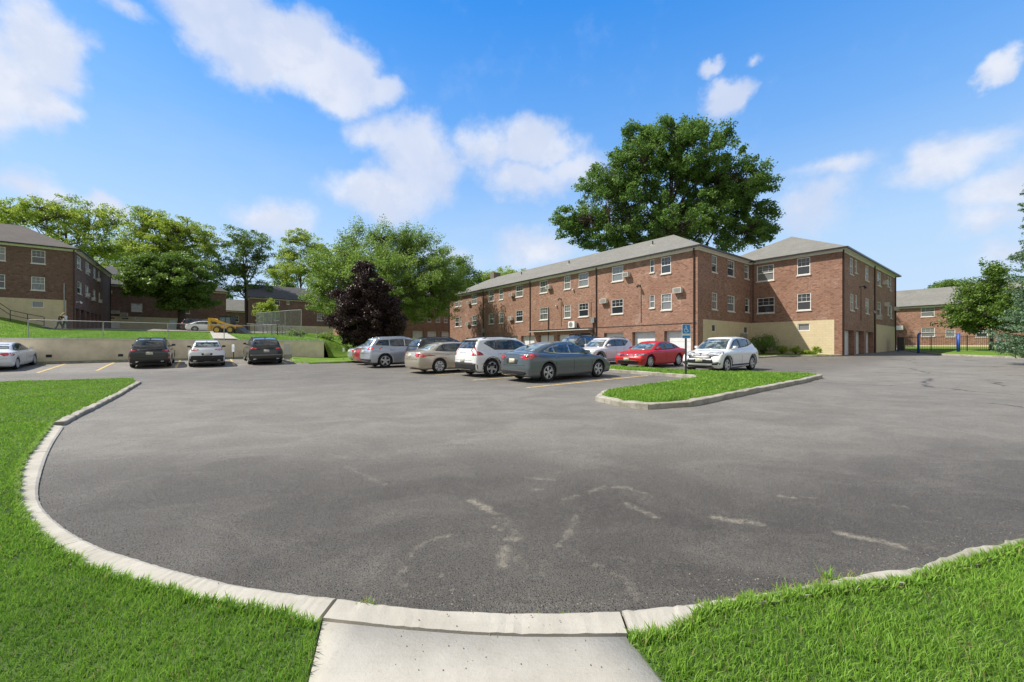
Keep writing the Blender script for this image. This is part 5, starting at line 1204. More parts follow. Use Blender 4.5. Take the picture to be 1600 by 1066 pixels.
def shell(key, s, h=.036):
    if key in SHELLS: return SHELLS[key]
    L, W, H = s['L'], s['W'], s['H']
    xs = np.arange(-L/2-.12, L/2+.14, h); ys = np.arange(-W/2-.10, W/2+.12, h); zs = np.arange(.06, H+.14, h)
    fx = np.arange(-L/2-.5, L/2+.5, .02); fz = np.arange(0, H+.4, .02); FX, FZ = np.meshgrid(fx, fz, indexing='ij')
    dl = sd_poly(s['low'], FX, FZ); dg = sd_poly(s['green'], FX, FZ)
    X, Y, Z = np.meshgrid(xs, ys, zs, indexing='ij'); A = np.abs(Y)/(W/2)
    def look(T, x, z):
        u = np.clip((x-fx[0])/.02, 0, len(fx)-2.001); v = np.clip((z-fz[0])/.02, 0, len(fz)-2.001); i = u.astype(int); j = v.astype(int); a = u-i; b = v-j
        return T[i, j]*(1-a)*(1-b)+T[i+1, j]*a*(1-b)+T[i, j+1]*(1-a)*b+T[i+1, j+1]*a*b
    endw = np.clip((np.abs(X)-L*.22)/(L*.28), 0, 1)
    Xl = X + np.sign(X)*endw*s.get('plan', .17)*A**2.6
    Xg = X + np.sign(X-s.get('gc', 0))*np.clip(np.abs(X-s.get('gc', 0))/1.2, 0, 1)*.13*A**2.2
    hw = W/2 - .045*np.clip((.5-Z)/.35, 0, 1.3)**2 - .15*np.clip((Z-.74)/.40, 0, 1.6)**2 - .06*np.clip(np.abs(X)/(L/2), 0, 1.1)**6
    for xw in (s['xf'], s['xr']): hw = hw + s.get('flare', .018)*np.exp(-((X-xw)/.42)**2)*np.clip((Z-.2)/.3, 0, 1)*np.clip((1.0-Z)/.2, 0, 1)
    hw = hw - .012*np.exp(-((Z-.42)/.10)**2)*np.exp(-(X/1.1)**4)
    hg = W/2 - .115 - (Z-s['belt'])*s.get('tum', .40) - .05*np.clip(np.abs(X-s.get('gc', 0))/2, 0, 1)**2
    # gentle crown of the hood, boot and roof
    low = smax(look(dl, Xl, Z+.05*A**2), np.abs(Y)-hw, s.get('k', .085)); gr_ = smax(look(dg, Xg, Z+.055*A**2), np.abs(Y)-hg, .09)
    body = smin(low, gr_, .035)
    for xw in (s['xf'], s['xr']): body = np.maximum(body, -np.maximum(np.hypot(X-xw, Z-s['r'])-(s['r']+s.get('gap', .045)), (W/2-.34)-np.abs(Y)))
    V, Q = surface_nets(body, (xs[0], ys[0], zs[0]), h)
    SHELLS[key] = (V, Q, Shell(V, Q)); return SHELLS[key]
def place(root, b, a, head):       # head = heading angle in the world; sit on the sloping ground
    x, y = W2(b, a); c, s_ = math.cos(head), math.sin(head)
    zf = root.get('_zf'); f = hill if zf else lot
    g = lambda u, v: float(f(x+c*u-s_*v, y+s_*u+c*v))
    dx = (g(1.4, 0)-g(-1.4, 0))/2.8; dy = (g(0, .8)-g(0, -.8))/1.6
    X = Vector((c, s_, dx)).normalized(); Yv = Vector((-s_, c, dy)).normalized(); Zv = X.cross(Yv).normalized(); Yv = Zv.cross(X)
    m = Matrix((X, Yv, Zv)).transposed().to_4x4(); m.translation = (x, y, (g(1.4, 0)+g(-1.4, 0))/2+.008); root.matrix_world = m
def car(name, label, s, b, a, head, paint_m, group='cars parked in the lot', cat='car', onhill=False, key=None, wheels='five', extra=None):
    L, W, H = s['L'], s['W'], s['H']; V, Q, sh = shell(key, s)
    root = empty(name, (0, 0, 0), 0, label, cat, group)
    if onhill: root['_zf'] = 1
    place(root, b, a, head)
    if onhill: del root['_zf']
    bo = np_mesh('body', V, Q, paint_m, root, None, True)
    def P(nm, mat, *patches, off=.006, parent=None, step=.09):
        mb = MB()
        for poly, ax_ in patches: sh.patch(mb, poly, ax_, off, step)
        if not mb.f: return None
        me = bpy.data.meshes.new(nm); me.from_pydata(mb.v, [], mb.f); me.materials.append(M[mat] if isinstance(mat, str) else mat); me.shade_smooth()
        o = bpy.data.objects.new(nm, me); COL.objects.link(o); o.parent = parent or root; return o
    mir = lambda q: [(-x, z) for x, z in q]
    # underside
    u = MB(); u.box(-L/2+.35, L/2-.35, -W/2+.22, W/2-.22, .17, .42); u.build('underbody', M['clad'], root)
    for sgn, ax_ in ((1, 'L'), (-1, 'R')):
        d = s['dlo']; xs_ = [q[0] for q in d]; cuts = [min(xs_)-.01]+list(s['pillars'])+[max(xs_)+.01]
        P('window_trim', s.get('trimmat', 'clad'), (grow(d, .022), ax_), off=.003)
        for i in range(len(cuts)-1):
            q = pclip(d, cuts[i]+.022, cuts[i+1]-.022)
            if len(q) > 2: P('side_window', 'cglass', (q, ax_), off=.008)
        # door gaps
        for x in s['seams']:
            zt_ = s['belt']-.03; P('door_gap', 'seam', ([(x-.007, .34), (x+.007, .34), (x+.007+x*0, zt_), (x-.007, zt_)], ax_), off=.002, step=.12)
        for x in s['handles']: 
            h = sh.cast((x, s['belt']-.12), ax_)[0]
            if h is not None:
                mb = MB(); mb.tube([(h.x-.09, h.y-.005*sgn, h.z), (h.x-.06, h.y+.03*sgn, h.z+.004), (h.x+.06, h.y+.03*sgn, h.z+.006), (h.x+.09, h.y-.005*sgn, h.z+.002)], .014, 6); mb.build('door_handle', s.get('hmat', paint_m) if not isinstance(s.get('hmat', paint_m), str) else M[s['hmat']], root, True)
        # mirrors
        mx, mz = s['mirror']; h = sh.cast((mx, mz-.06), ax_)[0]
        if h is not None:
            mb = MB(); cy = h.y+sgn*.13
            ring = [[(mx+dx_, cy+sgn*dy_, mz+dz_) for dx_, dy_, dz_ in ((-.06, -.10, -.05), (-.06, .10, -.04), (-.06, .09, .07), (-.06, -.08, .075))],
                    [(mx+dx_, cy+sgn*dy_, mz+dz_) for dx_, dy_, dz_ in ((.05, -.09, -.055), (.05, .07, -.045), (.04, .06, .06), (.04, -.07, .065))],
                    [(mx+dx_, cy+sgn*dy_, mz+dz_) for dx_, dy_, dz_ in ((.10, -.05, -.03), (.10, .03, -.02), (.09, .02, .03), (.09, -.03, .035))]]
            vs = [p for r_ in ring for p in r_]; fs = [(0, 1, 2, 3), (8, 9, 10, 11)]+[(i*4+j, i*4+(j+1) % 4, i*4+4+(j+1) % 4, i*4+4+j) for i in range(2) for j in range(4)]
            mb.add(vs, fs); mb.tube([(mx, h.y-sgn*.02, mz-.06), (mx, cy-sgn*.03, mz-.03)], .03, 6); mb.build('mirror', s.get('mmat') and M[s['mmat']] or paint_m, root)
        if 'arch' in s:
            for xw in (s['xf'], s['xr']):
                r0, r1 = s['r']+s.get('gap', .045)+.014, s['r']+s.get('gap', .045)+s['arch']+.012
                an = [R(t) for t in range(-14, 195, 10)]; q = [(xw+math.cos(t)*r1, s['r']+math.sin(t)*r1) for t in an]+[(xw+math.cos(t)*r0, s['r']+math.sin(t)*r0) for t in an[::-1]]
                q = [(x, max(z, .2)) for x, z in q]; P('wheel_arch', 'clad', (q, ax_), off=.005)
        if 'sill' in s:
            P('sill', 'clad', ([(s['xr']+s['r']+.06, .17), (s['xf']-s['r']-.06, .17), (s['xf']-s['r']-.10, s['sill']), (s['xr']+s['r']+.10, s['sill'])], ax_), off=.004)
        if 'rails' in s:
            x0, x1 = s['rails']; pts = []
            for k in range(7):
                x = x0+(x1-x0)*k/6; h = sh.cast((x, sgn*s.get('raily', .56)), 'top')[0]; pts.append((x, sgn*s.get('raily', .56), h.z+(.045 if 0 < k < 6 else -.01)))
            mb = MB(); mb.tube(pts, .018, 6); mb.build('roof_rail', M[s.get('railmat', 'clad')], root, True)
    Wf = s['wind']; P('windshield', 'cglass_clear', (Wf, 'front'), off=.006); P('rear_window', s.get('rglass', 'cglass'), (s['rearg'], 'back'), off=.006)
    for sg in (1, -1):
        tb = [[(sg*y, z) for y, z in q] for q in s.get('tailb', [])]; ts = s.get('tails', [])
        P('taillight', 'tail', *[(q, 'back') for q in tb], *[(q, 'L' if sg > 0 else 'R') for q in ts], off=.008)
        hb_ = [[(sg*y, z) for y, z in q] for q in s.get('headf', [])]; hs__ = s.get('heads', [])
        P('headlight', 'head', *[(q, 'front') for q in hb_], *[(q, 'L' if sg > 0 else 'R') for q in hs__], off=.008)
    for nm, mat, ax_, polys, off in s.get('bits', []): P(nm, mat, *[(q, ax_) for q in polys], off=off)
    pz = s.get('platez', .82)
    P('license_plate', 'plate', ([(-.155, pz-.078), (.155, pz-.078), (.155, pz+.078), (-.155, pz+.078)], 'back'), off=.014, step=.2)
    if s.get('fplate'): P('license_plate', 'plate', ([(-.155, s['fplate']-.078), (.155, s['fplate']-.078), (.155, s['fplate']+.078), (-.155, s['fplate']+.078)], 'front'), off=.02, step=.2)
    for xw in (s['xf'], s['xr']):
        for sg in (1, -1): add_wheel(root, xw, sg*(W/2-.125), s['r'], .225, wheels)
    if extra: extra(root, sh, P, paint_m)
    return root
def grow(P, d):
    P = [Vector(p) for p in P]; n = len(P); ar = sum(P[i].x*P[(i+1) % n].y-P[(i+1) % n].x*P[i].y for i in range(n)); s = 1 if ar < 0 else -1; out = []
    for i in range(n):
        e1 = (P[i]-P[i-1]).normalized(); e2 = (P[(i+1) % n]-P[i]).normalized(); n1, n2 = Vector((-e1.y, e1.x))*s, Vector((-e2.y, e2.x))*s; m_ = (n1+n2).normalized(); out.append(tuple(P[i]+m_*d/max(.5, m_.dot(n1))))
    return out
bar = lambda y0, y1, z0, z1: [(y0, z0), (y1, z0), (y1, z1), (y0, z1)]
# --- sedan with fastback (grey)
S_grey = dict(L=4.64, W=1.82, H=1.45, xf=1.40, xr=-1.31, r=.335, belt=.98, tum=.47, k=.09, gc=-.3,
  low=[(-2.30,.26),(-2.33,.52),(-2.30,.80),(-2.24,1.02),(-2.12,1.075),(-1.6,1.06),(-.6,1.0),(.6,.98),(1.15,.96),(1.75,.86),(2.12,.74),(2.28,.60),(2.31,.40),(2.24,.22),(0,.17),(-2.0,.2)],
  green=[(-2.05,.9),(-2.02,1.06),(-1.45,1.27),(-.85,1.40),(-.25,1.452),(.25,1.42),(.75,1.24),(1.28,.93)],
  dlo=[(-1.38,1.10),(-1.02,1.235),(-.6,1.315),(-.15,1.345),(.25,1.31),(.6,1.17),(.93,.99),(.3,.985),(-.6,1.01),(-1.1,1.05)], pillars=(-.93, -.12), seams=(-.95, -.02, .98), handles=(-.85, .12), mirror=(.74, 1.03),
  wind=[(-.66,.99),(.66,.99),(.52,1.32),(-.52,1.32)], rearg=[(-.60,1.12),(.60,1.12),(.47,1.36),(-.47,1.36)], rglass='cglass_clear',
  tailb=[[(.38,.885),(.62,.95),(.88,1.0),(.90,.90),(.78,.80),(.60,.84)]], tails=[[(-2.34,.86),(-2.2,.99),(-1.9,.99),(-1.72,.96),(-1.95,.90),(-2.15,.82)]],
  headf=[[(.45,.66),(.85,.76),(.88,.68),(.6,.60)]], heads=[[(1.75,.74),(2.2,.70),(2.25,.62),(2.0,.64)]],
  bits=[('bumper_insert', 'clad', 'back', [[(-.62,.26),(.62,.26),(.72,.34),(.60,.42),(-.60,.42),(-.72,.34)]], .006), ('boot_lip', 'seam', 'back', [bar(-.78,.78,.985,.995)], .003), ('bumper_gap', 'seam', 'back', [bar(-.66,.66,.60,.61)], .003),
        ('plate_recess', 'clad', 'back', [[(-.30,.66),(.30,.66),(.34,.86),(-.34,.86)]], .003), ('grille', 'grille', 'front', [[(-.35,.35),(.35,.35),(.28,.66),(-.28,.66)]], .006)], platez=.76, fplate=.48, trimmat='chrome')
# --- compact crossover, white with black wheel arches, tall tail lamps
S_xc = dict(L=4.42, W=1.87, H=1.64, xf=1.37, xr=-1.33, r=.36, belt=1.07, tum=.36, k=.10, gc=-.4, flare=.03, arch=.06, sill=.34,
  low=[(-2.18,.30),(-2.22,.55),(-2.20,.90),(-2.13,1.12),(-1.5,1.12),(.9,1.05),(1.3,1.04),(1.9,.95),(2.12,.82),(2.18,.5),(2.12,.26),(0,.21),(-1.9,.24)],
  green=[(-2.16,1.0),(-2.08,1.24),(-1.86,1.56),(-1.3,1.625),(-.5,1.645),(.2,1.60),(.6,1.42),(1.12,1.0)],
  dlo=[(-1.56,1.38),(-1.42,1.46),(-.7,1.505),(-.1,1.50),(.30,1.42),(.80,1.11),(.1,1.11),(-1.12,1.13)], pillars=(-1.05, -.22), seams=(-1.02, -.15, .85), handles=(-.92, 0.0), mirror=(.60, 1.16),
  wind=[(-.70,1.06),(.70,1.06),(.58,1.50),(-.58,1.50)], rearg=[(-.68,1.17),(.68,1.17),(.58,1.46),(-.58,1.46)],
  tailb=[[(.60,.88),(.84,.88),(.86,1.02),(.72,1.00)]], tails=[[(-2.05,1.42),(-1.95,1.44),(-2.02,1.10),(-1.80,1.00),(-1.74,.90),(-2.24,.88),(-2.22,1.0),(-2.14,1.12)]],
  headf=[[(.5,.80),(.84,.86),(.84,.72),(.55,.70)]],
  bits=[('bumper_insert', 'clad', 'back', [[(-.93,.28),(.93,.28),(.93,.56),(.60,.60),(-.60,.60),(-.93,.56)]], .008), ('spoiler', 'clad', 'back', [[(-.60,1.46),(.60,1.46),(.56,1.53),(-.56,1.53)]], .02), ('tailgate_gap', 'seam', 'back', [bar(-.62,.62,.68,.69)], .003), ('grille', 'grille', 'front', [bar(-.45,.45,.5,.78)], .006)], platez=.68, rails=(-1.6, .1))
# --- beige family sedan
S_beige = dict(L=4.85, W=1.82, H=1.455, xf=1.45, xr=-1.29, r=.33, belt=.98, tum=.44, k=.10, gc=-.25,
  low=[(-2.36,.30),(-2.42,.55),(-2.40,.80),(-2.30,1.0),(-2.1,1.05),(-1.6,1.07),(-.6,1.0),(.8,.97),(1.2,.95),(1.9,.84),(2.28,.72),(2.40,.52),(2.34,.25),(0,.18),(-2.1,.22)],
  green=[(-1.98,.9),(-1.90,1.05),(-1.35,1.32),(-1.0,1.42),(-.35,1.455),(.2,1.42),(.7,1.24),(1.25,.93)],
  dlo=[(-1.42,1.05),(-1.18,1.25),(-.95,1.325),(-.4,1.355),(.15,1.33),(.5,1.2),(.92,.99),(.1,1.0),(-.8,1.02)], pillars=(-1.02, -.15), seams=(-1.0, -.08, .95), handles=(-.88, .05), mirror=(.72, 1.05),
  wind=[(-.66,.99),(.66,.99),(.54,1.33),(-.54,1.33)], rearg=[(-.64,1.12),(.64,1.12),(.52,1.36),(-.52,1.36)], rglass='cglass_clear',
  tailb=[[(.50,.86),(.88,.98),(.92,.80),(.66,.76)]], tails=[[(-2.44,.76),(-2.38,.97),(-2.20,.97),(-1.94,.79),(-2.1,.76)]],
  headf=[[(.45,.66),(.85,.78),(.88,.66),(.6,.58)]], bits=[('bumper_gap', 'seam', 'back', [bar(-.72,.72,.66,.672)], .003), ('boot_lip', 'seam', 'back', [bar(-.80,.80,.99,1.0)], .003), ('grille', 'grille', 'front', [bar(-.4,.4,.45,.66)], .006)], platez=.83, hmat='chrome', trimmat='clad')
# --- large silver estate-like suv
S_silver = dict(L=4.82, W=1.94, H=1.75, xf=1.50, xr=-1.41, r=.385, belt=1.12, tum=.34, k=.10, gc=-.4, flare=.03,
  low=[(-2.34,.38),(-2.40,.6),(-2.38,.95),(-2.28,1.15),(-1.5,1.16),(.9,1.14),(1.3,1.12),(2.1,1.04),(2.35,.90),(2.40,.55),(2.3,.3),(0,.26),(-2.1,.3)],
  green=[(-2.30,1.05),(-2.22,1.28),(-1.88,1.66),(-1.3,1.72),(-.4,1.755),(.2,1.71),(.6,1.54),(1.18,1.07)],
  dlo=[(-1.95,1.28),(-1.70,1.56),(-1.0,1.60),(-.2,1.62),(.22,1.58),(.5,1.44),(.84,1.20),(.2,1.20),(-1.0,1.22)], pillars=(-1.10, -.20), seams=(-1.08, -.1, .95), handles=(-.95, .05), mirror=(.66, 1.26),
  wind=[(-.72,1.13),(.72,1.13),(.60,1.60),(-.60,1.60)], rearg=[(-.68,1.26),(.68,1.26),(.60,1.56),(-.60,1.56)], rglass='cglass_clear',
  tailb=[[(.56,1.0),(.90,1.04),(.92,1.18),(.62,1.17)]], tails=[[(-2.38,1.0),(-2.30,1.16),(-2.02,1.15),(-2.06,1.04)]],
  headf=[[(.5,.86),(.88,.92),(.88,.78),(.5,.76)]], bits=[('bumper_insert', 'clad', 'back', [bar(-.90,.90,.36,.50)], .006), ('chrome_strip', 'chrome', 'back', [bar(-.45,.45,1.06,1.09)], .008), ('bumper_gap', 'seam', 'back', [bar(-.8,.8,.80,.812)], .003), ('grille', 'grille', 'front', [bar(-.5,.5,.76,.92)], .006)], platez=.90, rails=(-1.75, .1), railmat='chrome', trimmat='chrome', raily=.60)
# --- black suv with tail lamps set wide (left row)
S_black = dict(L=4.62, W=1.86, H=1.70, xf=1.38, xr=-1.32, r=.36, belt=1.10, tum=.36, k=.10, gc=-.4, flare=.02, arch=.05, sill=.34,
  low=[(-2.24,.34),(-2.30,.58),(-2.28,.95),(-2.18,1.15),(-1.5,1.16),(.9,1.08),(1.3,1.05),(1.95,.96),(2.22,.82),(2.30,.5),(2.2,.27),(0,.22),(-2,.27)],
  green=[(-2.22,1.02),(-2.12,1.28),(-1.86,1.61),(-1.3,1.68),(-.5,1.70),(.1,1.66),(.6,1.46),(1.18,1.03)],
  dlo=[(-1.82,1.26),(-1.6,1.50),(-.9,1.56),(-.1,1.56),(.25,1.49),(.84,1.14),(.1,1.14),(-1.0,1.16)], pillars=(-1.08, -.2), seams=(-1.05, -.1, .9), handles=(-.92, .03), mirror=(.62, 1.18),
  wind=[(-.70,1.08),(.70,1.08),(.58,1.55),(-.58,1.55)], rearg=[(-.74,1.19),(.74,1.19),(.60,1.53),(-.60,1.53)],
  tailb=[[(.52,1.03),(.90,1.07),(.92,.96),(.78,.92),(.56,.99)], [(.80,.50),(.90,.52),(.90,.64),(.82,.64)]], tails=[[(-2.28,.98),(-2.22,1.08),(-1.95,1.08),(-2.05,1.0)]],
  bits=[('bumper_insert', 'clad', 'back', [bar(-.93,.93,.32,.52)], .008), ('tailgate_strip', 'clad', 'back', [bar(-.52,.52,1.02,1.06)], .010), ('tailgate_gap', 'seam', 'back', [bar(-.70,.70,.62,.632)], .003), ('exhaust', 'chrome', 'back', [bar(.48,.60,.33,.40)], .012), ('exhaust', 'chrome', 'back', [bar(-.60,-.48,.33,.40)], .012)], platez=.86, rails=(-1.6, .1), mmat='clad')
# --- white rounded crossover (left row)
S_wcx = dict(L=4.40, W=1.80, H=1.58, xf=1.33, xr=-1.32, r=.345, belt=1.03, tum=.40, k=.13, gc=-.4, flare=.025, arch=.07, sill=.36, plan=.22,
  low=[(-2.10,.34),(-2.19,.60),(-2.16,.90),(-2.04,1.10),(-1.5,1.12),(.9,1.02),(1.2,1.0),(1.9,.90),(2.12,.76),(2.18,.5),(2.1,.26),(0,.21),(-1.9,.26)],
  green=[(-2.08,.98),(-1.95,1.22),(-1.66,1.46),(-1.2,1.54),(-.5,1.575),(.1,1.54),(.6,1.35),(1.15,.98)],
  dlo=[(-1.55,1.24),(-1.3,1.40),(-.7,1.44),(-.1,1.43),(.25,1.35),(.78,1.06),(0,1.08),(-1.0,1.10)], pillars=(-1.0, -.2), seams=(-1.0, -.1, .85), handles=(-.9, .03), mirror=(.60, 1.10),
  wind=[(-.66,1.02),(.66,1.02),(.52,1.44),(-.52,1.44)], rearg=[(-.66,1.20),(.66,1.20),(.52,1.42),(-.52,1.42)], rglass='cglass_clear',
  tailb=[[(.40,1.035),(.60,1.05),(.86,1.10),(.88,1.02),(.62,.99)]], tails=[[(-2.16,1.03),(-2.05,1.10),(-1.85,1.10),(-1.95,1.04)]],
  bits=[('bumper_insert', 'clad', 'back', [[(-.92,.32),(.92,.32),(.92,.60),(.76,.70),(-.76,.70),(-.92,.60)]], .008), ('spoiler', 'clad', 'back', [[(-.56,1.42),(.56,1.42),(.50,1.465),(-.50,1.465)]], .02), ('plate_recess', 'clad', 'back', [[(-.24,.72),(.24,.72),(.28,.84),(-.28,.84)]], .004), ('exhaust', 'chrome', 'back', [bar(.50,.66,.36,.42)], .012), ('exhaust', 'chrome', 'back', [bar(-.66,-.50,.36,.42)], .012)], platez=.78, mmat='clad')
# --- big dark suv (left row)
S_big = dict(L=4.93, W=1.98, H=1.75, xf=1.50, xr=-1.47, r=.38, belt=1.14, tum=.34, k=.11, gc=-.5, flare=.02,
  low=[(-2.38,.32),(-2.46,.58),(-2.42,.98),(-2.32,1.18),(-1.6,1.18),(.9,1.14),(1.3,1.12),(2.1,1.02),(2.38,.88),(2.45,.5),(2.35,.27),(0,.23),(-2.1,.26)],
  green=[(-2.34,1.08),(-2.24,1.30),(-1.95,1.64),(-1.4,1.72),(-.5,1.755),(.1,1.71),(.6,1.50),(1.2,1.07)],
  dlo=[(-1.95,1.28),(-1.72,1.54),(-1.0,1.61),(-.2,1.61),(.25,1.53),(.86,1.20),(.1,1.20),(-1.0,1.22)], pillars=(-1.2, -.22), seams=(-1.15, -.1, .95), handles=(-1.0, .03), mirror=(.64, 1.24),
  wind=[(-.72,1.12),(.72,1.12),(.60,1.60),(-.60,1.60)], rearg=[(-.78,1.24),(.78,1.24),(.66,1.56),(-.66,1.56)],
  tailb=[[(.50,1.08),(.94,1.14),(.96,1.02),(.56,1.02)]], tails=[[(-2.44,1.04),(-2.36,1.14),(-2.0,1.14),(-2.1,1.05)]],
  bits=[('chrome_strip', 'galv', 'back', [bar(-.88,.88,.62,.65)], .010), ('tailgate_gap', 'seam', 'back', [bar(-.8,.8,.74,.75), bar(-.82,.82,1.18,1.19)], .003), ('bumper_insert', 'clad', 'back', [bar(-.95,.95,.30,.46)], .008), ('exhaust', 'chrome', 'back', [bar(.56,.72,.34,.41)], .014), ('exhaust', 'chrome', 'back', [bar(-.72,-.56,.34,.41)], .014)], platez=.90, rails=(-1.7, .0), raily=.62)
# --- white compact sedan with large tail lamps (left edge)
S_civ = dict(L=4.50, W=1.75, H=1.44, xf=1.40, xr=-1.30, r=.32, belt=.96, tum=.47, k=.11, gc=-.1, plan=.22,
  low=[(-2.14,.28),(-2.24,.50),(-2.23,.80),(-2.14,.98),(-1.9,1.03),(-1.4,1.04),(-.5,.99),(.9,.95),(1.25,.92),(1.8,.80),(2.12,.66),(2.24,.45),(2.15,.22),(0,.18),(-2,.22)],
  green=[(-1.85,.9),(-1.75,1.04),(-1.2,1.30),(-.8,1.41),(-.2,1.44),(.3,1.38),(.8,1.18),(1.45,.88)],
  dlo=[(-1.25,1.06),(-1.0,1.25),(-.7,1.32),(-.2,1.34),(.2,1.29),(.55,1.16),(.98,.97),(.1,.98),(-.8,1.0)], pillars=(-.95, -.1), seams=(-.95, -.02, 1.0), handles=(-.85, .1), mirror=(.82, 1.02),
  wind=[(-.62,.98),(.62,.98),(.5,1.30),(-.5,1.30)], rearg=[(-.62,1.10),(.62,1.10),(.5,1.34),(-.5,1.34)], rglass='cglass_clear',
  tailb=[[(.36,.88),(.80,.96),(.86,.82),(.60,.76),(.50,.84)]], tails=[[(-2.24,.82),(-2.15,.94),(-1.98,.93),(-1.74,.80),(-1.95,.76)]], bits=[('bumper_gap', 'seam', 'back', [bar(-.7,.7,.62,.63)], .003)], platez=.80)
# --- white rounded crossover facing us
S_hrv = dict(L=4.33, W=1.79, H=1.605, xf=1.34, xr=-1.27, r=.34, belt=1.03, tum=.40, k=.10, gc=-.4, flare=.02, arch=.055, sill=.36,
  low=[(-2.08,.34),(-2.15,.6),(-2.12,.92),(-2.0,1.10),(-1.4,1.12),(.6,1.03),(1.05,1.03),(1.65,.96),(2.02,.84),(2.15,.64),(2.16,.42),(2.06,.24),(0,.21),(-1.9,.26)],
  green=[(-2.03,1.0),(-1.88,1.28),(-1.55,1.49),(-1.1,1.57),(-.4,1.605),(.2,1.57),(.65,1.38),(1.25,.99)],
  dlo=[(-1.62,1.28),(-1.35,1.43),(-.7,1.48),(-.1,1.47),(.25,1.39),(.86,1.06),(.1,1.08),(-1.0,1.16)], pillars=(-1.15, -.15), seams=(-1.0, -.08, .9), handles=(.03,), mirror=(.66, 1.10),
  wind=[(-.67,1.03),(.67,1.03),(.53,1.48),(-.53,1.48)], rearg=[(-.62,1.16),(.62,1.16),(.52,1.44),(-.52,1.44)],
  tailb=[[(.5,.95),(.84,1.05),(.86,.95),(.6,.86)]],
  headf=[[(.36,.80),(.62,.85),(.86,.93),(.90,.84),(.66,.745),(.40,.74)]], heads=[[(1.52,.93),(1.80,.90),(2.14,.80),(2.10,.74),(1.85,.77)]],
  bits=[('grille', 'grille', 'front', [[(-.62,.42),(.62,.42),(.50,.70),(.80,.84),(-.80,.84),(-.50,.70)]], .003), ('chrome_bar', 'galv', 'front', [bar(-.60,-.09,.775,.80), bar(.09,.60,.775,.80)], .012),
        ('fog_recess', 'clad', 'front', [[(.52,.36),(.84,.38),(.86,.46),(.78,.50),(.58,.48)]], .008), ('fog_recess', 'clad', 'front', [[(-.52,.36),(-.84,.38),(-.86,.46),(-.78,.50),(-.58,.48)]], .008),
        ('lower_intake', 'clad', 'front', [[(-.62,.25),(.62,.25),(.5,.34),(-.5,.34)]], .008), ('emblem', 'chrome', 'front', [bar(-.055,.055,.75,.85)], .026)], platez=.9, fplate=.56)
# --- red sedan facing us
S_red = dict(L=4.67, W=1.80, H=1.415, xf=1.42, xr=-1.31, r=.335, belt=.95, tum=.48, k=.09, gc=-.2,
  low=[(-2.24,.30),(-2.33,.56),(-2.30,.84),(-2.2,1.0),(-1.6,1.02),(-.5,.97),(.9,.94),(1.3,.93),(1.9,.84),(2.2,.74),(2.32,.55),(2.3,.38),(2.2,.22),(0,.18),(-2.1,.22)],
  green=[(-2.0,.88),(-1.9,1.02),(-1.4,1.24),(-.9,1.36),(-.3,1.415),(.2,1.38),(.7,1.2),(1.3,.90)],
  dlo=[(-1.45,1.06),(-1.1,1.22),(-.7,1.29),(-.25,1.315),(.2,1.27),(.5,1.15),(.92,.96),(.1,.965),(-.8,.99)], pillars=(-1.0, -.12), seams=(-.95, -.02, 1.0), handles=(-.85, .08), mirror=(.72, 1.02),
  wind=[(-.66,.96),(.66,.96),(.54,1.29),(-.54,1.29)], rearg=[(-.6,1.08),(.6,1.08),(.5,1.32),(-.5,1.32)],
  tailb=[[(.5,.82),(.86,.90),(.88,.78),(.5,.76)]],
  headf=[[(.44,.70),(.66,.73),(.88,.76),(.90,.69),(.62,.655),(.44,.66)]], heads=[[(1.72,.76),(2.1,.75),(2.3,.70),(2.2,.66),(1.95,.68)]],
  bits=[('grille', 'grille', 'front', [[(-.46,.60),(.46,.60),(.42,.70),(-.42,.70)]], .006), ('lower_intake', 'clad', 'front', [[(-.62,.25),(.62,.25),(.70,.38),(.40,.42),(-.40,.42),(-.70,.38)]], .008), ('emblem', 'chrome', 'front', [bar(-.05,.05,.66,.74)], .016)], platez=.8, fplate=.46)
# --- dark boxy suv with roof rack
S_box = dict(S_silver); S_box.update(L=4.80, H=1.80, belt=1.14, tum=.24, rails=None); S_box.pop('rails')
S_box['green'] = [(-2.30,1.05),(-2.26,1.35),(-2.1,1.72),(-1.5,1.78),(-.4,1.80),(.15,1.77),(.5,1.62),(1.05,1.08)]
S_box['wind'] = [(-.76,1.15),(.76,1.15),(.70,1.66),(-.70,1.66)]; S_box['fplate'] = .55
PW = paint('paint_white', (.80, .81, .82), 0, .3); PW2 = paint('paint_pearl', (.74, .73, .75), 0, .3); PB = paint('paint_black', (.012, .015, .022), 0, .25); PB2 = paint('paint_black_green', (.020, .024, .022), .2, .25)
PG = paint('paint_grey', (.10, .125, .140), .45, .3); PBe = paint('paint_beige', (.50, .45, .36), .45, .32); PS = paint('paint_silver', (.50, .54, .60), .5, .32); PR = paint('paint_red', (.50, .008, .012), .1, .35, .35); PR2 = paint('paint_dark_red', (.33, .03, .03), .1, .3)
PT = paint('paint_pale_teal', (.42, .50, .50), .3, .3); PD = paint('paint_dark', (.03, .03, .032), .2, .3)
HB = TH; HA = TH+math.pi/2; HmB = TH+math.pi         # headings
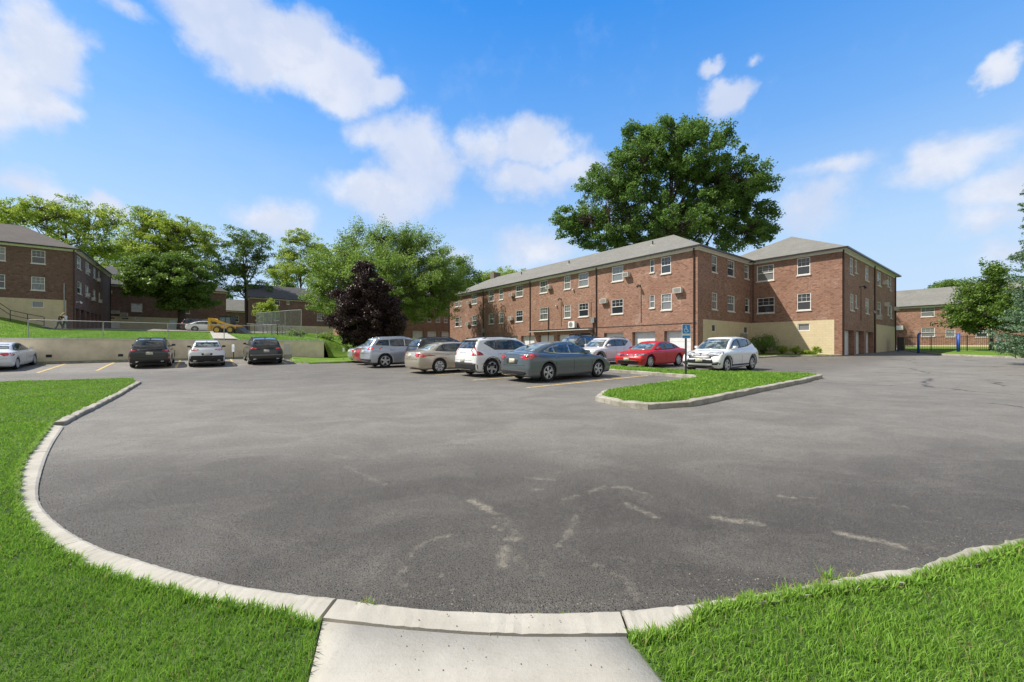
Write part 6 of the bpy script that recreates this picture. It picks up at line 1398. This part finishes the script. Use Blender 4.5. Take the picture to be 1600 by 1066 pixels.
def lettering(txt, size, spread, y, z, x=-2.26):
    def f(root, sh, P, pm):
        cu = bpy.data.curves.new('lettering', 'FONT'); cu.body = txt; cu.size = size; cu.extrude = .004; cu.align_x = 'CENTER'; cu.space_character = spread
        ob = bpy.data.objects.new('tmp', cu); COL.objects.link(ob); bpy.context.view_layer.update()
        me = bpy.data.meshes.new_from_object(ob.evaluated_get(bpy.context.evaluated_depsgraph_get())); bpy.data.objects.remove(ob)
        h = sh.cast((y, z), 'back')[0]; o = bpy.data.objects.new('lettering', me); me.materials.clear(); me.materials.append(M['galv']); COL.objects.link(o); o.parent = root
        o.matrix_local = Matrix.Translation((h.x-.012, y, z)) @ Matrix.Rotation(-math.pi/2, 4, 'Z') @ Matrix.Rotation(math.pi/2, 4, 'X')
    return f
def rack(root, sh, P, pm):
    mb = MB()
    for y in (-.5, .5): mb.box(-1.3, .1, y-.02, y+.02, 1.86, 1.90)
    for x in (-1.3, -.9, -.5, -.1): mb.box(x-.02, x+.02, -.6, .6, 1.83, 1.86)
    for x in (-1.2, 0.0):
        for y in (-.55, .55): mb.box(x-.03, x+.03, y-.03, y+.03, 1.74, 1.84)
    mb.build('roof_rack', M['clad'], root)
    mb = MB(); mb.prism([(-1.25,-.35),(-.2,-.35),(-.05,0),(-.2,.35),(-1.25,.35),(-1.32,0)], 1.90, 2.0); mb.build('rack_tray', M['clad'], root)
def suv_extra(root, sh, P, pm):
    mb = MB(); h = sh.cast((-1.55, 0.0), 'top')[0]; mb.prism([(-1.62, h.z-.01), (-1.42, h.z-.01), (-1.60, h.z+.07)], -.025, .025, 'y'); mb.build('antenna', pm, root)
b, a = 9.78+1.31, 10.5+.89; car('parked_sedan', 'dark grey fastback sedan nearest the camera, seen from its rear corner', S_grey, b, a, HB, PG, wheels='twin', key='grey', extra=suv_extra)
b, a = 9.4+1.33, 13.5+.92; car('parked_suv', 'white compact suv with tall red tail lamps between the beige and the grey sedans', S_xc, b, a, HB, PW, wheels='five', key='xc', extra=lettering('VOLVO', .085, 1.9, .0, .97))
b, a = 8.6+1.29, 16.6+.89; car('parked_sedan', 'beige sedan with large red tail lamp beside the white suv', S_beige, b, a, HB, PBe, wheels='cap', key='beige')
b, a = 9.6+1.41, 19.5+.9; car('parked_suv', 'dark hatchback-like suv mostly hidden between the silver and the beige cars', S_black, b, a, HB, PD, wheels='five', key='black')
b, a = 8.1+1.41, 22.2+.95; car('parked_suv', 'silver suv with roof rails at the left of the middle row', S_silver, b, a, HB, PS, wheels='five', key='silver', extra=suv_extra)
b, a = 9.95, 26.2; car('parked_sedan', 'dark red car whose tail shows left of the silver suv', S_beige, b, a, HB, PR2, wheels='cap', key='beige')
b, a = 10.2, 29.0; car('parked_sedan', 'pale teal car barely visible beyond the dark red one', S_civ, b, a, HB, PT, wheels='cap', key='civ')
b, a = 18.2+1.34, 8.06+.88; car('parked_suv', 'white rounded crossover facing the grass island behind the blue sign', S_hrv, b, a, HmB, PW, wheels='five', key='hrv')
b, a = 18.4+1.42, 12.0+.88; car('parked_sedan', 'bright red sedan with its nose to the grass strip', S_red, b, a, HmB, PR, wheels='ten', key='red')
b, a = 18.7+1.37, 15.6+.9; car('parked_suv', 'pearl white suv facing us between the red sedan and the grey sedan roof', S_xc, b, a, HmB, PW2, wheels='five', key='xc')
b, a = 19.6+1.5, 19.0+.9; car('parked_suv', 'dark suv with a roof rack behind the grey sedan', S_box, b, a, HmB, PD, wheels='five', key='box', extra=rack)
# left row, noses to the wall
car('parked_suv', 'black suv with pale reflection in its rear window, parked nose to the cream wall', S_black, -2.5, 30.8+2.3, HA, PB, wheels='five', key='black', extra=suv_extra)
car('parked_suv', 'white rounded crossover with black lower bumper, parked nose to the cream wall', S_wcx, .12, 30.1+2.2, HA, PW, wheels='five', key='wcx', extra=suv_extra)
car('parked_suv', 'large black-green suv, rightmost of the row against the cream wall', S_big, 3.2, 30.3+2.45, HA, PB2, wheels='five', key='big', extra=suv_extra)
car('parked_sedan', 'white sedan with red tail lamps cut by the left edge of the picture', S_civ, -8.75, 33.0+1.3, HA, PW, wheels='ten', key='civ')
# cars on the upper drive
car('parked_sedan', 'white sedan parked on the upper drive behind the yellow loader', S_red, .3, 66.4, HB, PW, 'cars on the upper drive', onhill=True, wheels='twin', key='red')
car('parked_suv', 'black suv mostly hidden behind the white sedan on the upper drive', S_black, -.3, 69.6, HB, PB, 'cars on the upper drive', onhill=True, wheels='five', key='black')
# ------------------------------------------------------------------ street furniture, fences, machine, people
M['sign_blue'] = simple('sign_blue', (.02, .26, .70), .4, .06, 6); M['sign_white'] = simple('sign_white', (.80, .81, .82), .4, .04, 6)
M['loader_yellow'] = simple('loader_yellow', (.68, .36, .015), .45, .15, 4, coat=.3); M['rim_yellow'] = simple('rim_yellow', (.55, .36, .06), .5, .15, 6)
M['blue_post'] = simple('blue_post', (.03, .10, .42), .45, .12, 4); M['bin'] = simple('bin_plastic', (.018, .02, .022), .5, .2, 5)
def wheelchair(mb, cx, cz, s, yy):
    """access symbol, drawn with small solids in the sign's own plane: x right, z up"""
    def disc(x, z, r, n=14): mb.prism([(cx+(x+r*math.cos(2*math.pi*k/n))*s, cz+(z+r*math.sin(2*math.pi*k/n))*s) for k in range(n)], yy-.0015, yy, 'y')
    def bar_(x0, z0, x1, z1, w_):
        d = Vector((x1-x0, z1-z0)).normalized(); n = Vector((-d.y, d.x))*w_/2
        mb.prism([(cx+(x0+n.x)*s, cz+(z0+n.y)*s), (cx+(x1+n.x)*s, cz+(z1+n.y)*s), (cx+(x1-n.x)*s, cz+(z1-n.y)*s), (cx+(x0-n.x)*s, cz+(z0-n.y)*s)], yy-.0015, yy, 'y')
    disc(-.06, .42, .085); bar_(-.05, .32, -.02, -.02, .11); bar_(-.04, .18, .18, .16, .06); bar_(-.03, -.03, .20, -.04, .09); bar_(.19, -.02, .32, -.34, .09); bar_(.31, -.34, .42, -.30, .07)
    an = [math.radians(t) for t in range(115, 372, 16)]; r0, r1 = .25, .32; ox, oz = -.03, -.17
    for i in range(len(an)-1):
        q = [(ox+r*math.cos(a_), oz+r*math.sin(a_)) for r, a_ in ((r0, an[i]), (r1, an[i]), (r1, an[i+1]), (r0, an[i+1]))]
        mb.prism([(cx+x*s, cz+z*s) for x, z in q], yy-.0015, yy, 'y')
def sign(label, px, D, h_post, w_, h_, ztop, board, mark, post='dark', band=False, rz=0.0, zf=lot):
    x = (px-800)/F*D; g = float(zf(x, D)); r = empty('parking_sign', (x, D, g), rz, label, 'sign')
    m = MB(); m.box(-.03, .03, -.005, .02, -.15, ztop-.06-g); m.box(-.03, -.022, .02, .04, -.15, ztop-.06-g); m.box(.022, .03, .02, .04, -.15, ztop-.06-g); m.build('post', M[post], r)
    zc = ztop-g; rd = .03
    def rr(x0, x1, z0, z1, q): return [(x0+q, z0), (x1-q, z0), (x1, z0+q), (x1, z1-q), (x1-q, z1), (x0+q, z1), (x0, z1-q), (x0, z0+q)]
    m = MB(); m.prism(rr(-w_/2, w_/2, zc-h_, zc, rd), -.012, -.006, 'y'); bo = m.build('board', M['sign_white'], r)
    if band:
        m = MB(); m.prism(rr(-w_/2+.014, w_/2-.014, zc-h_*.66, zc-.014, .02), -.0145, -.0122, 'y'); m.build('blue_field', M[board], bo)
        m = MB(); m.prism(rr(-w_/2+.014, w_/2-.014, zc-h_+.014, zc-h_*.80, .012), -.0145, -.0122, 'y'); m.build('lower_band', M[board], bo)
        m = MB(); wheelchair(m, 0, zc-h_*.34, h_*.50, -.0150); m.build('access_symbol', M['sign_white'], bo)
    else:
        m = MB(); wheelchair(m, 0, zc-h_*.5, h_*.75, -.0130); m.build('access_symbol', M[board], bo)
    return r
sign('blue accessible parking sign on a dark post in the grass strip before the white crossover', 1072, 15.6, 0, .37, .55, 2.38, 'sign_blue', 1, band=True, rz=R(12))
sign('small white and blue accessible parking sign against the cream wall', 364.5, 29.3, 0, .36, .54, 1.68, 'sign_blue', 1, rz=R(-30))
# leaning slab, marker stake
D = 30.2; x = (449.5-800)/F*D; r = empty('concrete_slab', (x, D, float(lot(x, D))+.08), R(20), 'pale concrete marker slab leaning by the wall right of the last dark suv', 'slab')
m = MB(); m.add([(-.22,-.10,0),(.25,-.10,0),(.25,.12,0),(-.22,.12,0),(-.24,.02,1.08),(.10,.02,1.10),(.10,.14,1.10),(-.24,.14,1.08)], [(3,2,1,0),(4,5,6,7),(0,1,5,4),(1,2,6,5),(2,3,7,6),(3,0,4,7)]); m.build('slab_face', M['stone'], r)
m = MB(); m.box(-.23, .26, -.16, .14, -.05, .30); m.build('foot_block', M['concrete'], r)
D = 30; x = (537-800)/F*D; r = empty('marker_stake', (x, D, float(lot(x, D))+.11), 0, 'thin stake with a small white tag on the grass before the purple-leaved tree', 'stake')
m = MB(); m.tube([(0, 0, -.1), (0, 0, .95)], .02, 6); m.build('stake', M['galv'], r); m = MB(); m.box(-.07, .07, -.03, -.022, .62, .92); m.build('tag', M['sign_white'], r)
# chain link fence on the retaining wall
def chainlink(name, label, pts, zf, H, post_r, step, wire=.0021, cell=.10, taper=None, mat='galv'):
    P0 = Vector((*pts[0], float(zf(*pts[0])))); root = empty(name, P0, 0, label, 'fence'); k = 0
    wires = MB(); rails = MB(); T = []
    for (x0, y0), (x1, y1) in zip(pts[:-1], pts[1:]):
        L = math.hypot(x1-x0, y1-y0); n = max(1, round(L/step))
        for i in range(n+1):
            t = i/n; x, y = x0+(x1-x0)*t, y0+(y1-y0)*t; T.append((x, y, float(zf(x, y))))
    for q in T:
        m = MB(); v = Vector(q)-P0; m.tube([v-Vector((0, 0, .1)), v+Vector((0, 0, H+.02))], post_r, 8); m.build('post', M[mat], root)
    for a_, b_ in zip(T[:-1], T[1:]):
        A_, B_ = Vector(a_)-P0, Vector(b_)-P0; L = (B_-A_).length
        if L < .2: continue
        rails.tube([A_+Vector((0, 0, H)), B_+Vector((0, 0, H))], post_r*.75, 6)
        u = (B_-A_)/L; nn = Vector((-u.y, u.x, 0)); s = 0.0
        while s < L+H:
            for sg in (1, -1):
                if sg > 0: t0, t1 = max(0, s-H), min(L, s); z0, z1 = s-t0, s-t1      # falling
                else: t0, t1 = max(0, s-H), min(L, s); z0, z1 = H-(s-t0), H-(s-t1)
                if t1-t0 < .02: continue
                p, q = A_+u*t0+Vector((0, 0, z0)), A_+u*t1+Vector((0, 0, z1)); w_ = (q-p).normalized().cross(nn)*wire
                wires.add([p-w_, p+w_, q+w_, q-w_, p+nn*wire*1.5, q+nn*wire*1.5], [(0, 1, 2, 3), (1, 4, 5, 2), (4, 0, 3, 5)])
            s += cell*1.414
    rails.build('top_rail', M[mat], root); wires.build('wire_mesh', M[mat], root); return root
c0 = on_a(44, 37.15)[0]; pl = [W2(c0, 37.15), W2(7.6, 37.15)]
chainlink('chain_link_fence', 'low galvanised chain link fence along the top of the cream retaining wall', pl, lambda x, y: float(hill(x, y)), 1.12, .028, 3.4)
fx = lambda px, D: ((px-800)/F*D, D)
chainlink('backstop_fence', 'tall leaning chain link fence in front of the gable ended house', [fx(401, 60), fx(418, 54), fx(437, 48), fx(455, 43.5), fx(471, 41.5)], lambda x, y: float(hill(x, y)), 2.85, .04, 2.6, .004, .12)
# railings
def railing(label, pts, hs, r_=.022, mid=True, zf=hill, extra=0.0):
    g = [Vector((*fx(p, D), float(zf(*fx(p, D)))+(dz if dz else 0))) for p, D, dz in pts]; root = empty('handrail', g[0], 0, label, 'railing')
    for v in g: m = MB(); m.tube([v-g[0]-Vector((0, 0, .1+extra)), v-g[0]+Vector((0, 0, hs))], r_, 6); m.build('post', M['black'], root)
    m = MB(); m.tube([v-g[0]+Vector((0, 0, hs)) for v in g], r_, 6); m.build('top_rail', M['black'], root)
    if mid: m = MB(); m.tube([v-g[0]+Vector((0, 0, hs*.55)) for v in g], r_*.9, 6); m.build('middle_rail', M['black'], root)
railing('black stair railing at the head of the grass slope, nearer the tall fence', [(434, 45, .15), (452, 43, -.25), (470, 41.3, -.7)], 1.1, .03, extra=.6)
railing('second black stair railing running down the bank just right of the first', [(441, 46, .2), (462, 44, -.2), (480, 42.3, -.65)], 1.05, .03, extra=.6)
railing('level black railing between the drive and the tall fence', [(386, 47, 0), (398, 46.6, 0), (411, 46, 0), (425, 45.6, 0), (433, 45.3, 0)], 1.2, .03, False)
railing('black stair railing beside the cream base at the left edge', [(-14, 38.5, 1.0), (16, 39.5, .1), (43, 41, .0), (69, 42.6, -.05)], 1.05, .03, extra=1.0)
# black picket fence, blue play frame, bins
a0, a1 = Vector(fx(1403, 43.5)), Vector(fx(1640, 36.5)); L = (a1-a0).length; u = (a1-a0)/L; n = int(L/2.4); zb_ = float(lot(*a0))+.12
root = empty('picket_fence', (a0.x, a0.y, zb_), math.atan2(u.y, u.x), 'black metal picket fence in front of the far right building', 'fence')
for i in range(n+1):
    m = MB(); t = i*L/n; m.box(t-.04, t+.04, -.04, .04, -.2, 1.55); m.build('post', M['black'], root)
m = MB(); m.box(0, L, -.018, .018, .15, .19); m.build('rail', M['black'], root); m = MB(); m.box(0, L, -.018, .018, 1.38, 1.42); m.build('rail', M['black'], root)
m = MB(); k = 0.0
while k < L: m.box(k-.010, k+.010, -.010, .010, .03, 1.5); k += .125
m.build('pickets', M['black'], root)
D = 38; x0, x1 = (1435-800)/F*D, (1497.5-800)/F*D; g = float(lot(x0, D))+.1
r = empty('play_frame', (x0, D, g), 0, 'blue metal frame of two posts and a thin bar near the picket fence', 'play frame')
w_ = x1-x0
m = MB(); m.tube([(0, 0, -.1), (0, 0, 1.6), (.06, 0, 1.74), (.18, 0, 1.80)], .10, 10); m.build('post', M['blue_post'], r, True)
m = MB(); m.tube([(w_, 0, -.1), (w_, 0, 1.82)], .13, 10); m.build('post', M['blue_post'], r, True)
m = MB(); m.tube([(.1, 0, 1.80), (w_, 0, 1.80)], .03, 8); m.build('crossbar', M['galv'], r)
D = 43; x = (1408-800)/F*D; r = empty('utility_cabinet', (x, D, float(lot(x, D))+.1), TH, 'dark metal cabinet at the left end of the picket fence', 'cabinet')
m = MB(); m.box(-.45, .45, -.25, .25, 0, 1.45); m.build('cabinet', M['dark'], r); m = MB(); m.box(-.40, -.01, -.27, -.252, .06, 1.38); m.build('door', M['black'], r); m = MB(); m.box(.01, .40, -.27, -.252, .06, 1.38); m.build('door', M['black'], r)
for i, (px, D, lb) in enumerate(((1567, 35.5, 'black wheeled bin half hidden by the blue spruce'), (1576, 36.3, 'second black bin, deeper behind the spruce branches'))):
    x = (px-800)/F*D; r = empty('wheeled_bin', (x, D, float(lot(x, D))+.1), .2*i, lb, 'bin', 'bins by the spruce')
    m = MB(); q = [(-.24,-.27),(.24,-.27),(.24,.27),(-.24,.27)]; m.add([(x_, y_, .06) for x_, y_ in q]+[(x_*1.2, y_*1.2, .95) for x_, y_ in q], [(3,2,1,0),(4,5,6,7),(0,1,5,4),(1,2,6,5),(2,3,7,6),(3,0,4,7)]); m.build('tub', M['bin'], r)
    m = MB(); m.prism([(-.34, .955), (.34, .955), (.30, 1.02), (-.30, 1.04)], -.31, .31, 'y'); m.build('lid', M['bin'], r)
    for y_ in (-.25, .25): m = MB(); m.lathe([(.001,-.03),(.10,-.03),(.10,.03),(.001,.03)], 'y', 14, (.22, y_, .10)); m.build('wheel', M['tyre'], r)
D = 36; x = (1560-800)/F*D; r = empty('notice_board', (x, D, float(lot(x, D))+.1), 0, 'small white notice board on a post beside the bins', 'sign')
m = MB(); m.tube([(0, .02, -.1), (0, .02, 1.5)], .025, 6); m.build('post', M['galv'], r); m = MB(); m.box(-.2, .2, -.012, -.004, 1.05, 1.5); m.build('board', M['sign_white'], r)
# ---------- yellow skid loader on the upper drive
D = 47.0; x = (356-800)/F*D; g = float(hill(x, D))-.02
r = empty('skid_loader', (x, D, g), R(6), 'yellow compact loader with its dark bucket lowered, on the upper drive', 'loader')
m = MB(); m.prism([(-2.05,.45),(-1.15,.40),(-.95,.75),(.95,.62),(1.35,.62),(1.35,1.02),(.8,1.12),(-.7,1.25),(-.9,1.55),(-1.35,1.75),(-1.98,1.80),(-2.05,1.5)], -.55, .55, 'y'); m.build('chassis', M['loader_yellow'], r)
m = MB(); m.box(-2.12, -1.78, -.72, .72, .42, 2.12); m.prism([(-1.78,2.08),(-1.5,2.0),(-1.2,1.8),(-1.78,1.7)], -.7, .7, 'y'); m.build('engine_hood', M['loader_yellow'], r)
m = MB(); m.box(-1.6, -1.1, -.735, -.56, 1.32, 1.55); m.build('vent', M['dark'], r)
for y in (-.68, .56):
    m = MB(); m.prism([(-1.75,1.95),(-1.45,2.05),(-.2,1.55),(.9,1.25),(1.75,.95),(1.85,.45),(1.65,.40),(1.5,.80),(.8,1.02),(-.35,1.3),(-1.65,1.7)], y, y+.12, 'y'); m.build('lift_arm', M['loader_yellow'], r)
m = MB(); m.prism([(-.95,1.15),(.72,1.10),(.80,1.55),(.62,2.30),(-.55,2.38),(-.85,2.30),(-1.0,1.8)], -.50, .50, 'y'); cb = m.build('cab', M['dark'], r)
for y in (-.515, .503):
    m = MB(); m.prism([(-.80,1.50),(-.05,1.42),(-.05,2.18),(-.72,2.18)], y, y+.012, 'y'); m.prism([(.05,1.42),(.62,1.42),(.52,2.18),(.05,2.18)], y, y+.012, 'y'); m.build('cab_window', M['cglass'], cb)
m = MB(); m.box(-.9, .72, -.56, .56, 2.385, 2.46); m.build('cab_roof', M['clad'], cb)
m = MB(); m.lathe([(.001, 2.46), (.07, 2.46), (.06, 2.60), (.001, 2.61)], 'z', 10, (.1, 0, 0)); m.build('beacon', M['amber'], cb)
m = MB(); m.prism([(1.55,.05),(2.75,.02),(2.78,.06),(2.0,.62),(1.72,.95),(1.55,.90),(1.62,.5)], -.92, .92, 'y'); m.build('bucket', M['dark'], r)
for xw in (-.95, .72):
    for y in (-.70, .70):
        s = 1 if y > 0 else -1; m = MB(); m.lathe([(.30, -.15), (.44, -.17), (.49, -.10), (.50, 0), (.49, .10), (.44, .17), (.30, .15)], 'y', 26, (xw, y, .50)); wh = m.build('wheel', M['tyre'], r, True)
        m = MB(); m.lathe([(.31, .145), (.27, .155), (.24, .05), (.10, .04), (.08, .10), (.001, .10)] if s > 0 else [(.31, -.145), (.27, -.155), (.24, -.05), (.10, -.04), (.08, -.10), (.001, -.10)], 'y', 22, (xw, y, .50)); m.build('rim', M['rim_yellow'], wh)
r.scale = (.86, .86, .86)
# ---------- people: one skinned body, clothes as a looser skin over the same joints
M['skin'] = simple('skin', (.48, .28, .19), .55, .06, 8); M['hair_blond'] = simple('hair_blond', (.50, .33, .14), .6, .2, 20); M['hair_brown'] = simple('hair_brown', (.10, .06, .035), .6, .2, 20)
M['cloth_black'] = simple('cloth_black', (.02, .02, .024), .85, .15, 10); M['cloth_white'] = simple('cloth_white', (.72, .72, .76), .85, .06, 10); M['denim'] = simple('denim', (.06, .09, .15), .9, .2, 14); M['patterned'] = simple('patterned_cloth', (.07, .08, .13), .9, .7, 30); M['straw'] = simple('straw', (.55, .42, .24), .9, .15, 20)
def skinned(name, J, E, rad, mat, parent, root_i=0, sub=1):
    me = bpy.data.meshes.new(name); me.from_pydata([tuple(v) for v in J], E, []); o = bpy.data.objects.new(name, me); COL.objects.link(o)
    o.modifiers.new('skin', 'SKIN'); 
    for i, r_ in enumerate(rad): me.skin_vertices[0].data[i].radius = (r_, r_) if not isinstance(r_, tuple) else r_
    me.skin_vertices[0].data[root_i].use_root = True
    s = o.modifiers.new('sub', 'SUBSURF'); s.levels = sub; s.render_levels = sub
    bpy.context.view_layer.update(); m2 = bpy.data.meshes.new_from_object(o.evaluated_get(bpy.context.evaluated_depsgraph_get())); bpy.data.objects.remove(o)
    m2.materials.clear(); m2.materials.append(mat); m2.shade_smooth(); o = bpy.data.objects.new(name, m2); COL.objects.link(o); o.parent = parent; return o
def person(label, loc, rz, H, top, legs, hair, pose, hat=None, skirt=False, longhair=False):
    k = H/1.75; r = empty('person', loc, rz, label, 'person'); V = lambda *a: Vector(a)*k
    # x forward, y left
    lean = pose.get('lean', 0); st = pose.get('step', .25); hp_ = V(0, 0, .93)
    sp = hp_+V(lean*.25, 0, .28); ch = hp_+V(lean*.55, 0, .46); nk = hp_+V(lean*.8, 0, .58); hd = nk+V(lean*.25+.02, 0, .12); tp = hd+V(lean*.2, 0, .11)
    J = [hp_, sp, ch, nk, hd, tp]; Rr = [.125, .115, .135, .052, .078, .072]; E = [(0, 1), (1, 2), (2, 3), (3, 4), (4, 5)]
    hands = []
    for s_, f in ((1, st), (-1, -st)):
        i = len(J); J += [hp_+V(0, .09*s_, -.06), V(f*.45+.04, .10*s_, .50), V(f*.9 if f > 0 else f*1.1, .10*s_, .09), V((f*.9 if f > 0 else f*1.1)+.16, .11*s_, .035)]
        Rr += [.088, .058, .04, .034]; E += [(0, i), (i, i+1), (i+1, i+2), (i+2, i+3)]
        el, wr = pose['arm'][0 if s_ > 0 else 1]; i = len(J); J += [nk+V(-.01, .16*s_, -.06), nk+V(*el), nk+V(*wr)]; Rr += [.055, .038, .026]; E += [(2, i), (i, i+1), (i+1, i+2)]; hands.append((J[-1], (J[-1]-J[-2]).normalized(), s_))
        pm_ = J[-1]+hands[-1][1]*.06*k; j = len(J); J += [pm_]; Rr += [(.034, .016)]; E += [(i+2, j)]
    Rr = [(q[0]*k, q[1]*k) if isinstance(q, tuple) else q*k for q in Rr]; body = skinned('body', J, E, Rr, M['skin'], r)
    # hands: four fingers and a thumb each
    for p, d, s_ in hands:
        side = d.cross(Vector((0, 0, 1))); side = side.normalized() if side.length > .1 else Vector((1, 0, 0)); nrm = side.cross(d); fm = MB()
        for q, (off, ln) in enumerate(((-.027, .062), (-.009, .072), (.009, .068), (.027, .052))):
            a_ = p+d*.085*k+side*off*k; fm.tube([a_, a_+(d*.5+nrm*.08)*ln*k, a_+(d*.85+nrm*.45)*ln*k], [.0085*k, .008*k, .006*k], 6)
        a_ = p+d*.035*k+side*.030*k; fm.tube([a_, a_+(d*.5+side*.6)*.04*k, a_+(d*1.1+side*.7)*.05*k], [.010*k, .009*k, .007*k], 6); fm.build('fingers', M['skin'], r, True)
    # face
    fm = MB(); c = hd+V(.03, 0, .02); fm.prism([((c+V(.055, 0, .01)).x, (c+V(.055, 0, .01)).z), ((c+V(.09, 0, -.025)).x, (c+V(.09, 0, -.025)).z), ((c+V(.055, 0, -.035)).x, (c+V(.055, 0, -.035)).z)], -.011*k, .011*k, 'y'); fm.build('nose', M['skin'], r)
    for s_ in (1, -1):
        fm = MB(); e = hd+V(.088, .03*s_, .035); fm.box(e.x-.01*k, e.x+.006*k, e.y-.011*k, e.y+.011*k, e.z-.006*k, e.z+.006*k); fm.build('eye', M['black'], r)
        fm = MB(); e = hd+V(.005, .082*s_, .02); fm.lathe([(.001, -.012*k), (.024*k, -.008*k), (.026*k, .006*k), (.001, .010*k)], 'y', 10, e); fm.build('ear', M['skin'], r)
    fm = MB(); e = hd+V(.085, 0, -.045); fm.box(e.x-.01*k, e.x+.004*k, e.y-.022*k, e.y+.022*k, e.z-.005*k, e.z+.004*k); fm.build('mouth', M['straw'] if 0 else simple('lips', (.3, .1, .09), .5), r)
    hj = [hd+V(-.025, 0, .035), tp+V(-.015, 0, .0), tp+V(.03, 0, .01)]; he = [(0, 1), (1, 2)]; hr = [.088*k, .080*k, .055*k]
    if longhair: hj += [hd+V(-.07, 0, -.08), hd+V(-.08, .03, -.25)]; he += [(0, 3), (3, 4)]; hr += [.075*k, .05*k]
    skinned('hair', hj, he, hr, M[hair], r)
    # top with sleeves, trousers or skirt
    tj = [hp_+V(0, 0, -.02), sp, ch, ch+V(lean*.15, 0, .07)]; te = [(0, 1), (1, 2), (2, 3)]; tr = [.142, .136, .155, .12]
    for s_, jj in ((1, 0), (-1, 1)):
        el, wr = pose['arm'][jj]; i = len(tj); a_ = nk+V(-.01, .16*s_, -.06); b_ = nk+V(*el); tj += [a_, a_.lerp(b_, .62)]; te += [(2, i), (i, i+1)]; tr += [.070, .062]
    skinned('shirt', tj, te, [q*k for q in tr], M[top], r)
    lj = [hp_+V(0, 0, .05)]; le = []; lr = [.146]
    for s_, f in ((1, st), (-1, -st)):
        i = len(lj); lj += [hp_+V(0, .09*s_, -.08), V(f*.45+.04, .10*s_, .50), V((f*.88 if f > 0 else f*1.08), .10*s_, .13)]; le += [(0, i), (i, i+1), (i+1, i+2)]; lr += [.102, .074, .060]
    skinned('trousers', lj, le, [q*k for q in lr], M[legs], r)
    for s_, f in ((1, st), (-1, -st)):
        fx_ = f*.9 if f > 0 else f*1.1; skinned('shoe', [V(fx_-.04, .105*s_, .05), V(fx_+.06, .108*s_, .045), V(fx_+.19, .112*s_, .035)], [(0, 1), (1, 2)], [.048*k, .046*k, .036*k], M['cloth_black'], r)
    if hat:
        fm = MB(); c = tp+V(0, 0, .035); fm.lathe([(.001, .085*k), (.07*k, .08*k), (.088*k, .0), (.15*k, -.012*k), (.152*k, -.018*k), (.086*k, -.01*k)], 'z', 20, c); fm.build('hat', M[hat], r)
    return r
for px, D, rz, H, top, legs, hair, lean, hat, lh, arms, lb in (
    (92.5, 40.0, R(8), 1.68, 'cloth_black', 'patterned', 'hair_blond', .28, None, True, (((.10, .20, -.30), (.30, .12, -.42)), ((.06, -.21, -.32), (.28, -.14, -.46))), 'person with fair hair in a dark sleeveless top leaning forward on the upper lawn'),
    (102.5, 40.6, R(172), 1.74, 'cloth_white', 'denim', 'hair_brown', .14, 'straw', False, (((.02, .21, -.32), (.16, .20, -.54)), ((.10, -.20, -.30), (.30, -.10, -.38))), 'person in a white shirt, jeans and a tan hat beside the fair haired walker')):
    x = (px-800)/F*D; person(lb, (x, D, float(hill(x, D))+.01), rz, H, top, legs, hair, {'lean': lean, 'step': .26, 'arm': arms}, hat, longhair=lh)
